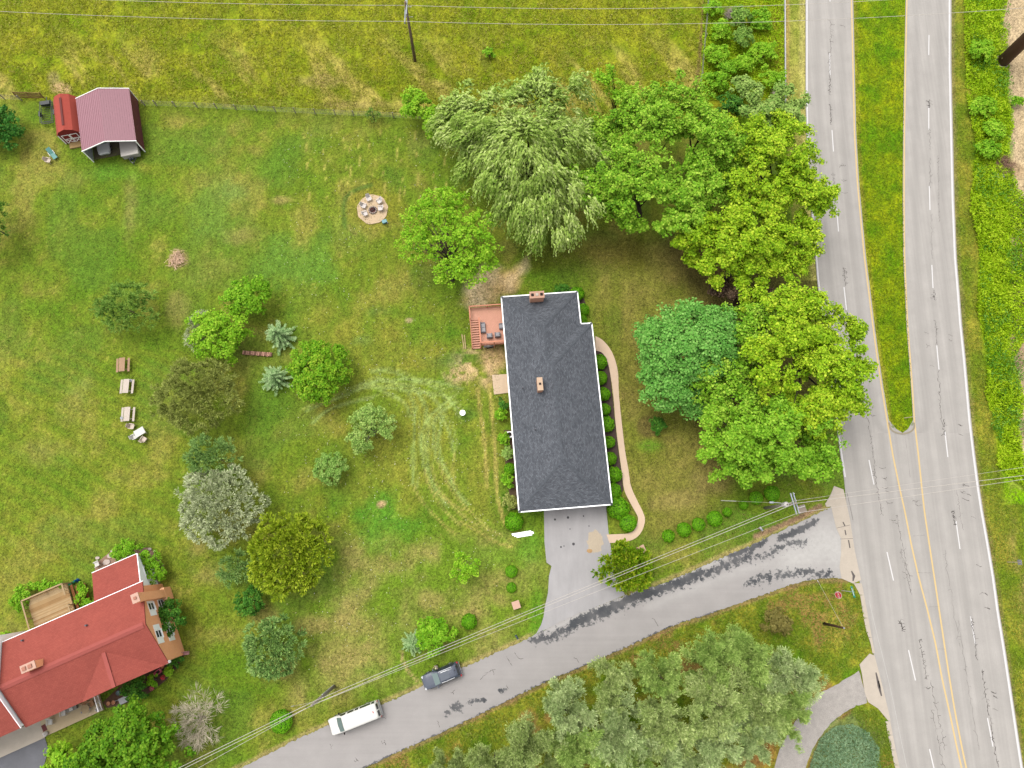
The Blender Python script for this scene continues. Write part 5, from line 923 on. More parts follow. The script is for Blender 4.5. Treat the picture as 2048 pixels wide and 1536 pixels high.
# grill and planks below
p = P(979, 687, .9); GR = thing('gas_grill', 'silver gas grill standing below the south rail of the deck', 'grill', (p.x, p.y-.2, 0), math.radians(10)); M_STEEL = M('brushed_steel', S(214, 214, 216), 0.35, 0.1, 3, metal=.6)
MB().box((0, 0, .45), (.8, .5, .8)).build('cabinet', M_DARK, GR); MB().tube([(-.45, 0, .98), (.45, 0, .98)], .27, 12).build('hood', M_STEEL, GR, True); MB().tube([(-.35, -.3, 1.0), (.35, -.3, 1.0)], .025, 6).build('handle', M_STEEL, GR)
for s in (-1, 1): MB().box((s*.62, 0, .86), (.34, .46, .05)).build('side_shelf', M_STEEL, GR); MB().tube([(s*.32, -.2, .08), (s*.32, -.26, .08)], .08, 10).build('wheel', M_DARK, GR)
for i, (x, y) in enumerate(((926, 683), (930, 684))):
    p = P(x, y); b_ = MB().box((0, 0, .035), (.14, 2.0, .05)).build('loose_plank', M('weathered_plank', S(206, 180, 128)), None); b_.location = (p.x, p.y, .0); b_.rotation_euler = (0, 0, math.radians(9-3*i)); tag(b_, ('left', 'right')[i]+' of two loose tan boards lying west of the deck stairs', 'board', 'loose boards')
# air conditioner, stack of white boards, white disc feeder
p = P(1019, 869, .7); AC = thing('air_conditioner', 'white air conditioner unit on the west wall below the eave', 'air conditioner', (p.x, p.y, 0), math.radians(4.65)); MB().box((0, 0, .4), (.8, .8, .75)).build('casing', M_TRIM, AC, bevel=.04); MB().lathe((0, 0, .775), [(.3, 0), (.3, .02), (.1, .03)], 18).build('fan_grille', M_DARK, AC)
p = P(1045, 1069); WB = thing('board_stack', 'stack of white trim boards on the grass beside the driveway', 'boards', (p.x, p.y, 0), math.radians(9))
for i, (dx, dy, L0, z) in enumerate(((-.1, .26, 2.5, .03), (.05, .1, 2.7, .03), (.15, -.06, 2.5, .03), (.2, -.22, 2.0, .03), (0, .15, 2.4, .075), (.3, .0, 2.3, .075))): MB().box((dx, dy, z), (L0, .145, .035)).build('board', M_TRIM, WB)
p = P(925, 825, 1.2); WD = thing('bird_bath', 'white round pedestal bird bath on the lawn behind the house', 'bird bath', (p.x, p.y, 0)); MB().lathe((0, 0, 0), [(.22, 0), (.2, .05), (.07, .12), (.06, .8), (.12, .9)], 12).build('pedestal', M_TRIM, WD, True); MB().lathe((0, 0, .9), [(.1, 0), (.36, .08), (.38, .12), (.34, .12), (.1, .06)], 20).build('basin', M_TRIM, WD, True)
# ---------------- red roofed house
M_RED = shingle('red_shingle', S(194, 100, 86), S(184, 92, 79), S(166, 80, 70), math.radians(0), 0.16); M_REDCAP = M('red_ridge_vent', S(192, 98, 88), 0.9, 0.08, 2); M_WSID = M('white_siding', (.76, .76, .77), 0.6, 0.03)
O_ = (-39.1, -8.13); RH = frame('red_roof_house', 'two storey brick house with red shingle roof, deck and front porch', 'house', O_, 24.0)
def gable(parent, x0, x1, y0, y1, he, hr, mat, name='roof', yr=None):
    ym = (y0+y1)/2 if yr is None else yr; p = lambda x, y, z: Vector((x, y, z))
    pl = [[p(x0, y0, he), p(x1, y0, he), p(x1, ym, hr), p(x0, ym, hr)], [p(x1, y1, he), p(x0, y1, he), p(x0, ym, hr), p(x1, ym, hr)]]
    b = MB(); b.quad(*pl[0]); b.quad(*pl[1]); d = Vector((0, 0, -.18)); b.quad(*[q+d for q in pl[0]][::-1]); b.quad(*[q+d for q in pl[1]][::-1])
    for x in (x0, x1):
        for ya, yb2 in ((y0, ym), (y1, ym)): za, zb = he, hr; b.quad(p(x, ya, za), p(x, yb2, zb), p(x, yb2, zb-.18), p(x, ya, za-.18))
    for y in (y0, y1): b.quad(p(x0, y, he), p(x1, y, he), p(x1, y, he-.18), p(x0, y, he-.18))
    return b.build(name, mat, parent)
rr = gable(RH, -16.4, 0, -4.9, 4.9, 5.6, 8.0, M_RED)
b = MB(); b.v = [(x, y, z) for x in (-16.3, -.4) for y, z in ((-4.5, -.05), (4.5, -.05), (4.5, 5.62), (0, 7.8), (-4.5, 5.62))]; b.f = [(0, 4, 3, 2, 1), (5, 6, 7, 8, 9), (0, 1, 6, 5), (1, 2, 7, 6), (4, 0, 5, 9), (2, 3, 8, 7), (3, 4, 9, 8)]; b.build('wall', M_TANBRK, RH)
lw_ = gable(RH, -26, -16.45, -4.75, 6.2, 6.3, 9.2, M_RED); b = MB(); b.v = [(x, y, z) for x in (-25.7, -16.55) for y, z in ((-4.35, -.05), (5.8, -.05), (5.8, 6.35), (.72, 9.0), (-4.35, 6.35))]; b.f = [(0, 4, 3, 2, 1), (5, 6, 7, 8, 9), (0, 1, 6, 5), (1, 2, 7, 6), (4, 0, 5, 9), (2, 3, 8, 7), (3, 4, 9, 8)]; b.build('wing_wall', M_WSID, RH)
for ya, za, yb2, zb in ((-4.75, 6.3, .72, 9.2), (6.2, 6.3, .72, 9.2)): MB().beam((-16.42, ya, za-.06), (-16.42, yb2, zb-.06), .06, .2).build('rake_board', M_WSID, lw_)
cv = MB()
for s in (-1, 1): cv.quad(*[Vector(q) for q in (((-16.3, 0, 8.06), (-.25, 0, 8.06), (-.25, s*.34, 7.92), (-16.3, s*.34, 7.92))[::s])]); cv.quad(*[Vector(q) for q in (((-16.3, s*.34, 7.92), (-.25, s*.34, 7.92), (-.25, s*.34, 7.83), (-16.3, s*.34, 7.83))[::s])])
cv.build('ridge_vent', M_REDCAP, rr)
# cross gable on the front slope
g1, g2, hz_ = -10.0, -.5, 7.6; b = MB(); xm = -5.3; yi = -4.9+(hz_-5.6)/(2.4/4.9)
b.quad((xm, yi, hz_+.01), (g1, -4.92, 5.6), (xm, -4.92, hz_)); b.quad((xm, yi, hz_+.01), (xm, -4.92, hz_), (g2, -4.92, 5.6)); b.quad((g1, -4.9, 5.55), (g2, -4.9, 5.55), (xm, -4.9, hz_-.02)); cg = b.build('cross_gable', M_RED, rr)
MB().beam((xm, yi-.2, hz_+.03), (xm, -4.95, hz_+.03), .42, .05).build('ridge_vent', M_REDCAP, cg)
gutter(rr, [(-16.4, 4.93), (0, 4.93)], 5.52, .075, M_WSID, False)
MB().box((-.2, -4.75, 5.3), (.5, .3, .5)).build('eave_return', M_WSID, rr)
# rear wing with a lean-to roof
b = MB(); a1, a2, a3, a4 = Vector((-6.2, 8.6, 3.3)), Vector((-.7, 8.6, 3.3)), Vector((-.7, 4.55, 4.9)), Vector((-6.2, 4.55, 4.9)); b.quad(a2, a1, a4, a3); d = Vector((0, 0, -.16)); b.quad(a1+d, a2+d, a3+d, a4+d)
for u, v in ((a1, a2), (a2, a3), (a3, a4), (a4, a1)): b.quad(u, v, v+d, u+d)
rw_ = b.build('wing_roof', M_RED, RH); gutter(rw_, [(-6.2, 8.63), (-.7, 8.63)], 3.22, .075, M_WSID, False); MB().beam((-.66, 8.6, 3.22), (-.66, 4.6, 4.8), .08, .22).build('rake_board', M_WSID, rw_)
b = MB(); b.v = [(x, y, z) for x in (-6.0, -.85) for y, z in ((4.5, -.05), (8.3, -.05), (8.3, 3.3), (4.5, 4.8))]; b.f = [(0, 3, 2, 1), (4, 5, 6, 7), (1, 2, 6, 5), (2, 3, 7, 6)]; b.build('wing_wall', M_WSID, RH)
for y, z in ((1.95, 4.6), (-1.35, 4.9), (2.1, 2.0), (-1.4, 2.1)): window(RH, (-.4, y, z), (1, 0, 0), .85, 1.35, .62)
window(RH, (-.85, 6.4, 1.9), (1, 0, 0), 1.0, 1.2)
for x in (-3, -7, -12): window(RH, (x, -4.5, 4.1), (0, -1, 0), 1.1, 1.3)
for x in (-8.5, -13): window(RH, (x, 4.5, 4.0), (0, 1, 0), 1.1, 1.2)
do = MB().box((-13.4, -4.53, 1.2), (1.0, .08, 2.2)).build('door', M('maroon_door', S(130, 50, 46)), RH); MB().box((-13.05, -4.6, 1.15), (.06, .08, .12)).build('handle', M_STEEL, do)
ch = MB().box((-.02, 3.05, 4.1), (.75, .95, 8.4)).build('chimney', M_TANBRK, RH); MB().box((-.02, 3.05, 8.34), (.85, 1.05, .1)).build('chimney_cap', M('pink_cap', S(236, 190, 168)), ch); MB().box((-.02, 3.05, 8.44), (.3, .3, .16)).build('flue', M('terracotta_flue', S(206, 140, 116)), ch); MB().box((.12, 3.05, .9), (.5, 1.5, 1.8)).build('chimney_shoulder', M_TANBRK, ch)
ch = MB().box((-12.3, .75, 8.1), (1.5, .75, 1.9)).build('chimney', M_TANBRK, RH); MB().box((-12.3, .75, 9.1), (1.6, .85, .1)).build('chimney_cap', M('pink_cap', S(236, 190, 168)), ch)
for s in (-.4, .25): MB().box((-12.3+s, .75, 9.2), (.4, .4, .14)).build('flue', M('terracotta_flue', S(206, 140, 116)), ch)
for x, y, z in ((-6.6, 2.66, 6.6), (-13.95, 4.1, 5.9)): MB().lathe((x, y, z), [(.1, 0), (.1, .45), (.05, .47)], 8).build('vent_pipe', M('pipe_grey', S(120, 120, 128)), rr)
# rear deck of the red house: planks, rails, stairs
M_TAN = M('weathered_tan_deck', S(216, 178, 124), 0.8, 0.16, 2.0, 0.15); M_TAN2 = M('weathered_rail', S(206, 176, 132), 0.8, 0.12, 2.0); M_BRN = M('brown_step_stain', S(158, 96, 44), 0.8, 0.15, 2)
TD = frame('wooden_deck', 'weathered tan plank deck behind the red roofed house', 'deck', O_, 24.0); HT = 1.4; X0, X1, Y0, Y1 = -15.2, -10.3, 4.55, 9.05
MB().box(((X0+X1)/2, (Y0+Y1)/2, HT-.22), (X1-X0-.1, Y1-Y0-.1, .2)).build('joists', M_TAN2, TD)
for i in range(int((Y1-Y0)/.15)): MB().box(((X0+X1)/2+random.uniform(-.02, .02), Y0+.08+i*.15, HT-.06+random.uniform(0, .01)), (X1-X0-.05, .125, .04)).build('plank', random.choice((M_TAN, M('tan_plank_worn', S(228, 196, 146), 0.8, 0.3, 1.2), M('tan_plank_dark', S(196, 154, 100), 0.8, 0.3, 1.2))), TD)
for x, y in ((X0, Y1), ((X0+X1)/2, Y1), (X1, Y1), (X0, (Y0+Y1)/2), (X1, 6.4), (X0, Y0+.2)): MB().box((x, y, (HT+1)/2), (.12, .12, HT+1.0)).build('post', M_TAN2, TD)
for a, c in (((X0, Y1), (X1, Y1)), ((X0, Y0), (X0, Y1)), ((X1, Y0), (X1, 6.4)), ((X1, 7.6), (X1, Y1))):
    MB().beam((*a, HT+1.0), (*c, HT+1.0), .16, .05).build('handrail', M_TAN2, TD); d = Vector(c)-Vector(a); nn = int(d.length/.17); bb = MB()
    for i in range(1, nn): qq = Vector(a)+d*i/nn; bb.box((qq.x, qq.y, HT+.48), (.045, .045, 1.0))
    tag(bb.build('baluster', M_TAN2, TD), kind='stuff')
for k in range(4): MB().box((X1+.3+k*.33, 7.0 if k < 1 else 6.7, HT-.25-k*.3), (.31, 3.4, .06)).build('stair_tread', M_BRN, TD); MB().box((X1+.15+k*.33, 6.7, HT-.4-k*.3), (.03, 3.4, .24)).build('stair_riser', M_BRN, TD)
q = Vector((-11.8, 5.1, HT)); MB().box((q.x, q.y, HT+.12), (1.7, .6, .24)).build('bench_box', M('pale_bench', S(232, 204, 164)), TD, bevel=.02)
# porch slab, concrete pad, porch furniture
PS = frame('porch_slab', None, None, O_, 24.0); PS['kind'] = 'structure'
MB().box((-14.6, -5.5, .06), (7.1, 2.1, .24)).build('slab', M('porch_floor', S(226, 204, 164), 0.8, 0.08, 1.5), PS); MB().box((-24.3, -5.55, .03), (12.2, 2.2, .16)).build('concrete_pad', M_CONC, PS)
def railing():
    t = frame('porch_railing', 'white porch railing at the right end of the front porch', 'railing', O_, 24.0)
    for y in (-4.6, -5.5, -6.4): MB().box((-11.12, y, .68), (.1, .1, 1.0)).build('post', M_WSID, t)
    for z in (.35, 1.12): MB().beam((-11.12, -4.5, z), (-11.12, -6.5, z), .09, .07).build('rail', M_WSID, t)
    for i in range(1, 15): MB().box((-11.12, -4.6-i*.125, .72), (.04, .04, .74)).build('baluster', M_WSID, t)
railing()
def porch(x, y): v = Matrix.Rotation(math.radians(24), 3, 'Z') @ Vector((x, y, 0)); return (O_[0]+v.x, O_[1]+v.y, .18)
def gchair(name, label, loc, rz, mat, group=None, w=.58, scale=1.0, cat='chair'):
    t = thing(name, label, cat, loc, rz, group); t.scale = (scale,)*3
    MB().box((0, 0, .38), (w, .52, .05)).build('seat', mat, t, bevel=.02); bk = MB(); bk.add([(-w/2, .26, .36), (w/2, .26, .36), (w/2, .28, .38), (-w/2, .28, .38), (-w/2+.06, .5, 1.0), (w/2-.06, .5, 1.0), (w/2-.06, .53, 1.0), (-w/2+.06, .53, 1.0)], [(0, 1, 5, 4), (1, 2, 6, 5), (2, 3, 7, 6), (3, 0, 4, 7), (4, 5, 6, 7), (0, 3, 2, 1)]); bk.build('backrest', mat, t, bevel=.015)
    for s in (-1, 1):
        MB().beam((s*(w/2), -.28, .6), (s*(w/2), .36, .62), .08, .04).build('armrest', mat, t)
        for yy in (-.24, .26): MB().beam((s*w/2, yy, 0), (s*w/2, yy, .6), .05, .05, (0, 1, 0)).build('leg', mat, t)
    return t
M_PLAS = M('cream_plastic', S(236, 214, 194), 0.45, 0.05); M_PLW = M('white_plastic', S(244, 240, 232), 0.45, 0.04)
PG = 'porch furniture'
gchair('porch_chair', 'white porch armchair with orange cushion nearest the maroon mat', porch(-16.9, -5.3), math.radians(10), M_PLW, PG); gchair('porch_chair', 'white porch armchair with patterned cushion beside the grey bench', porch(-15.2, -5.0), math.radians(14), M_PLW, PG); gchair('porch_chair', 'tan wicker chair under the eave by the round table', porch(-12.6, -4.85), math.radians(60), M('tan_wicker', S(206, 160, 116)), PG); gchair('porch_chair', 'tan chair on the right side of the round porch table', porch(-11.9, -5.3), math.radians(-60), M('tan_wicker', S(206, 160, 116)), PG)
t = thing('porch_table', 'round tan porch table with blue towel on the front porch', 'table', porch(-12.6, -5.6), 0, None); MB().lathe((0, 0, .68), [(.02, 0), (.48, 0), (.5, .03), (.02, .05)], 22).build('tabletop', M('tan_glass', S(200, 176, 136)), t); MB().tube([(0, 0, 0), (0, 0, .7)], .05, 8).build('pedestal', M_STEEL, t); MB().lathe((0, 0, 0), [(.28, 0), (.05, .06)], 14).build('base', M_STEEL, t)
tw = MB().box((0, 0, 0), (.62, .3, .03), rz=.2).build('towel', M('blue_towel', S(96, 130, 196)), None); tw.location = Vector(porch(-13.2, -5.75))+Vector((0, 0, .03)); tag(tw, 'folded blue towel lying beside the round porch table', 'towel')
t = thing('porch_bench', 'grey bench with pale pillow under the front eave of the porch', 'bench', porch(-14.2, -4.9), math.radians(24), PG); MB().box((0, 0, .4), (1.2, .5, .08)).build('seat', M('grey_bench', S(180, 172, 162)), t); MB().box((0, .24, .65), (1.2, .06, .45)).build('backrest', M('grey_bench', S(180, 172, 162)), t); MB().box((0, 0, .5), (.42, .36, .12)).build('pillow', M_PLW, t, bevel=.04)
for s in (-1, 1): MB().box((s*.5, 0, .18), (.08, .45, .36)).build('leg', M_STEEL, t)
mt = MB().box((0, 0, .012), (.5, .75, .02)).build('door_mat', M('maroon_mat', S(128, 58, 58)), None); mt.location = porch(-17.9, -5.6); mt.rotation_euler = (0, 0, math.radians(30)); tag(mt, 'small maroon mat on the concrete at the left end of the porch', 'mat')
def pot(label, loc, r, h, mat, flower=None, name='flower_pot', cat='pot', group='garden pots'):
    t = thing(name, label, cat, loc, 0, group); MB().lathe((0, 0, 0), [(r*.7, 0), (r, h), (r*.9, h), (r*.85, h*.85), (.01, h*.85)], 14).build('pot', mat, t, True)
    if flower:
        d = rand_dir(60); d[:, 2] = np.abs(d[:, 2]); obj('flowers', leaf_mesh('flowers', d*r*1.1+np.array([0, 0, h]), np.cross(d, rand_dir(60)), d, .14, .1, rng.random(60)), flower, t)
M_TERRA = M('terracotta', S(212, 150, 112), 0.85); LM_WHT = leafmat('white_petal', (210, 200, 196), (236, 226, 222), (250, 246, 244)); LM_PINK = leafmat('pink_petal', (190, 60, 84), (228, 92, 118), (246, 150, 160)); LM_RED = leafmat('red_petal', (170, 20, 40), (214, 40, 66), (240, 90, 104))
pot('left terracotta pot in the bed by the porch railing', P(219, 1406), .24, .3, M_TERRA, None); pot('right terracotta pot in the bed by the porch railing', P(229, 1404), .24, .3, M_TERRA, None); pot('blue-grey glazed pot in the bed under the front eave', P(239, 1385), .28, .35, M('blue_glaze', S(120, 150, 156), 0.3)); pot('white flower planter at the outer porch corner', porch(-11.5, -6.2), .26, .3, M_PLW, LM_WHT); pot('white flower planter at the left end of the porch', porch(-17.8, -6.3), .26, .3, M_PLW, LM_WHT); pot('pink flower planter at the edge of the front bed', P(305, 1376), .26, .22, M_TERRA, LM_PINK); pot('red geranium planter beside the pink toy cart', P(328, 1354), .28, .3, M_TERRA, LM_RED); pot('orange ringed pot at the front roof corner', P(326, 1333), .22, .25, M('orange_glaze', S(232, 150, 110)))
sheet('garden_bed', G([(205, 1405), (240, 1372), (300, 1340), (345, 1312), (342, 1285), (356, 1290), (368, 1312), (350, 1340), (330, 1362), (300, 1385), (262, 1404), (215, 1416)]), M('garden_soil', S(112, 84, 66), 0.95, 0.25, 4), -.05, .01, 'structure')
sheet('garden_bed', G([(190, 1128), (228, 1098), (300, 1095), (328, 1130), (320, 1170), (300, 1180), (270, 1108), (190, 1148)]), M('stony_bed', S(176, 142, 120), 0.95, 0.25, 4), -.05, .01, 'structure')
t = thing('toy_cart', 'pink plastic toy cart in the front garden bed of the red house', 'toy', P(318, 1344), math.radians(40)); M_PNK = M('pink_plastic', S(232, 104, 128), 0.5); MB().box((0, 0, .3), (.9, .5, .32), taper=1.1).build('body', M_PNK, t, bevel=.04); MB().box((.1, 0, .47), (.4, .3, .03)).build('seat', M_DARK, t); MB().beam((.45, 0, .4), (.75, 0, .8), .05).build('handle', M('light_pink', S(240, 170, 180)), t)
for sx in (-.3, .3):
    for sy in (-.27, .27): MB().tube([(sx, sy-.04, .14), (sx, sy+.04, .14)], .14, 12).build('wheel', M_DARK, t)
t = thing('garden_bench', 'pale pink bench at the brick corner garden', 'bench', P(367, 1307, .4).xy.to_3d(), math.radians(8)); M_LPK = M('faded_pink', S(224, 164, 160)); MB().box((0, 0, .42), (1.3, .4, .06)).build('seat', M_LPK, t); MB().box((0, .2, .68), (1.3, .05, .4)).build('backrest', M_LPK, t)
for s in (-.5, .5): MB().box((s, 0, .2), (.07, .36, .4)).build('leg', M_LPK, t)
t = thing('wheelbarrow', 'grey wheelbarrow with bundles at the edge of the front bed', 'wheelbarrow', P(252, 1398), math.radians(25)); M_GAL = M('galvanised', S(182, 184, 188), 0.4, 0.1, 3); b = MB(); b.box((0, 0, .45), (.9, .6, .3), taper=1.25); b.build('tray', M_GAL, t, bevel=.03); MB().tube([(.75, -.04, .2), (.75, .04, .2)], .2, 14).build('wheel', M_DARK, t)
for s in (-1, 1): MB().beam((.75, s*.06, .2), (-1.0, s*.3, .55), .04).build('handle', M_GAL, t); MB().beam((-.3, s*.25, .35), (-.35, s*.27, 0), .04).build('leg', M_GAL, t)
t = thing('garden_ornament', 'blue and green peacock shaped garden ornament behind the tan deck', 'ornament', P(152, 1163), math.radians(25)); MB().lathe((.35, 0, .2), [(.02, -.2), (.2, -.1), (.24, .1), (.14, .35), (.07, .6), (.09, .7), (.02, .78)], 14).build('body', M('cobalt_glaze', S(30, 100, 180), 0.35), t, True); MB().add([(.3, -.12, .3), (.3, .12, .3), (-1.1, .22, .05), (-1.1, -.22, .05), (.3, 0, .42)], [(0, 1, 2, 3), (0, 3, 4), (1, 4, 2), (3, 2, 4), (0, 4, 1)]).build('tail', M('emerald_glaze', S(20, 120, 84), 0.4), t)
t = gchair('lawn_chair', 'white plastic chair beside the rear wing of the red house', P(197, 1128), math.radians(-60), M_PLW)
for i, (x, y, r) in enumerate(((214, 1124, .5), (220, 1112, .38), (226, 1103, .3), (196, 1116, .3), (300, 1098, .26), (310, 1103, .2))):
    p = P(x, y); b = MB(); ring = [(r*math.cos(a)*random.uniform(.8, 1.1), r*.75*math.sin(a)*random.uniform(.8, 1.1)) for a in np.linspace(0, 6.28, 10)[:-1]]; o = b.prism(ring, 0, .14).build('landscape_stone', M('pale_stone', S(228, 208, 196), 0.9), None, bevel=.04); o.location = (p.x, p.y, 0.0)
    tag(o, 'pale flat stone beside the rear wing, '+('largest one', 'second from the white chair', 'third from the white chair', 'touching the white chair', 'left of the pair behind the shrubs', 'right of the pair behind the shrubs')[i], 'stone', 'landscape stones')
for i, (x, y) in enumerate(((344, 1275), (347, 1285), (351, 1288), (354, 1291), (360, 1297), (349, 1303))): p = P(x, y); o = MB().lathe((0, 0, 0), [(.16, 0), (.2, .08), (.14, .18), (.02, .22)], 8).build('border_stone', M_PLW, None, True); o.location = (p.x, p.y, 0); tag(o, f'small white border stone by the brick gable, {ORD[i]} from the north', 'stone', 'white border stones')
# ---------------- carport, barn shed and what stands in them
OC = P(165, 302, 2.8); CPT = frame('carport', 'maroon ribbed metal carport open to the south', 'carport', OC, 13.5)
M_MAR = M('maroon_metal', S(176, 116, 128), 0.45, 0.05, 1.0, spec=.5); M_GREYW = M('grey_metal_inside', S(206, 212, 212), 0.6); CW, CL, CE, CR = 7.2, 8.4, 2.8, 3.9
ML_, MR_ = Vector((CW/2, 0, CR)), None
def panel(name, a, d, u, L0, ribs, mat, mat_rib):
    """sheet from a to d (across), swept along +y by L0, with raised ribs"""
    a, d = Vector(a), Vector(d); n = (d-a).cross(Vector((0, 1, 0))).normalized(); n = -n if n.dot(Vector(u)) < 0 else n; b = MB()
    p = [a, d, d+Vector((0, L0, 0)), a+Vector((0, L0, 0))]; b.quad(*p); b.quad(*[q-n*.03 for q in p][::-1])
    for i in range(4): b.quad(p[i], p[(i+1) % 4], p[(i+1) % 4]-n*.03, p[i]-n*.03)
    o = b.build(name, mat, CPT)
    for i in range(ribs): c = a+(d-a)*((i+.5)/ribs); MB().beam(c+n*.015, c+n*.015+Vector((0, L0, 0)), .06, .035, n).build('rib', mat_rib, o)
    return o
panel('roof_panel', (-.1, 0, CE-.03), (CW/2, 0, CR), (0, 0, 1), CL, 13, M_MAR, M_MAR); panel('roof_panel', (CW/2, 0, CR), (CW+.1, 0, CE-.03), (0, 0, 1), CL, 13, M_MAR, M_MAR)
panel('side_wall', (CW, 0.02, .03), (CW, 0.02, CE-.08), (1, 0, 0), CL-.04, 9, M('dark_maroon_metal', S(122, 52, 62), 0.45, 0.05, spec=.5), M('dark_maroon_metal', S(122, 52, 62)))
panel('side_wall', (0, .02, .03), (0, .02, CE-.08), (-1, 0, 0), CL-.04, 9, M_MAR, M_MAR); panel('wall_lining', (.05, .05, .03), (.05, .05, CE-.1), (1, 0, 0), CL-.1, 6, M_GREYW, M_GREYW)
MB().box((CW/2, CL-.05, 1.35), (CW-.1, .05, 2.7)).build('back_wall', M_GREYW, CPT)
for y in (-.03, CL+.03):
    for a, c in (((-.12, CE-.05), (CW/2, CR+.02)), ((CW/2, CR+.02), (CW+.12, CE-.05))): MB().beam((a[0], y, a[1]), (c[0], y, c[1]), .07, .13).build('rake_trim', M_TRIM, CPT)
    for x in (0, CW): MB().box((x, y, CE/2-.05), (.12, .08, CE-.1)).build('corner_trim', M_TRIM, CPT)
sheet('carport_floor', [Matrix.Rotation(math.radians(13.5), 3, 'Z') @ Vector((x, y, 0))+Vector((OC[0], OC[1], 0)) for x, y in ((.1, .3), (CW-.1, .3), (CW-.1, CL), (.1, CL))], M('packed_dirt', S(120, 112, 84), 0.95, 0.3, 1.5), -.05, .01, 'structure')
def cpt(x, y, z=0.0): v = Matrix.Rotation(math.radians(13.5), 3, 'Z') @ Vector((x, y, 0)); return Vector((OC[0]+v.x, OC[1]+v.y, z))
SHED = thing('barn_shed', 'small red barn shed with white crossed doors beside the carport', 'shed', cpt(-3.5, 3.7), math.radians(13.5)); SW, SLn = 3.0, 5.6; M_RSH = M('red_shed_shingle', S(196, 84, 68), 0.9, 0.15, 3); M_RWL = M('red_shed_wall', S(160, 46, 44), 0.8, 0.08)
prof = [(-.12, 1.95), (.5, 2.75), (SW/2, 3.15), (SW-.5, 2.75), (SW+.12, 1.95)]; b = MB()
for (x0, z0), (x1, z1) in zip(prof[:-1], prof[1:]):
    b.quad((x0, -.1, z0), (x1, -.1, z1), (x1, SLn+.1, z1), (x0, SLn+.1, z0)); b.quad((x0, -.1, z0-.05), (x0, SLn+.1, z0-.05), (x1, SLn+.1, z1-.05), (x1, -.1, z1-.05))
    b.quad((x0, -.1, z0), (x0, -.1, z0-.05), (x1, -.1, z1-.05), (x1, -.1, z1)); b.quad((x0, SLn+.1, z0), (x1, SLn+.1, z1), (x1, SLn+.1, z1-.05), (x0, SLn+.1, z0-.05))
srf = b.build('roof', M_RSH, SHED); MB().box((SW/2, SLn/2, 3.19), (.28, SLn-1.2, .06)).build('ridge_vent', M('dark_vent', S(120, 44, 38)), srf)
b = MB(); pr = [(0, -.02), (SW, -.02), (SW, 2.05), (SW-.5, 2.68), (SW/2, 3.08), (.5, 2.68), (0, 2.05)]; n = 7; b.v = [(x, y, z) for y in (0.0, SLn) for x, z in pr]; b.f = [tuple(range(n)), tuple(range(2*n-1, n-1, -1))]+[(i, i+n, (i+1) % n+n, (i+1) % n) for i in range(n)]; b.build('wall', M_RWL, SHED)
for x in (.05, SW-.05): MB().box((x, -.03, 1.0), (.12, .05, 2.0)).build('corner_trim', M_TRIM, SHED)
for dx in (.85, 1.95):
    dd = MB().box((dx+.05, -.04, 1.0), (1.05, .05, 1.85)).build('door', M_RWL, SHED)
    for a, c in (((-.5, .1), (.5, .1)), ((-.5, 1.0), (.5, 1.0)), ((-.5, 1.88), (.5, 1.88)), ((-.48, .1), (-.48, 1.88)), ((.48, .1), (.48, 1.88)), ((-.46, .12), (.46, .98)), ((-.46, .98), (.46, .12))): MB().beam((dx+.05+a[0], -.075, a[1]), (dx+.05+c[0], -.075, c[1]), .09, .03, (0, 1, 0)).build('door_trim', M_TRIM, dd)
MB().box((1.5, -.55, .1), (1.9, .9, .2)).build('ramp', M('plywood', S(206, 170, 112)), SHED)
t = thing('utility_trailer', 'open black mesh utility trailer beside the red barn shed', 'trailer', cpt(-5.4, 8.9), math.radians(10)); M_BLK = M('black_steel', S(62, 66, 66), 0.5)
for x in (-.8, .8):
    for z in (.45, .8): MB().beam((x, -1.7, z), (x, 1.7, z), .06).build('side_rail', M_BLK, t)
for y in (-1.7, 1.7): MB().beam((-.8, y, .45), (.8, y, .45), .06).build('end_rail', M_BLK, t); MB().beam((-.8, y, .8), (.8, y, .8), .06).build('end_rail', M_BLK, t)
for i in range(12): MB().beam((-.8, -1.6+i*.29, .42), (.8, -1.6+i*.29, .42), .05, .03).build('slat', M('dark_plank', S(74, 80, 60)), t)
MB().box((0, 1.35, .7), (1.3, .6, .5)).build('tool_box', M_BLK, t, bevel=.03); MB().beam((0, 1.7, .45), (0, 2.6, .45), .09).build('tongue', M_BLK, t)
for s in (-1, 1): MB().tube([(s*.88, -.1, .3), (s*1.06, -.1, .3)], .3, 16).build('wheel', M_DARK, t); MB().box((s*.97, -.1, .63), (.24, .8, .04)).build('fender', M_BLK, t)
t = thing('popup_camper', 'folded white pop-up camper parked in the right bay of the carport', 'camper', cpt(5.55, 1.4), math.radians(13.5)); M_CAMP = M('camper_white', S(240, 232, 222), 0.5, 0.04)
MB().box((0, 0, .75), (2.3, 4.6, .7)).build('body', M('camper_grey', S(196, 190, 182)), t, bevel=.05); MB().box((0, 0, 1.22), (2.4, 4.7, .22)).build('roof', M_CAMP, t, bevel=.06); MB().beam((-.6, -2.3, .5), (0, -3.3, .5), .08).build('tongue', M_BLK, t); MB().beam((.6, -2.3, .5), (0, -3.3, .5), .08).build('tongue', M_BLK, t)
for s in (-.16, .16): MB().lathe((s, -2.65, .5), [(.02, 0), (.15, .04), (.15, .4), (.05, .5)], 12).build('gas_bottle', M('dark_bottle', S(70, 76, 86), 0.4), t, True)
MB().tube([(0, -3.2, 0), (0, -3.2, .8)], .04, 8).build('jack', M_STEEL, t)
for s in (-1, 1): MB().tube([(s*1.0, -.2, .32), (s*1.17, -.2, .32)], .32, 16).build('wheel', M_DARK, t)
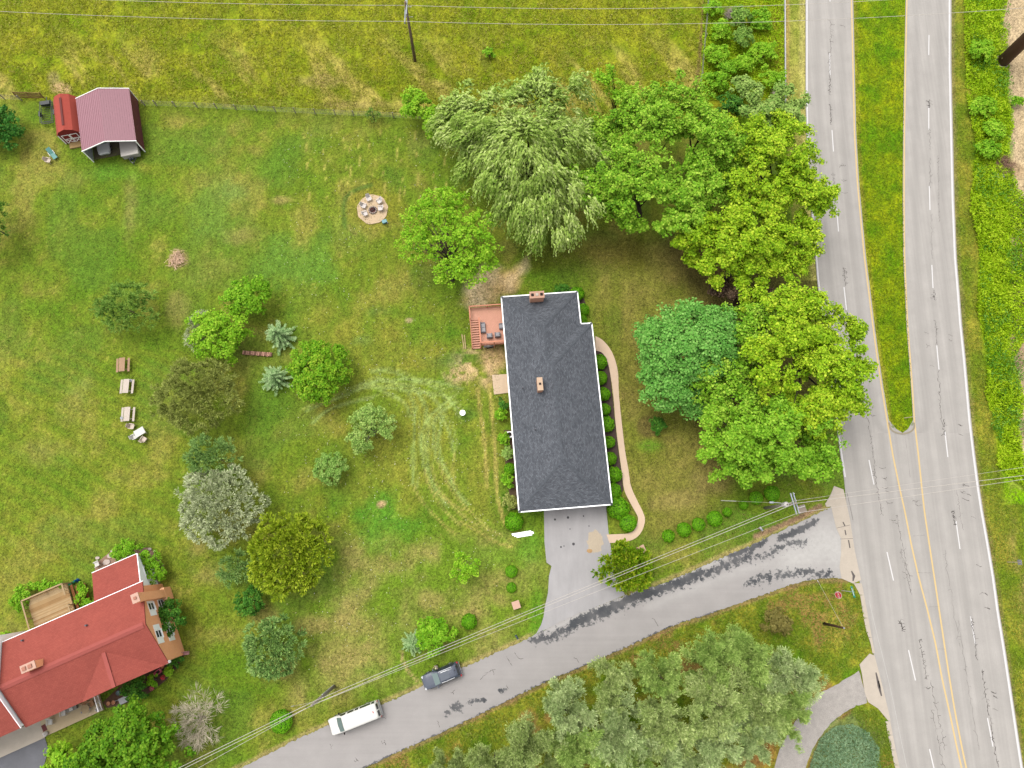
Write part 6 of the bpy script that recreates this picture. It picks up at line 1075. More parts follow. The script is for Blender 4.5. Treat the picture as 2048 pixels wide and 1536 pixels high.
M_TEAL = M('teal_plastic', S(108, 172, 162), 0.5); p = P(104, 307, .3); t = thing('lounge_chair', 'teal reclining lounge chair on the grass near the barn shed', 'chair', (p.x, p.y, 0), math.radians(40))
MB().box((0, -.5, .32), (.62, 1.0, .07)).build('seat', M_TEAL, t, bevel=.02); MB().add([(-.31, 0, .3), (.31, 0, .3), (.31, .75, .75), (-.31, .75, .75), (-.31, 0, .37), (.31, 0, .37), (.31, .72, .82), (-.31, .72, .82)], [(0, 3, 2, 1), (4, 5, 6, 7), (0, 1, 5, 4), (1, 2, 6, 5), (2, 3, 7, 6), (3, 0, 4, 7)]).build('backrest', M_TEAL, t)
for s in (-1, 1):
    MB().beam((s*.36, -.45, .55), (s*.36, .2, .6), .07, .05).build('armrest', M_PLW, t)
    for y in (-.9, 0): MB().box((s*.28, y, .15), (.06, .06, .3)).build('leg', M_TEAL, t)
def adirondack(label, px, py, rz, mat, group='cream plastic chairs'): p = P(px, py, .4); return gchair('plastic_chair', label, (p.x, p.y, 0), math.radians(rz), mat, group, .62)
adirondack('cream plastic chair next to the teal lounge chair', 97, 321, 80, M_PLAS)
# rail fence pieces beside the shed
t = thing('board_fence', 'short brown board fence panel left of the barn shed', 'fence', P(62, 197), math.radians(-1)); M_BRD = M('brown_board', S(176, 136, 84), 0.85, 0.2, 2)
for k in range(4): MB().box((0, .05*k, .25+k*.28), (4.0, .04, .22)).build('board', M_BRD, t)
for x in (-1.9, 0, 1.9): MB().box((x, .12, .65), (.1, .1, 1.35)).build('post', M_BRD, t)
# ================================================================= VEHICLES, STREET FURNITURE, SMALL THINGS
def loft(st, close=True):
    b = MB(); n = len(st[0][1]); N = 2*n
    for x, pr in st: b.v += [(x, -y, z) for y, z in pr]+[(x, y, z) for y, z in pr[::-1]]
    for i in range(len(st)-1):
        for k in range(N-1): b.f.append((i*N+k, (i+1)*N+k, (i+1)*N+k+1, i*N+k+1))
        b.f.append((i*N+N-1, (i+1)*N+N-1, (i+1)*N, i*N))
    b.f.append(tuple(range(N-1, -1, -1))[::-1]); b.f.append(tuple((len(st)-1)*N+k for k in range(N))[::-1])
    key = {}; mp = []; nv = []      # weld the doubled centre line
    for v in b.v:
        q = tuple(round(c, 4) for c in v)
        if q not in key: key[q] = len(nv); nv.append(v)
        mp.append(key[q])
    fs = []
    for f in b.f:
        g = []
        for i in f:
            if mp[i] not in g: g.append(mp[i])
        if len(g) > 2: fs.append(tuple(g))
    b.v, b.f = nv, fs; return b
def wheels(t, xs, w, r, rim):
    for x in xs:
        for s in (-1, 1):
            wl = MB().tube([(x, s*(w-.1), r), (x, s*(w+.1), r)], r, 20).build('wheel', M('tyre_rubber', S(52, 50, 50), 0.8), t); MB().tube([(x, s*(w+.09), r), (x, s*(w+.115), r)], r*.62, 14).build('rim', rim, wl)
def suv_body(zs=1.0):
    S_ = lambda x, z0, w, zm, wb, zb, wt, zt: (x, [(w*.9, z0), (w, zm), (wb, zb), (wt, zt-.03), (wt*.55, zt), (0.0, zt+.005)])
    return loft([S_(2.36, .42, .70, .55, .66, .72, .55, .78), S_(2.22, .30, .86, .6, .82, .8, .70, .88), S_(1.7, .26, .93, .65, .88, .9, .78, .99), S_(1.02, .26, .945, .7, .91, 1.0, .82, 1.1), S_(.82, .26, .945, .7, .92, 1.02, .80, 1.16), S_(.22, .26, .95, .7, .92, 1.05, .66, 1.66), S_(-.3, .26, .95, .7, .92, 1.06, .66, 1.71), S_(-1.5, .26, .95, .7, .92, 1.06, .65, 1.68), S_(-1.95, .28, .94, .7, .9, 1.06, .64, 1.55), S_(-2.22, .3, .92, .7, .87, 1.05, .74, 1.14), S_(-2.36, .42, .82, .65, .8, .9, .7, .95)])
def car(name, label, px, py, h, heading, paint, group=None):
    p = P(px, py, h); t = thing(name, label, 'car', (p.x, p.y, 0), heading, group); suv_body().build('body', paint, t, True)
    q = lambda *p_: MB().quad(*[Vector(v) for v in p_])
    q((1.0, -.72, 1.145), (1.0, .72, 1.145), (.27, .60, 1.665), (.27, -.60, 1.665)).build('windscreen', M('green_tinted_glass', S(128, 150, 146), 0.08, 0.03, spec=.6), t)
    q((-1.98, -.56, 1.55), (-1.98, .56, 1.55), (-2.2, .66, 1.19), (-2.2, -.66, 1.19)).build('rear_window', M_GLASS, t)
    for s in (-1, 1):
        for x0, x1 in ((.55, -.4), (-.48, -1.3), (-1.38, -1.85)): q((x0, s*.93, 1.1), (x1, s*.93, 1.1), (x1+(.02 if x1 > -1.8 else .1), s*.73, 1.56), (x0-(.32 if x0 > .5 else .02), s*.73, 1.56)).build('side_window', M_GLASS, t)
        MB().tube([(.1, s*.64, 1.76), (-.6, s*.65, 1.82), (-1.5, s*.64, 1.77)], .035, 6).build('roof_rail', M('bright_rail', S(250, 250, 252), 0.3), t)
        MB().box((.72, s*1.03, 1.1), (.16, .2, .16)).build('mirror', paint, t, bevel=.03); MB().box((2.2, s*.68, .82), (.22, .26, .1), rz=-s*.5).build('headlight', M('lamp_glass', S(246, 248, 250), 0.15), t); MB().box((-2.22, s*.76, 1.0), (.2, .24, .22), rz=s*.4).build('tail_light', M('red_lamp', S(206, 40, 46), 0.2), t)
        MB().box((.1, s*.955, .85), (.16, .03, .03)).build('door_handle', M_STEEL, t)
    q((.1, -.45, 1.735), (.1, .45, 1.735), (-1.0, .45, 1.735), (-1.0, -.45, 1.735)).build('sunroof', M('sunroof_glass', S(96, 104, 116), 0.08, 0.03, spec=.7), t)
    MB().box((-1.75, -.1, 1.68), (.16, .05, .07)).build('antenna', M_DARK, t); MB().box((-2.36, 0, .55), (.1, 1.5, .12)).build('bumper_trim', M_STEEL, t); MB().box((2.36, 0, .62), (.05, .9, .16)).build('grille', M_STEEL, t); wheels(t, (1.42, -1.38), .86, .35, M_STEEL); return t
def hd(a, c): v = P(*a, .8)-P(*c, .8); return math.atan2(v.y, v.x)
HDG = hd((850, 1366), (917, 1338))
car('parked_car', 'dark blue-black sport utility car with silver roof rails parked on the road edge', 883, 1352, .9, HDG, M('dark_blue_paint', S(84, 92, 110), 0.22, 0.02, coat=.6, spec=.6))
c_ = cpt(1.85, 2.85); t = car('parked_car', 'white car parked nose out in the left bay of the carport', 200, 295, .8, 0, M('white_car_paint', S(240, 240, 238), 0.3, 0.02, coat=.4)); t.location = (c_.x, c_.y, 0); t.rotation_euler = (0, 0, math.radians(13.5-90)); t.scale = (1, .95, .82)
def van():
    p = P(708, 1438, 1.5); t = thing('passenger_van', 'long white passenger van parked on the side road', 'van', (p.x, p.y, 0), hd((664, 1456), (752, 1421))); pa = M('white_van_paint', S(250, 247, 240, 1.25), 0.3, 0.02, coat=.4)
    S_ = lambda x, z0, w, zm, wb, zb, wt, zt: (x, [(w*.92, z0), (w, zm), (wb, zb), (wt, zt-.05), (wt*.6, zt), (0.0, zt+.01)])
    loft([S_(3.02, .5, .80, .7, .78, .95, .7, 1.02), S_(2.9, .38, .95, .7, .93, 1.05, .84, 1.14), S_(2.05, .36, 1.0, .8, .97, 1.15, .9, 1.28), S_(1.9, .36, 1.0, .8, .98, 1.2, .9, 1.36), S_(1.22, .36, 1.01, .8, .99, 1.25, .84, 2.06), S_(.6, .36, 1.01, .8, .99, 1.25, .84, 2.12), S_(-2.6, .36, 1.01, .8, .99, 1.25, .84, 2.1), S_(-2.86, .38, 1.0, .8, .97, 1.25, .82, 2.0), S_(-3.02, .45, .97, .8, .95, 1.25, .88, 1.4), S_(-3.06, .5, .92, .7, .9, 1.0, .88, 1.1)]).build('body', pa, t, True)
    q = lambda *p_: MB().quad(*[Vector(v) for v in p_])
    q((1.92, -.82, 1.40), (2.0, 0, 1.42), (1.92, .82, 1.40), (1.27, .76, 2.07), (1.3, 0, 2.1), (1.27, -.76, 2.07)).build('windscreen', M('green_tinted_glass', S(128, 150, 146)), t)
    for s in (-1, 1):
        for x0, x1 in ((1.55, .75), (.5, -.25), (-.4, -.85), (-1.0, -2.3), (-2.42, -2.78)): q((x0, s*1.0, 1.3), (x1, s*1.0, 1.3), (x1, s*.885, 1.9), (x0-(.3 if x0 > 1 else 0), s*.885, 1.9)).build('side_window', M_GLASS, t)
        q((-3.045, s*.08, 1.36), (-3.045, s*.72, 1.36), (-2.9, s*.7, 1.93), (-2.9, s*.08, 1.93)).build('rear_window', M_GLASS, t); MB().box((1.55, s*1.14, 1.35), (.1, .24, .3)).build('mirror', M_DARK, t, bevel=.03)
        MB().box((3.0, s*.72, .86), (.1, .28, .16)).build('headlight', M('lamp_glass', S(246, 248, 250)), t); MB().box((-3.05, s*.88, 1.1), (.08, .14, .4)).build('tail_light', M('red_lamp', S(206, 40, 46)), t); MB().box((.7, s*1.02, 1.05), (.18, .03, .04)).build('door_handle', M_DARK, t)
    MB().box((-2.45, 0, 2.12), (.1, .24, .05)).build('brake_light', M('red_lamp', S(206, 40, 46)), t); MB().box((3.06, 0, .55), (.14, 1.7, .18)).build('bumper', M_STEEL, t, bevel=.03); MB().box((-3.12, 0, .55), (.14, 1.8, .18)).build('bumper', M_STEEL, t, bevel=.03); MB().box((3.03, 0, .86), (.05, .9, .22)).build('grille', M_DARK, t)
    wheels(t, (1.95, -1.75), .9, .38, M_STEEL)
van()
# ---------------- a person standing by the car
def person():
    p = P(874, 1333, 0.8); t = thing('person', 'person in white top and cap standing beside the dark car', 'person', (p.x, p.y, 0), HDG+.4)
    J = {'pelvis': ((0, 0, .92), .135), 'waist': ((0, 0, 1.08), .125), 'chest': ((.03, 0, 1.28), .15), 'neck': ((.06, 0, 1.47), .055), 'head': ((.09, 0, 1.56), .075), 'crown': ((.1, 0, 1.68), .085)}
    E = [('pelvis', 'waist'), ('waist', 'chest'), ('chest', 'neck'), ('neck', 'head'), ('head', 'crown')]
    for s, nm in ((-1, 'r'), (1, 'l')):
        J.update({nm+'hip': ((0, s*.1, .88), .1), nm+'knee': ((.05*s+.03, s*.12, .48), .065), nm+'ankle': ((.06*s-.02, s*.13, .09), .045), nm+'toe': ((.06*s+.15, s*.14, .04), .035), nm+'sho': ((.03, s*.19, 1.39), .07), nm+'elb': ((.08, s*.27, 1.12), .045), nm+'wri': ((.27, s*.22, 1.05), .032), nm+'hand': ((.36, s*.2, 1.06), .032)})
        E += [('pelvis', nm+'hip'), (nm+'hip', nm+'knee'), (nm+'knee', nm+'ankle'), (nm+'ankle', nm+'toe'), ('chest', nm+'sho'), (nm+'sho', nm+'elb'), (nm+'elb', nm+'wri'), (nm+'wri', nm+'hand')]
        for k in range(4): J[f'{nm}f{k}'] = ((.43-.012*abs(k-1.4), s*(.2+.022*(k-1.5)), 1.06-.004*k), .009); J[f'{nm}g{k}'] = ((.465-.012*abs(k-1.4), s*(.2+.024*(k-1.5)), 1.035), .008); E += [(nm+'hand', f'{nm}f{k}'), (f'{nm}f{k}', f'{nm}g{k}')]
        J[nm+'th'] = ((.38, s*(.2-.06), 1.05), .01); E.append((nm+'hand', nm+'th'))
    ks = list(J); me = bpy.data.meshes.new('body'); me.from_pydata([J[k][0] for k in ks], [(ks.index(a), ks.index(b)) for a, b in E], [])
    o = bpy.data.objects.new('body', me); COL.objects.link(o); o.modifiers.new('skin', 'SKIN'); sk = me.skin_vertices[0].data
    for i, k in enumerate(ks): r = J[k][1]; sk[i].radius = (r, r*(1.15 if k in ('chest', 'waist', 'pelvis') else 1)); sk[i].use_root = (k == 'pelvis')
    sub = o.modifiers.new('sub', 'SUBSURF'); sub.levels = sub.render_levels = 2
    dg = bpy.context.evaluated_depsgraph_get(); m2 = bpy.data.meshes.new_from_object(o.evaluated_get(dg)); bpy.data.objects.remove(o)
    m2.materials.clear()
    for m in (M('skin', S(206, 160, 130), 0.6, 0.03), M('white_shirt', S(238, 226, 216), 0.8, 0.05), M('brown_trousers', S(108, 62, 44), 0.8), M_DARK): m2.materials.append(m)
    for f in m2.polygons:
        c = f.center; arm = abs(c.y) > .2 and c.z > .9 and (c.x > .12 or c.z < 1.2); f.material_index = 3 if c.z < .1 else 2 if (c.z < .95 and abs(c.y) < .2 and c.x < .25) else 0 if (c.z > 1.44 or arm) else 1; f.use_smooth = True
    obj('body', m2, None, t); hp = [(.01, .13), (.1, .1), (.115, .03), (.1, -.02)]; b = MB().lathe((.1, 0, 1.66), hp[::-1], 14); b.build('cap', M('pale_cap_cloth', S(244, 236, 200), 0.8), t, True); MB().box((.22, 0, 1.66), (.12, .15, .015)).build('cap_brim', M('dark_brim', S(60, 56, 60)), t)
    for s in (-1, 1): MB().box((.185, s*.03, 1.595), (.012, .02, .012)).build('eye', M_DARK, t)
    MB().box((.19, 0, 1.565), (.03, .02, .035)).build('nose', M('skin', S(206, 160, 130)), t); MB().box((.182, 0, 1.53), (.012, .045, .01)).build('mouth', M('lips', S(170, 100, 90)), t)
person()
# ---------------- picnic tables, plastic table and chairs, fire pit
def picnic(label, px, py, rz, mat, extra=None):
    p = P(px, py, .7); t = thing('picnic_table', label, 'table', (p.x, p.y, 0), math.radians(rz), 'picnic tables')
    for i in range(5): MB().box(((i-2)*.15, random.uniform(-.01, .01), .74), (.142, 1.85, .04)).build('table_board', mat, t)
    for s in (-1, 1):
        for k in (0, 1): MB().box((s*(.66+.14*k), random.uniform(-.01, .01), .44), (.132, 1.85, .04)).build('bench_board', mat, t)
        for y in (-.62, .62): MB().beam((s*.25, y, .72), (s*.55, y, .0), .05, .09, (0, 1, 0)).build('leg', mat, t)
    for y in (-.62, .62): MB().beam((-.75, y+.05, .39), (.75, y+.05, .39), .04, .09).build('crossbeam', mat, t)
    return t
picnic('brown weathered picnic table, northernmost of the three', 244, 729, 5, M('brown_picnic_wood', S(206, 166, 132), 0.85, 0.25, 3)); picnic('bleached picnic table in the middle of the three', 252, 772, 1, M('bleached_wood', S(240, 224, 208), 0.85, 0.08, 3)); picnic('bleached picnic table nearest the plastic table', 254, 828, 2, M('bleached_wood', S(240, 224, 208)))
def dish(label, px, py, h, r, mat):
    p = P(px, py, h); o = MB().lathe((0, 0, 0), [(r*.6, 0), (r, .05), (r*.9, .06), (r*.5, .02)], 16).build('metal_bowl', mat, None, True); o.location = (p.x, p.y, h); tag(o, label, 'bowl', 'bowls on the picnic tables')
dish('round metal bowl on the bench of the middle picnic table', 261.5, 761, .465, .2, M_GAL); dish('round metal bowl on the corner of the lower picnic table', 243.5, 836, .775, .2, M_GAL)
p = P(279, 864, .7); t = thing('plastic_table', 'white plastic garden table among the cream chairs', 'table', (p.x, p.y, 0), math.radians(33)); MB().box((0, 0, .7), (1.3, .95, .05)).build('tabletop', M_PLW, t, bevel=.03)
for sx in (-.5, .5):
    for sy in (-.35, .35): MB().box((sx, sy, .34), (.08, .08, .68)).build('leg', M_PLW, t)
adirondack('cream plastic chair north-west of the white plastic table', 264, 853, 80, M_PLAS); adirondack('white plastic chair tucked against the west end of the plastic table', 270, 873, 120, M_PLW); adirondack('cream plastic chair south-east of the white plastic table', 288, 878, 150, M_PLAS)
fp = P(745, 418.5); ring = [(2.15*math.cos(a)*(1+.03*math.sin(9*a)), 2.25*math.sin(a)*(1+.03*math.cos(7*a))) for a in np.linspace(0, 2*math.pi, 40)[:-1]]
sheet('fire_pit_pad', [(fp.x+x, fp.y+y) for x, y in ring], M('tan_gravel_pad', S(240, 210, 172), 0.95, 0.08, 3, 0.3), -.06, .02, 'structure')
t = thing('fire_pit', 'stone ringed fire pit with ash on the round tan pad', 'fire pit', P(746, 421))
for k in range(12): a = k*math.pi/6; MB().box((.5*math.cos(a), .5*math.sin(a), .14), (.22, .2, .24), rz=a).build('stone', M('pit_stone', S(176, 160, 150), 0.9, 0.25, 2), t, bevel=.03)
MB().lathe((0, 0, .02), [(.02, .04), (.42, .04), (.42, .06), (.02, .1)], 14).build('ash_bed', M('ash', S(112, 60, 56), 0.95), t)
for k in range(3): MB().tube([(-.25+.1*k, -.2, .16), (.1+.1*k, .22, .2)], .06, 7).build('log', M('charred_log', S(70, 44, 40)), t)
for i, (x, y, rz) in enumerate(((738, 398, 25), (758, 403, -50), (728, 412, 70), (731, 427, 110), (760, 417, -80))): p = P(x, y, .4); gchair('fire_pit_chair', 'pale grey chair by the fire pit, '+('at the northern edge', 'on the north-east side', 'on the west side', 'on the south-west side', 'on the east side')[i], (p.x, p.y, .02), math.radians(rz), M('pale_grey_plastic', S(238, 228, 222, 1.2)), 'fire pit chairs', .62)
p = P(769, 443, .3); t = thing('storage_tub', 'teal plastic tub on the grass below the fire pit pad', 'tub', (p.x, p.y, 0), .4); MB().box((0, 0, .2), (.6, .45, .4), taper=1.15).build('tub', M('teal_tub', S(60, 140, 150), 0.4), t, bevel=.03); MB().box((0, 0, .42), (.66, .5, .04)).build('lid', M('light_teal', S(120, 180, 186), 0.4), t, bevel=.01)
o = MB().lathe((0, 0, 0), [(.08, 0), (.1, .15), (.02, .2)], 8).build('white_jug', M_PLW, None, True); p = P(775, 446); o.location = (p.x, p.y, 0); tag(o, 'small white jug right of the teal tub', 'jug')
# ---------------- log row, brush pile, masonry blocks, mailboxes
t = thing('firewood_row', 'low row of split firewood between the two star shaped spruces', 'firewood', P(516, 708), math.radians(-4))
for k in range(34): a = -1.9+(k % 17)*.23; MB().tube([(a, -.25+random.uniform(-.05, .05), .1+.17*(k//17)), (a+.04, .25, .1+.17*(k//17))], random.uniform(.08, .11), 7).build('log', M('split_log', S(210, 160, 136, 1.5)) if k % 3 else M('dark_log', S(170, 124, 106, 1.2)), t)
t = thing('brush_pile', 'heap of cut pinkish branches on the back lawn', 'brush pile', P(355, 519)); b = MB()
for k in range(90): a = random.uniform(0, 3.14); c = Vector((random.gauss(0, .5), random.gauss(0, .6), random.uniform(.02, .45))); d = Vector((math.cos(a), math.sin(a), random.gauss(0, .15)))*random.uniform(.3, .8); b.tube([c-d, c+d], [.03, .015], 4, False)
tag(b.build('branches', M('cut_branch', S(226, 190, 160, 1.6), 0.9, 0.3, 3), t), kind='stuff')
for nm, lb, x, y, rz in (('masonry_pillar', 'square brick pillar base on the lawn west of the driveway', 1032, 1209, 18), ('masonry_pillar', 'square brick pillar base right of the yellow-green driveway shrub', 1281, 1099, 25)):
    t = thing(nm, lb, 'pillar', P(x, y), math.radians(rz), 'driveway pillars'); MB().box((0, 0, .35), (.85, .85, .72)).build('block', M_BRK, t); MB().box((0, 0, .74), (.95, .95, .08)).build('cap_slab', M('pink_slab', S(238, 194, 170), 0.85, 0.1, 4), t, bevel=.01)
def mailbox(lb, x, y, rz, c):
    t = thing('mailbox', lb, 'mailbox', P(x, y), math.radians(rz)); MB().box((0, 0, .5), (.1, .1, 1.0)).build('post', M_BRD, t); bx = MB().tube([(-.28, 0, 1.12), (.28, 0, 1.12)], .12, 10).build('box', c, t, True); MB().box((0, 0, 1.03), (.56, .24, .1)).build('base', c, t); MB().box((.29, 0, 1.1), (.02, .22, .26)).build('door', M_PLW, t)
mailbox('dark mailbox on a post at the west corner of the driveway', 1033, 1272, -60, M('green_black_box', S(64, 84, 90), 0.4)); mailbox('grey mailbox in the verge west of the transformer pole', 1516, 1058, -55, M('grey_box', S(190, 190, 196), 0.4))
ml = [(1537, 990), (1537, 990)]
t = thing('culvert_headwall', 'flat stone headwall slab beside the side road junction', 'wall', P(1603, 1018), math.radians(17)); MB().box((0, 0, .08), (1.0, 1.0, .24)).build('slab', M('grey_slab', S(176, 160, 144)), t); MB().box((0, .25, .26), (.9, .1, .16)).build('marker', M_PLW, t)
# ---------------- poles and wires
M_POLE = M('weathered_pole', S(150, 128, 106), 0.9, 0.2, 3, 0.3); M_POLE2 = M('grey_pole', S(176, 166, 154), 0.9, 0.2, 3, 0.3); M_WIRE = M('aluminium_wire', S(236, 226, 214), 0.5, 0.02); M_ARM = M('grey_crossarm', S(190, 196, 204), 0.8, 0.1, 2)
def pole(label, px, py, h, r, mat, name='utility_pole', lean=(0, 0)):
    t = thing(name, label, 'pole', P(px, py)); MB().tube([(0, 0, -.1), (lean[0]*.5, lean[1]*.5, h*.5), (lean[0], lean[1], h)], [r*1.2, r, r*.75], 12).build('shaft', mat, t, True); return t
pA = pole('weathered wooden utility pole standing in the north meadow', 830, 121, 11.6, .2, M_POLE)
MB().box((-.16, 0, 10.2), (.14, 4.4, .16)).build('crossarm', M_ARM, pA); MB().box((.16, 0, 11.2), (.14, 3.2, .16)).build('crossarm', M_ARM, pA); MB().beam((-.16, -1.3, 10.15), (0, 0, 9.2), .06).build('brace', M_ARM, pA); MB().beam((-.16, 1.3, 10.15), (0, 0, 9.2), .06).build('brace', M_ARM, pA)
for y in (-2.1, 0.4, 2.1): MB().lathe((-.16, y, 10.28), [(.05, 0), (.09, .06), (.06, .14), (.08, .2), (.02, .26)], 8).build('insulator', M_PLW, pA, True)
for y, z in ((-1.1, 9.0), (.9, 10.6)): MB().tube([(.15, y*.1, z), (.75, y*.1, z+.02)], .035, 6).build('pole_step', M_PLW, pA)
pB = pole('weathered wooden utility pole left of the white van', 668, 1373, 10.6, .19, M_POLE2)
MB().tube([(0, .18, .2), (0, .2, 6.0)], .07, 8).build('conduit', M('white_conduit', S(226, 222, 220)), pB)
pC = pole('grey utility pole with crossarms and transformer near the junction', 1530, 1016, 9.8, .17, M_POLE2)
def local(o, p): return Vector(p)-Vector(o.location)
ca_, cz_ = local(pC, P(1577, 993, 9.4)), local(pC, P(1588, 1031, 9.4))
dv = (cz_-ca_).normalized(); pv = Vector((-dv.y, dv.x, 0))
mid = (ca_+cz_)/2; mid.x = mid.x*0; mid.y = mid.y*0
for s in (-.16, .16): MB().beam(Vector((s*pv.x, s*pv.y, 9.4))-dv*1.25, Vector((s*pv.x, s*pv.y, 9.4))+dv*1.25, .11, .13).build('crossarm', M_ARM, pC)
for k in (-1.1, -.3, .5, 1.1): MB().lathe(tuple(Vector((pv.x*.16, pv.y*.16, 9.48))+dv*k), [(.04, 0), (.07, .06), (.05, .12), (.06, .18), (.02, .22)], 8).build('insulator', M_PLW, pC, True)
tr = MB().lathe((-.55, -.05, 7.4), [(.02, 0), (.3, .02), (.32, .1), (.32, .95), (.28, 1.05), (.05, 1.1)], 16).build('transformer', M('pale_tank', S(222, 216, 212), 0.5), pC, True); MB().lathe((-.55, -.05, 8.48), [(.05, 0), (.06, .2), (.02, .25)], 8).build('bushing', M('brown_bushing', S(120, 70, 60)), tr); MB().box((-.22, 0, 7.9), (.3, .12, .5)).build('bracket', M_STEEL, pC)
MB().tube([(0, 0, 6.6), (-.9, .2, 7.2), (-1.7, .25, 7.3)], .05, 8).build('lamp_arm', M_ARM, pC); MB().box((-1.9, .25, 7.28), (.5, .22, .12)).build('lamp_head', M_ARM, pC, bevel=.03)
def wire(label, pts, r=.026, name='power_line', cat='wire', mat=None):
    q = [Vector(p) for p in pts]; o0 = q[0]; b = MB().tube([p-o0 for p in q], r, 5, False); o = b.build(name, mat or M_WIRE, None, True); o.location = o0; return tag(o, label, cat)
def span(a, c, sag, n=26):
    a, c = Vector(a), Vector(c); return [a+(c-a)*(i/n)-Vector((0, 0, 4*sag*(i/n)*(1-i/n))) for i in range(n+1)]
topA = Vector(pA.location)
E1 = topA+Vector((-.16, -2.1, 10.52)); E2 = topA+Vector((-.16, .4, 10.52)); E3 = topA+Vector((-.16, 2.1, 10.52))
wire('southernmost meadow power line running to the right photo edge', span(E1, P(2260, -2, 12), 2.2)); wire('middle meadow power line running to the right', span(E2, P(2200, -34, 12), 2.2)); wire('northernmost meadow power line running to the right at the top edge', span(E3, P(2200, -62, 12), 2.2))
wire('southernmost meadow power line running to the left photo edge', span(E1, P(-420, -2, 11), 1.0)); wire('middle meadow power line running to the left', span(E2, P(-420, -34, 11), 1.0)); wire('northernmost meadow power line running to the left at the top edge', span(E3, P(-420, -58, 11), 1.0))
tB, tC = Vector(pB.location), Vector(pC.location)
b1, b2, b3 = tB+Vector((-.1, .12, 9.0)), tB+Vector((.1, -.12, 8.9)), tB+Vector((0, 0, 10.5)); c1_, c2_, c3_ = tC+Vector((0, 0, 9.62))-dv*.3, tC+Vector((0, 0, 9.55))+dv*.0, tC+Vector((0, 0, 9.6))+dv*1.1
wire('upper roadside power line between the two wooden poles', span(b1, c1_, 1.1)); wire('middle roadside cable between the two wooden poles', span(b2, c2_, 1.2), .03); wire('lower roadside line nearest the side road', span(b3, c3_, 1.0), .02)
for i, (s_, e_) in enumerate(((b1, P(330, 1550, 8.5)), (b2, P(338, 1552, 8.4)), (b3, P(318, 1580, 10)))): wire(('upper', 'middle', 'lower')[i]+' roadside line from the van pole to the lower photo edge', span(s_, e_, .3), (.028, .028, .02)[i])
for i, (s_, e_) in enumerate(((c1_, P(2200, 912, 10)), (c2_, P(2200, 932, 10)), (c3_, P(2200, 936, 10)))): wire(('upper', 'middle', 'lower')[i]+' line crossing the highway from the transformer pole', span(s_, e_, .8), (.016, .03, .024)[i])
def guy(lb, a, top, g0=1.9):
    t = thing('guy_wire', lb, 'wire', a); v = Vector(top)-Vector(a); MB().tube([(0, 0, 0), v], .014, 5).build('cable', M_WIRE, t); u = v.normalized(); MB().tube([u*.1, u*(g0+.1)], .045, 7).build('guard_sleeve', M_PLW, t)
guy('guy wire with white sleeve west of the transformer pole', P(1441, 1001), tC+Vector((0, 0, 9.2)), 2.4); guy('guy wire with white sleeve left of the van pole', P(582, 1413), tB+Vector((0, 0, 8.6)), 1.0)
pD = pole('short dark creosoted pole on the grassy corner by the highway', 1648, 1247, 5.2, .15, M('creosote', S(84, 56, 36), 0.8, 0.25, 3)); MB().lathe((0, 0, 5.2), [(.11, 0), (.1, .1), (.02, .12)], 8).build('pole_cap', M_GAL, pD); guy('thin guy cable from the short dark pole to the verge', P(1634, 1159), Vector(pD.location)+Vector((0, 0, 5.1)), .3)
pE = pole('huge brown steel transmission pole on the east bank', 2004, 124, 34.0, .8, M('corten_steel', S(128, 84, 74), 0.7, 0.12, 1.0), 'steel_pole'); MB().lathe((0, 0, -.05), [(1.1, 0), (1.1, .25), (.9, .27)], 20).build('footing', M_CONC, pE); MB().box((-.86, -.2, 1.2), (.06, .3, .12)).build('tag_plate', M('yellow_tag', S(220, 200, 140)), pE)
# ---------------- fences and guard rail
def wire_fence(label, pts, posts, h=1.3, mesh=True, name='wire_fence'):
    q = G(pts); t = thing(name, label, 'fence', q[0]); o0 = Vector(q[0]); M_FP = M('grey_fence_post', S(186, 176, 156), 0.9)
    for x, y in posts: p = P(x, y)-o0; MB().box((p.x, p.y, h/2), (.11, .11, h)).build('post', M_FP, t)
    for k in range(5): MB().tube([p-o0+Vector((0, 0, .2+k*(h-.28)/4)) for p in q], .012, 4, False).build('strand', M('fence_wire', S(176, 178, 164), 0.5), t)
    if mesh:
        b = MB()
        for a, c in zip(q[:-1], q[1:]):
            n = int((c-a).length/.45)
            for i in range(n): p = a+(c-a)*i/n-o0; b.box((p.x, p.y, h/2), (.012, .012, h-.1))
        tag(b.build('stay', M('fence_wire', S(176, 178, 164)), t), kind='stuff')
wire_fence('long wire mesh fence between back lawn and north meadow', [(285, 211), (410, 216), (512, 222), (705, 232), (800, 236), (880, 240)], [(x, np.interp(x, [285, 410, 512, 705, 800, 880], [211, 216, 222, 232, 236, 240])) for x in (290, 314, 352, 395, 434, 473, 514, 552, 591, 631, 671, 708, 747, 787, 826, 866)])
wire_fence('wire fence running north from the maple at the meadow corner', [(1417, -40), (1413, 30), (1408, 80), (1402, 150), (1397, 190)], [(1417, -40), (1415, 8), (1410, 78), (1402, 155), (1397, 188)], 1.2)
wire_fence('short wire fence at the left photo edge beside the board panel', [(-30, 197), (10, 199), (45, 201)], [(-28, 197), (10, 199), (44, 201)], 1.2)
t = thing('guard_rail', 'white metal guard rail along the west carriageway', 'guard rail', P(1571, 80)); o0 = Vector(t.location); ga, gb = P(1569.5, -60, .6)-o0, P(1571, 205, .6)-o0
for dz in (-.09, .09): MB().beam(ga+Vector((0, 0, dz)), gb+Vector((0, 0, dz)), .1, .14).build('rail', M('galvanised_rail', S(236, 236, 240), 0.4, 0.05), t)
for y in np.arange(-50, 210, 23.5): p = P(1569.2, y)-o0; MB().box((p.x-.1, p.y, .35), (.15, .15, .75)).build('post', M('dark_post', S(90, 100, 110)), t)
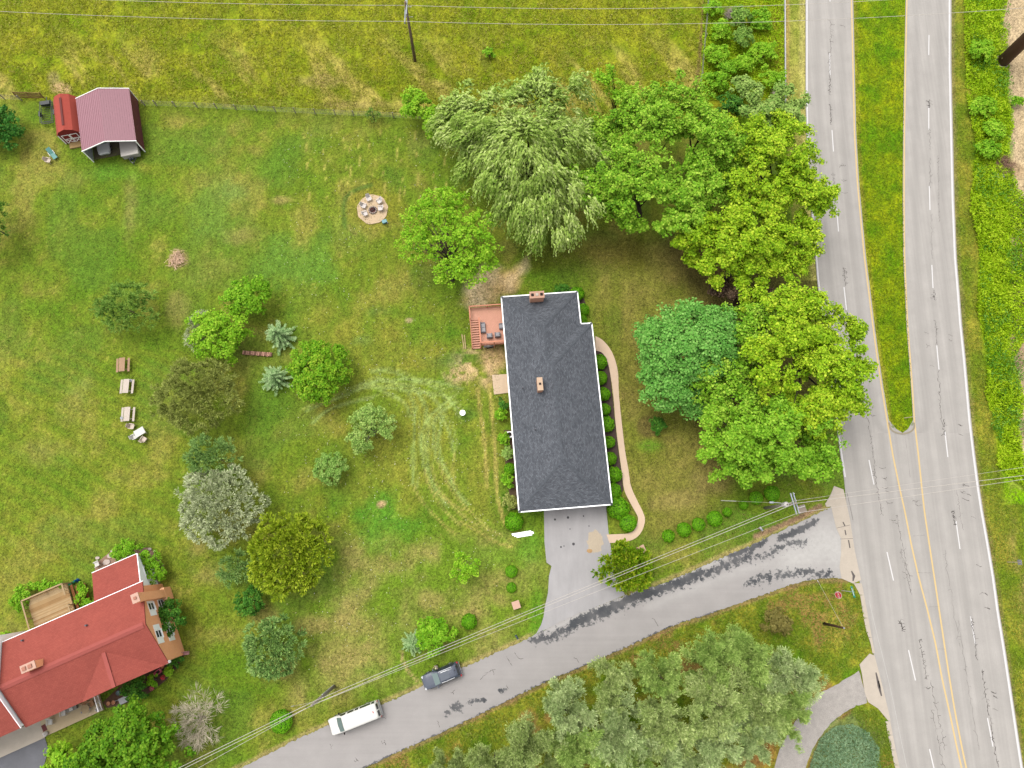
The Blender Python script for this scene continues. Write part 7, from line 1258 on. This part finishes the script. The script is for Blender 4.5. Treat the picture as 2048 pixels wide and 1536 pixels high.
# ---------------- road signs
def sign_post(name, label, px, py, h, w=.06, mat=None): t = thing(name, label, 'sign', P(px, py)); MB().box((0, 0, h/2), (w, w, h)).build('post', mat or M_GAL, t); return t
def txt(body, size, parent, loc, rot, mat, name='lettering'):
    c = bpy.data.curves.new(name, 'FONT'); c.body = body; c.size = size; c.align_x = 'CENTER'; c.align_y = 'CENTER'; c.extrude = .003; o = bpy.data.objects.new(name, c); COL.objects.link(o); dg = bpy.context.evaluated_depsgraph_get(); me = bpy.data.meshes.new_from_object(o.evaluated_get(dg)); bpy.data.objects.remove(o); o = obj(name, me, mat, parent); o.location = loc; o.rotation_euler = rot; return o
st = sign_post('stop_sign', 'red octagonal stop sign on a yellow post at the side road corner', 1661, 1187, 2.2, .08, M('yellow_post', S(232, 210, 120)))
fa = math.radians(-120)   # the sign faces back down the side road, tipped upwards a little as seen from above
R_ = Matrix.Rotation(math.radians(200), 4, 'Z') @ Matrix.Rotation(math.radians(62), 4, 'X')
def oct_(r, z0, z1): return MB().prism([(r*math.cos(math.pi/8+k*math.pi/4), r*math.sin(math.pi/8+k*math.pi/4)) for k in range(8)], z0, z1)
pl = oct_(.46, 0, .012).build('plate', M_WHITE, st); pl.matrix_local = Matrix.Translation((0.0, -.06, 2.1)) @ Matrix.Rotation(math.radians(-72), 4, 'Z') @ Matrix.Rotation(math.radians(55), 4, 'X'); oct_(.42, .014, .02).build('red_face', M('sign_red', S(214, 60, 66), 0.5), pl); txt('STOP', .34, pl, (0, 0, .024), (0, 0, 0), M_WHITE)
sg = sign_post('street_name_sign', 'green street name sign on a white post at the junction corner', 1683, 1181, 2.9, .08, M_PLW); GRN = M('sign_green', S(30, 176, 158), 0.5)
for rz, z, dx in ((-78, 2.95, 0), (10, 2.72, 0)):
    pn = MB().box((0, 0, 0), (1.35 if dx == 0 and rz < 0 else .6, .02, .22)).build('blade', GRN, sg); pn.location = (0, 0, z); pn.rotation_euler = (math.radians(-30) if rz < 0 else 0, 0, math.radians(rz))
    MB().box((0, -.013, 0), (.9 if rz < 0 else .35, .006, .09)).build('legend', M_WHITE, pn)
rs = sign_post('road_sign', 'back of a small white road sign on the east verge', 2014, 1124, 2.4, .07, M_PLAS); MB().box((.04, 0, 2.2), (.03, .62, .7)).build('plate', M_GAL, rs, bevel=.005)
mk = sign_post('median_marker', 'thin white marker post leaning in the grass of the median nose', 1808, 836, 1.5, .06, M_PLAS); MB().box((0, 0, 1.4), (.1, .03, .2)).build('reflector', M_PLW, mk); mk.rotation_euler = (0, math.radians(35), 0)
# mushrooms of litter and small debris on the east bank
o = MB().prism([(.9*math.cos(a)*random.uniform(.7, 1), .5*math.sin(a)*random.uniform(.7, 1)) for a in np.linspace(0, 6.28, 9)[:-1]], 0, .12).build('concrete_slab', M('grey_rubble', S(206, 204, 206)), None, bevel=.03); p = P(2000, 352); o.location = (p.x, p.y, 0); tag(o, 'flat grey concrete rubble slab on the east bank below the dead brush', 'slab')
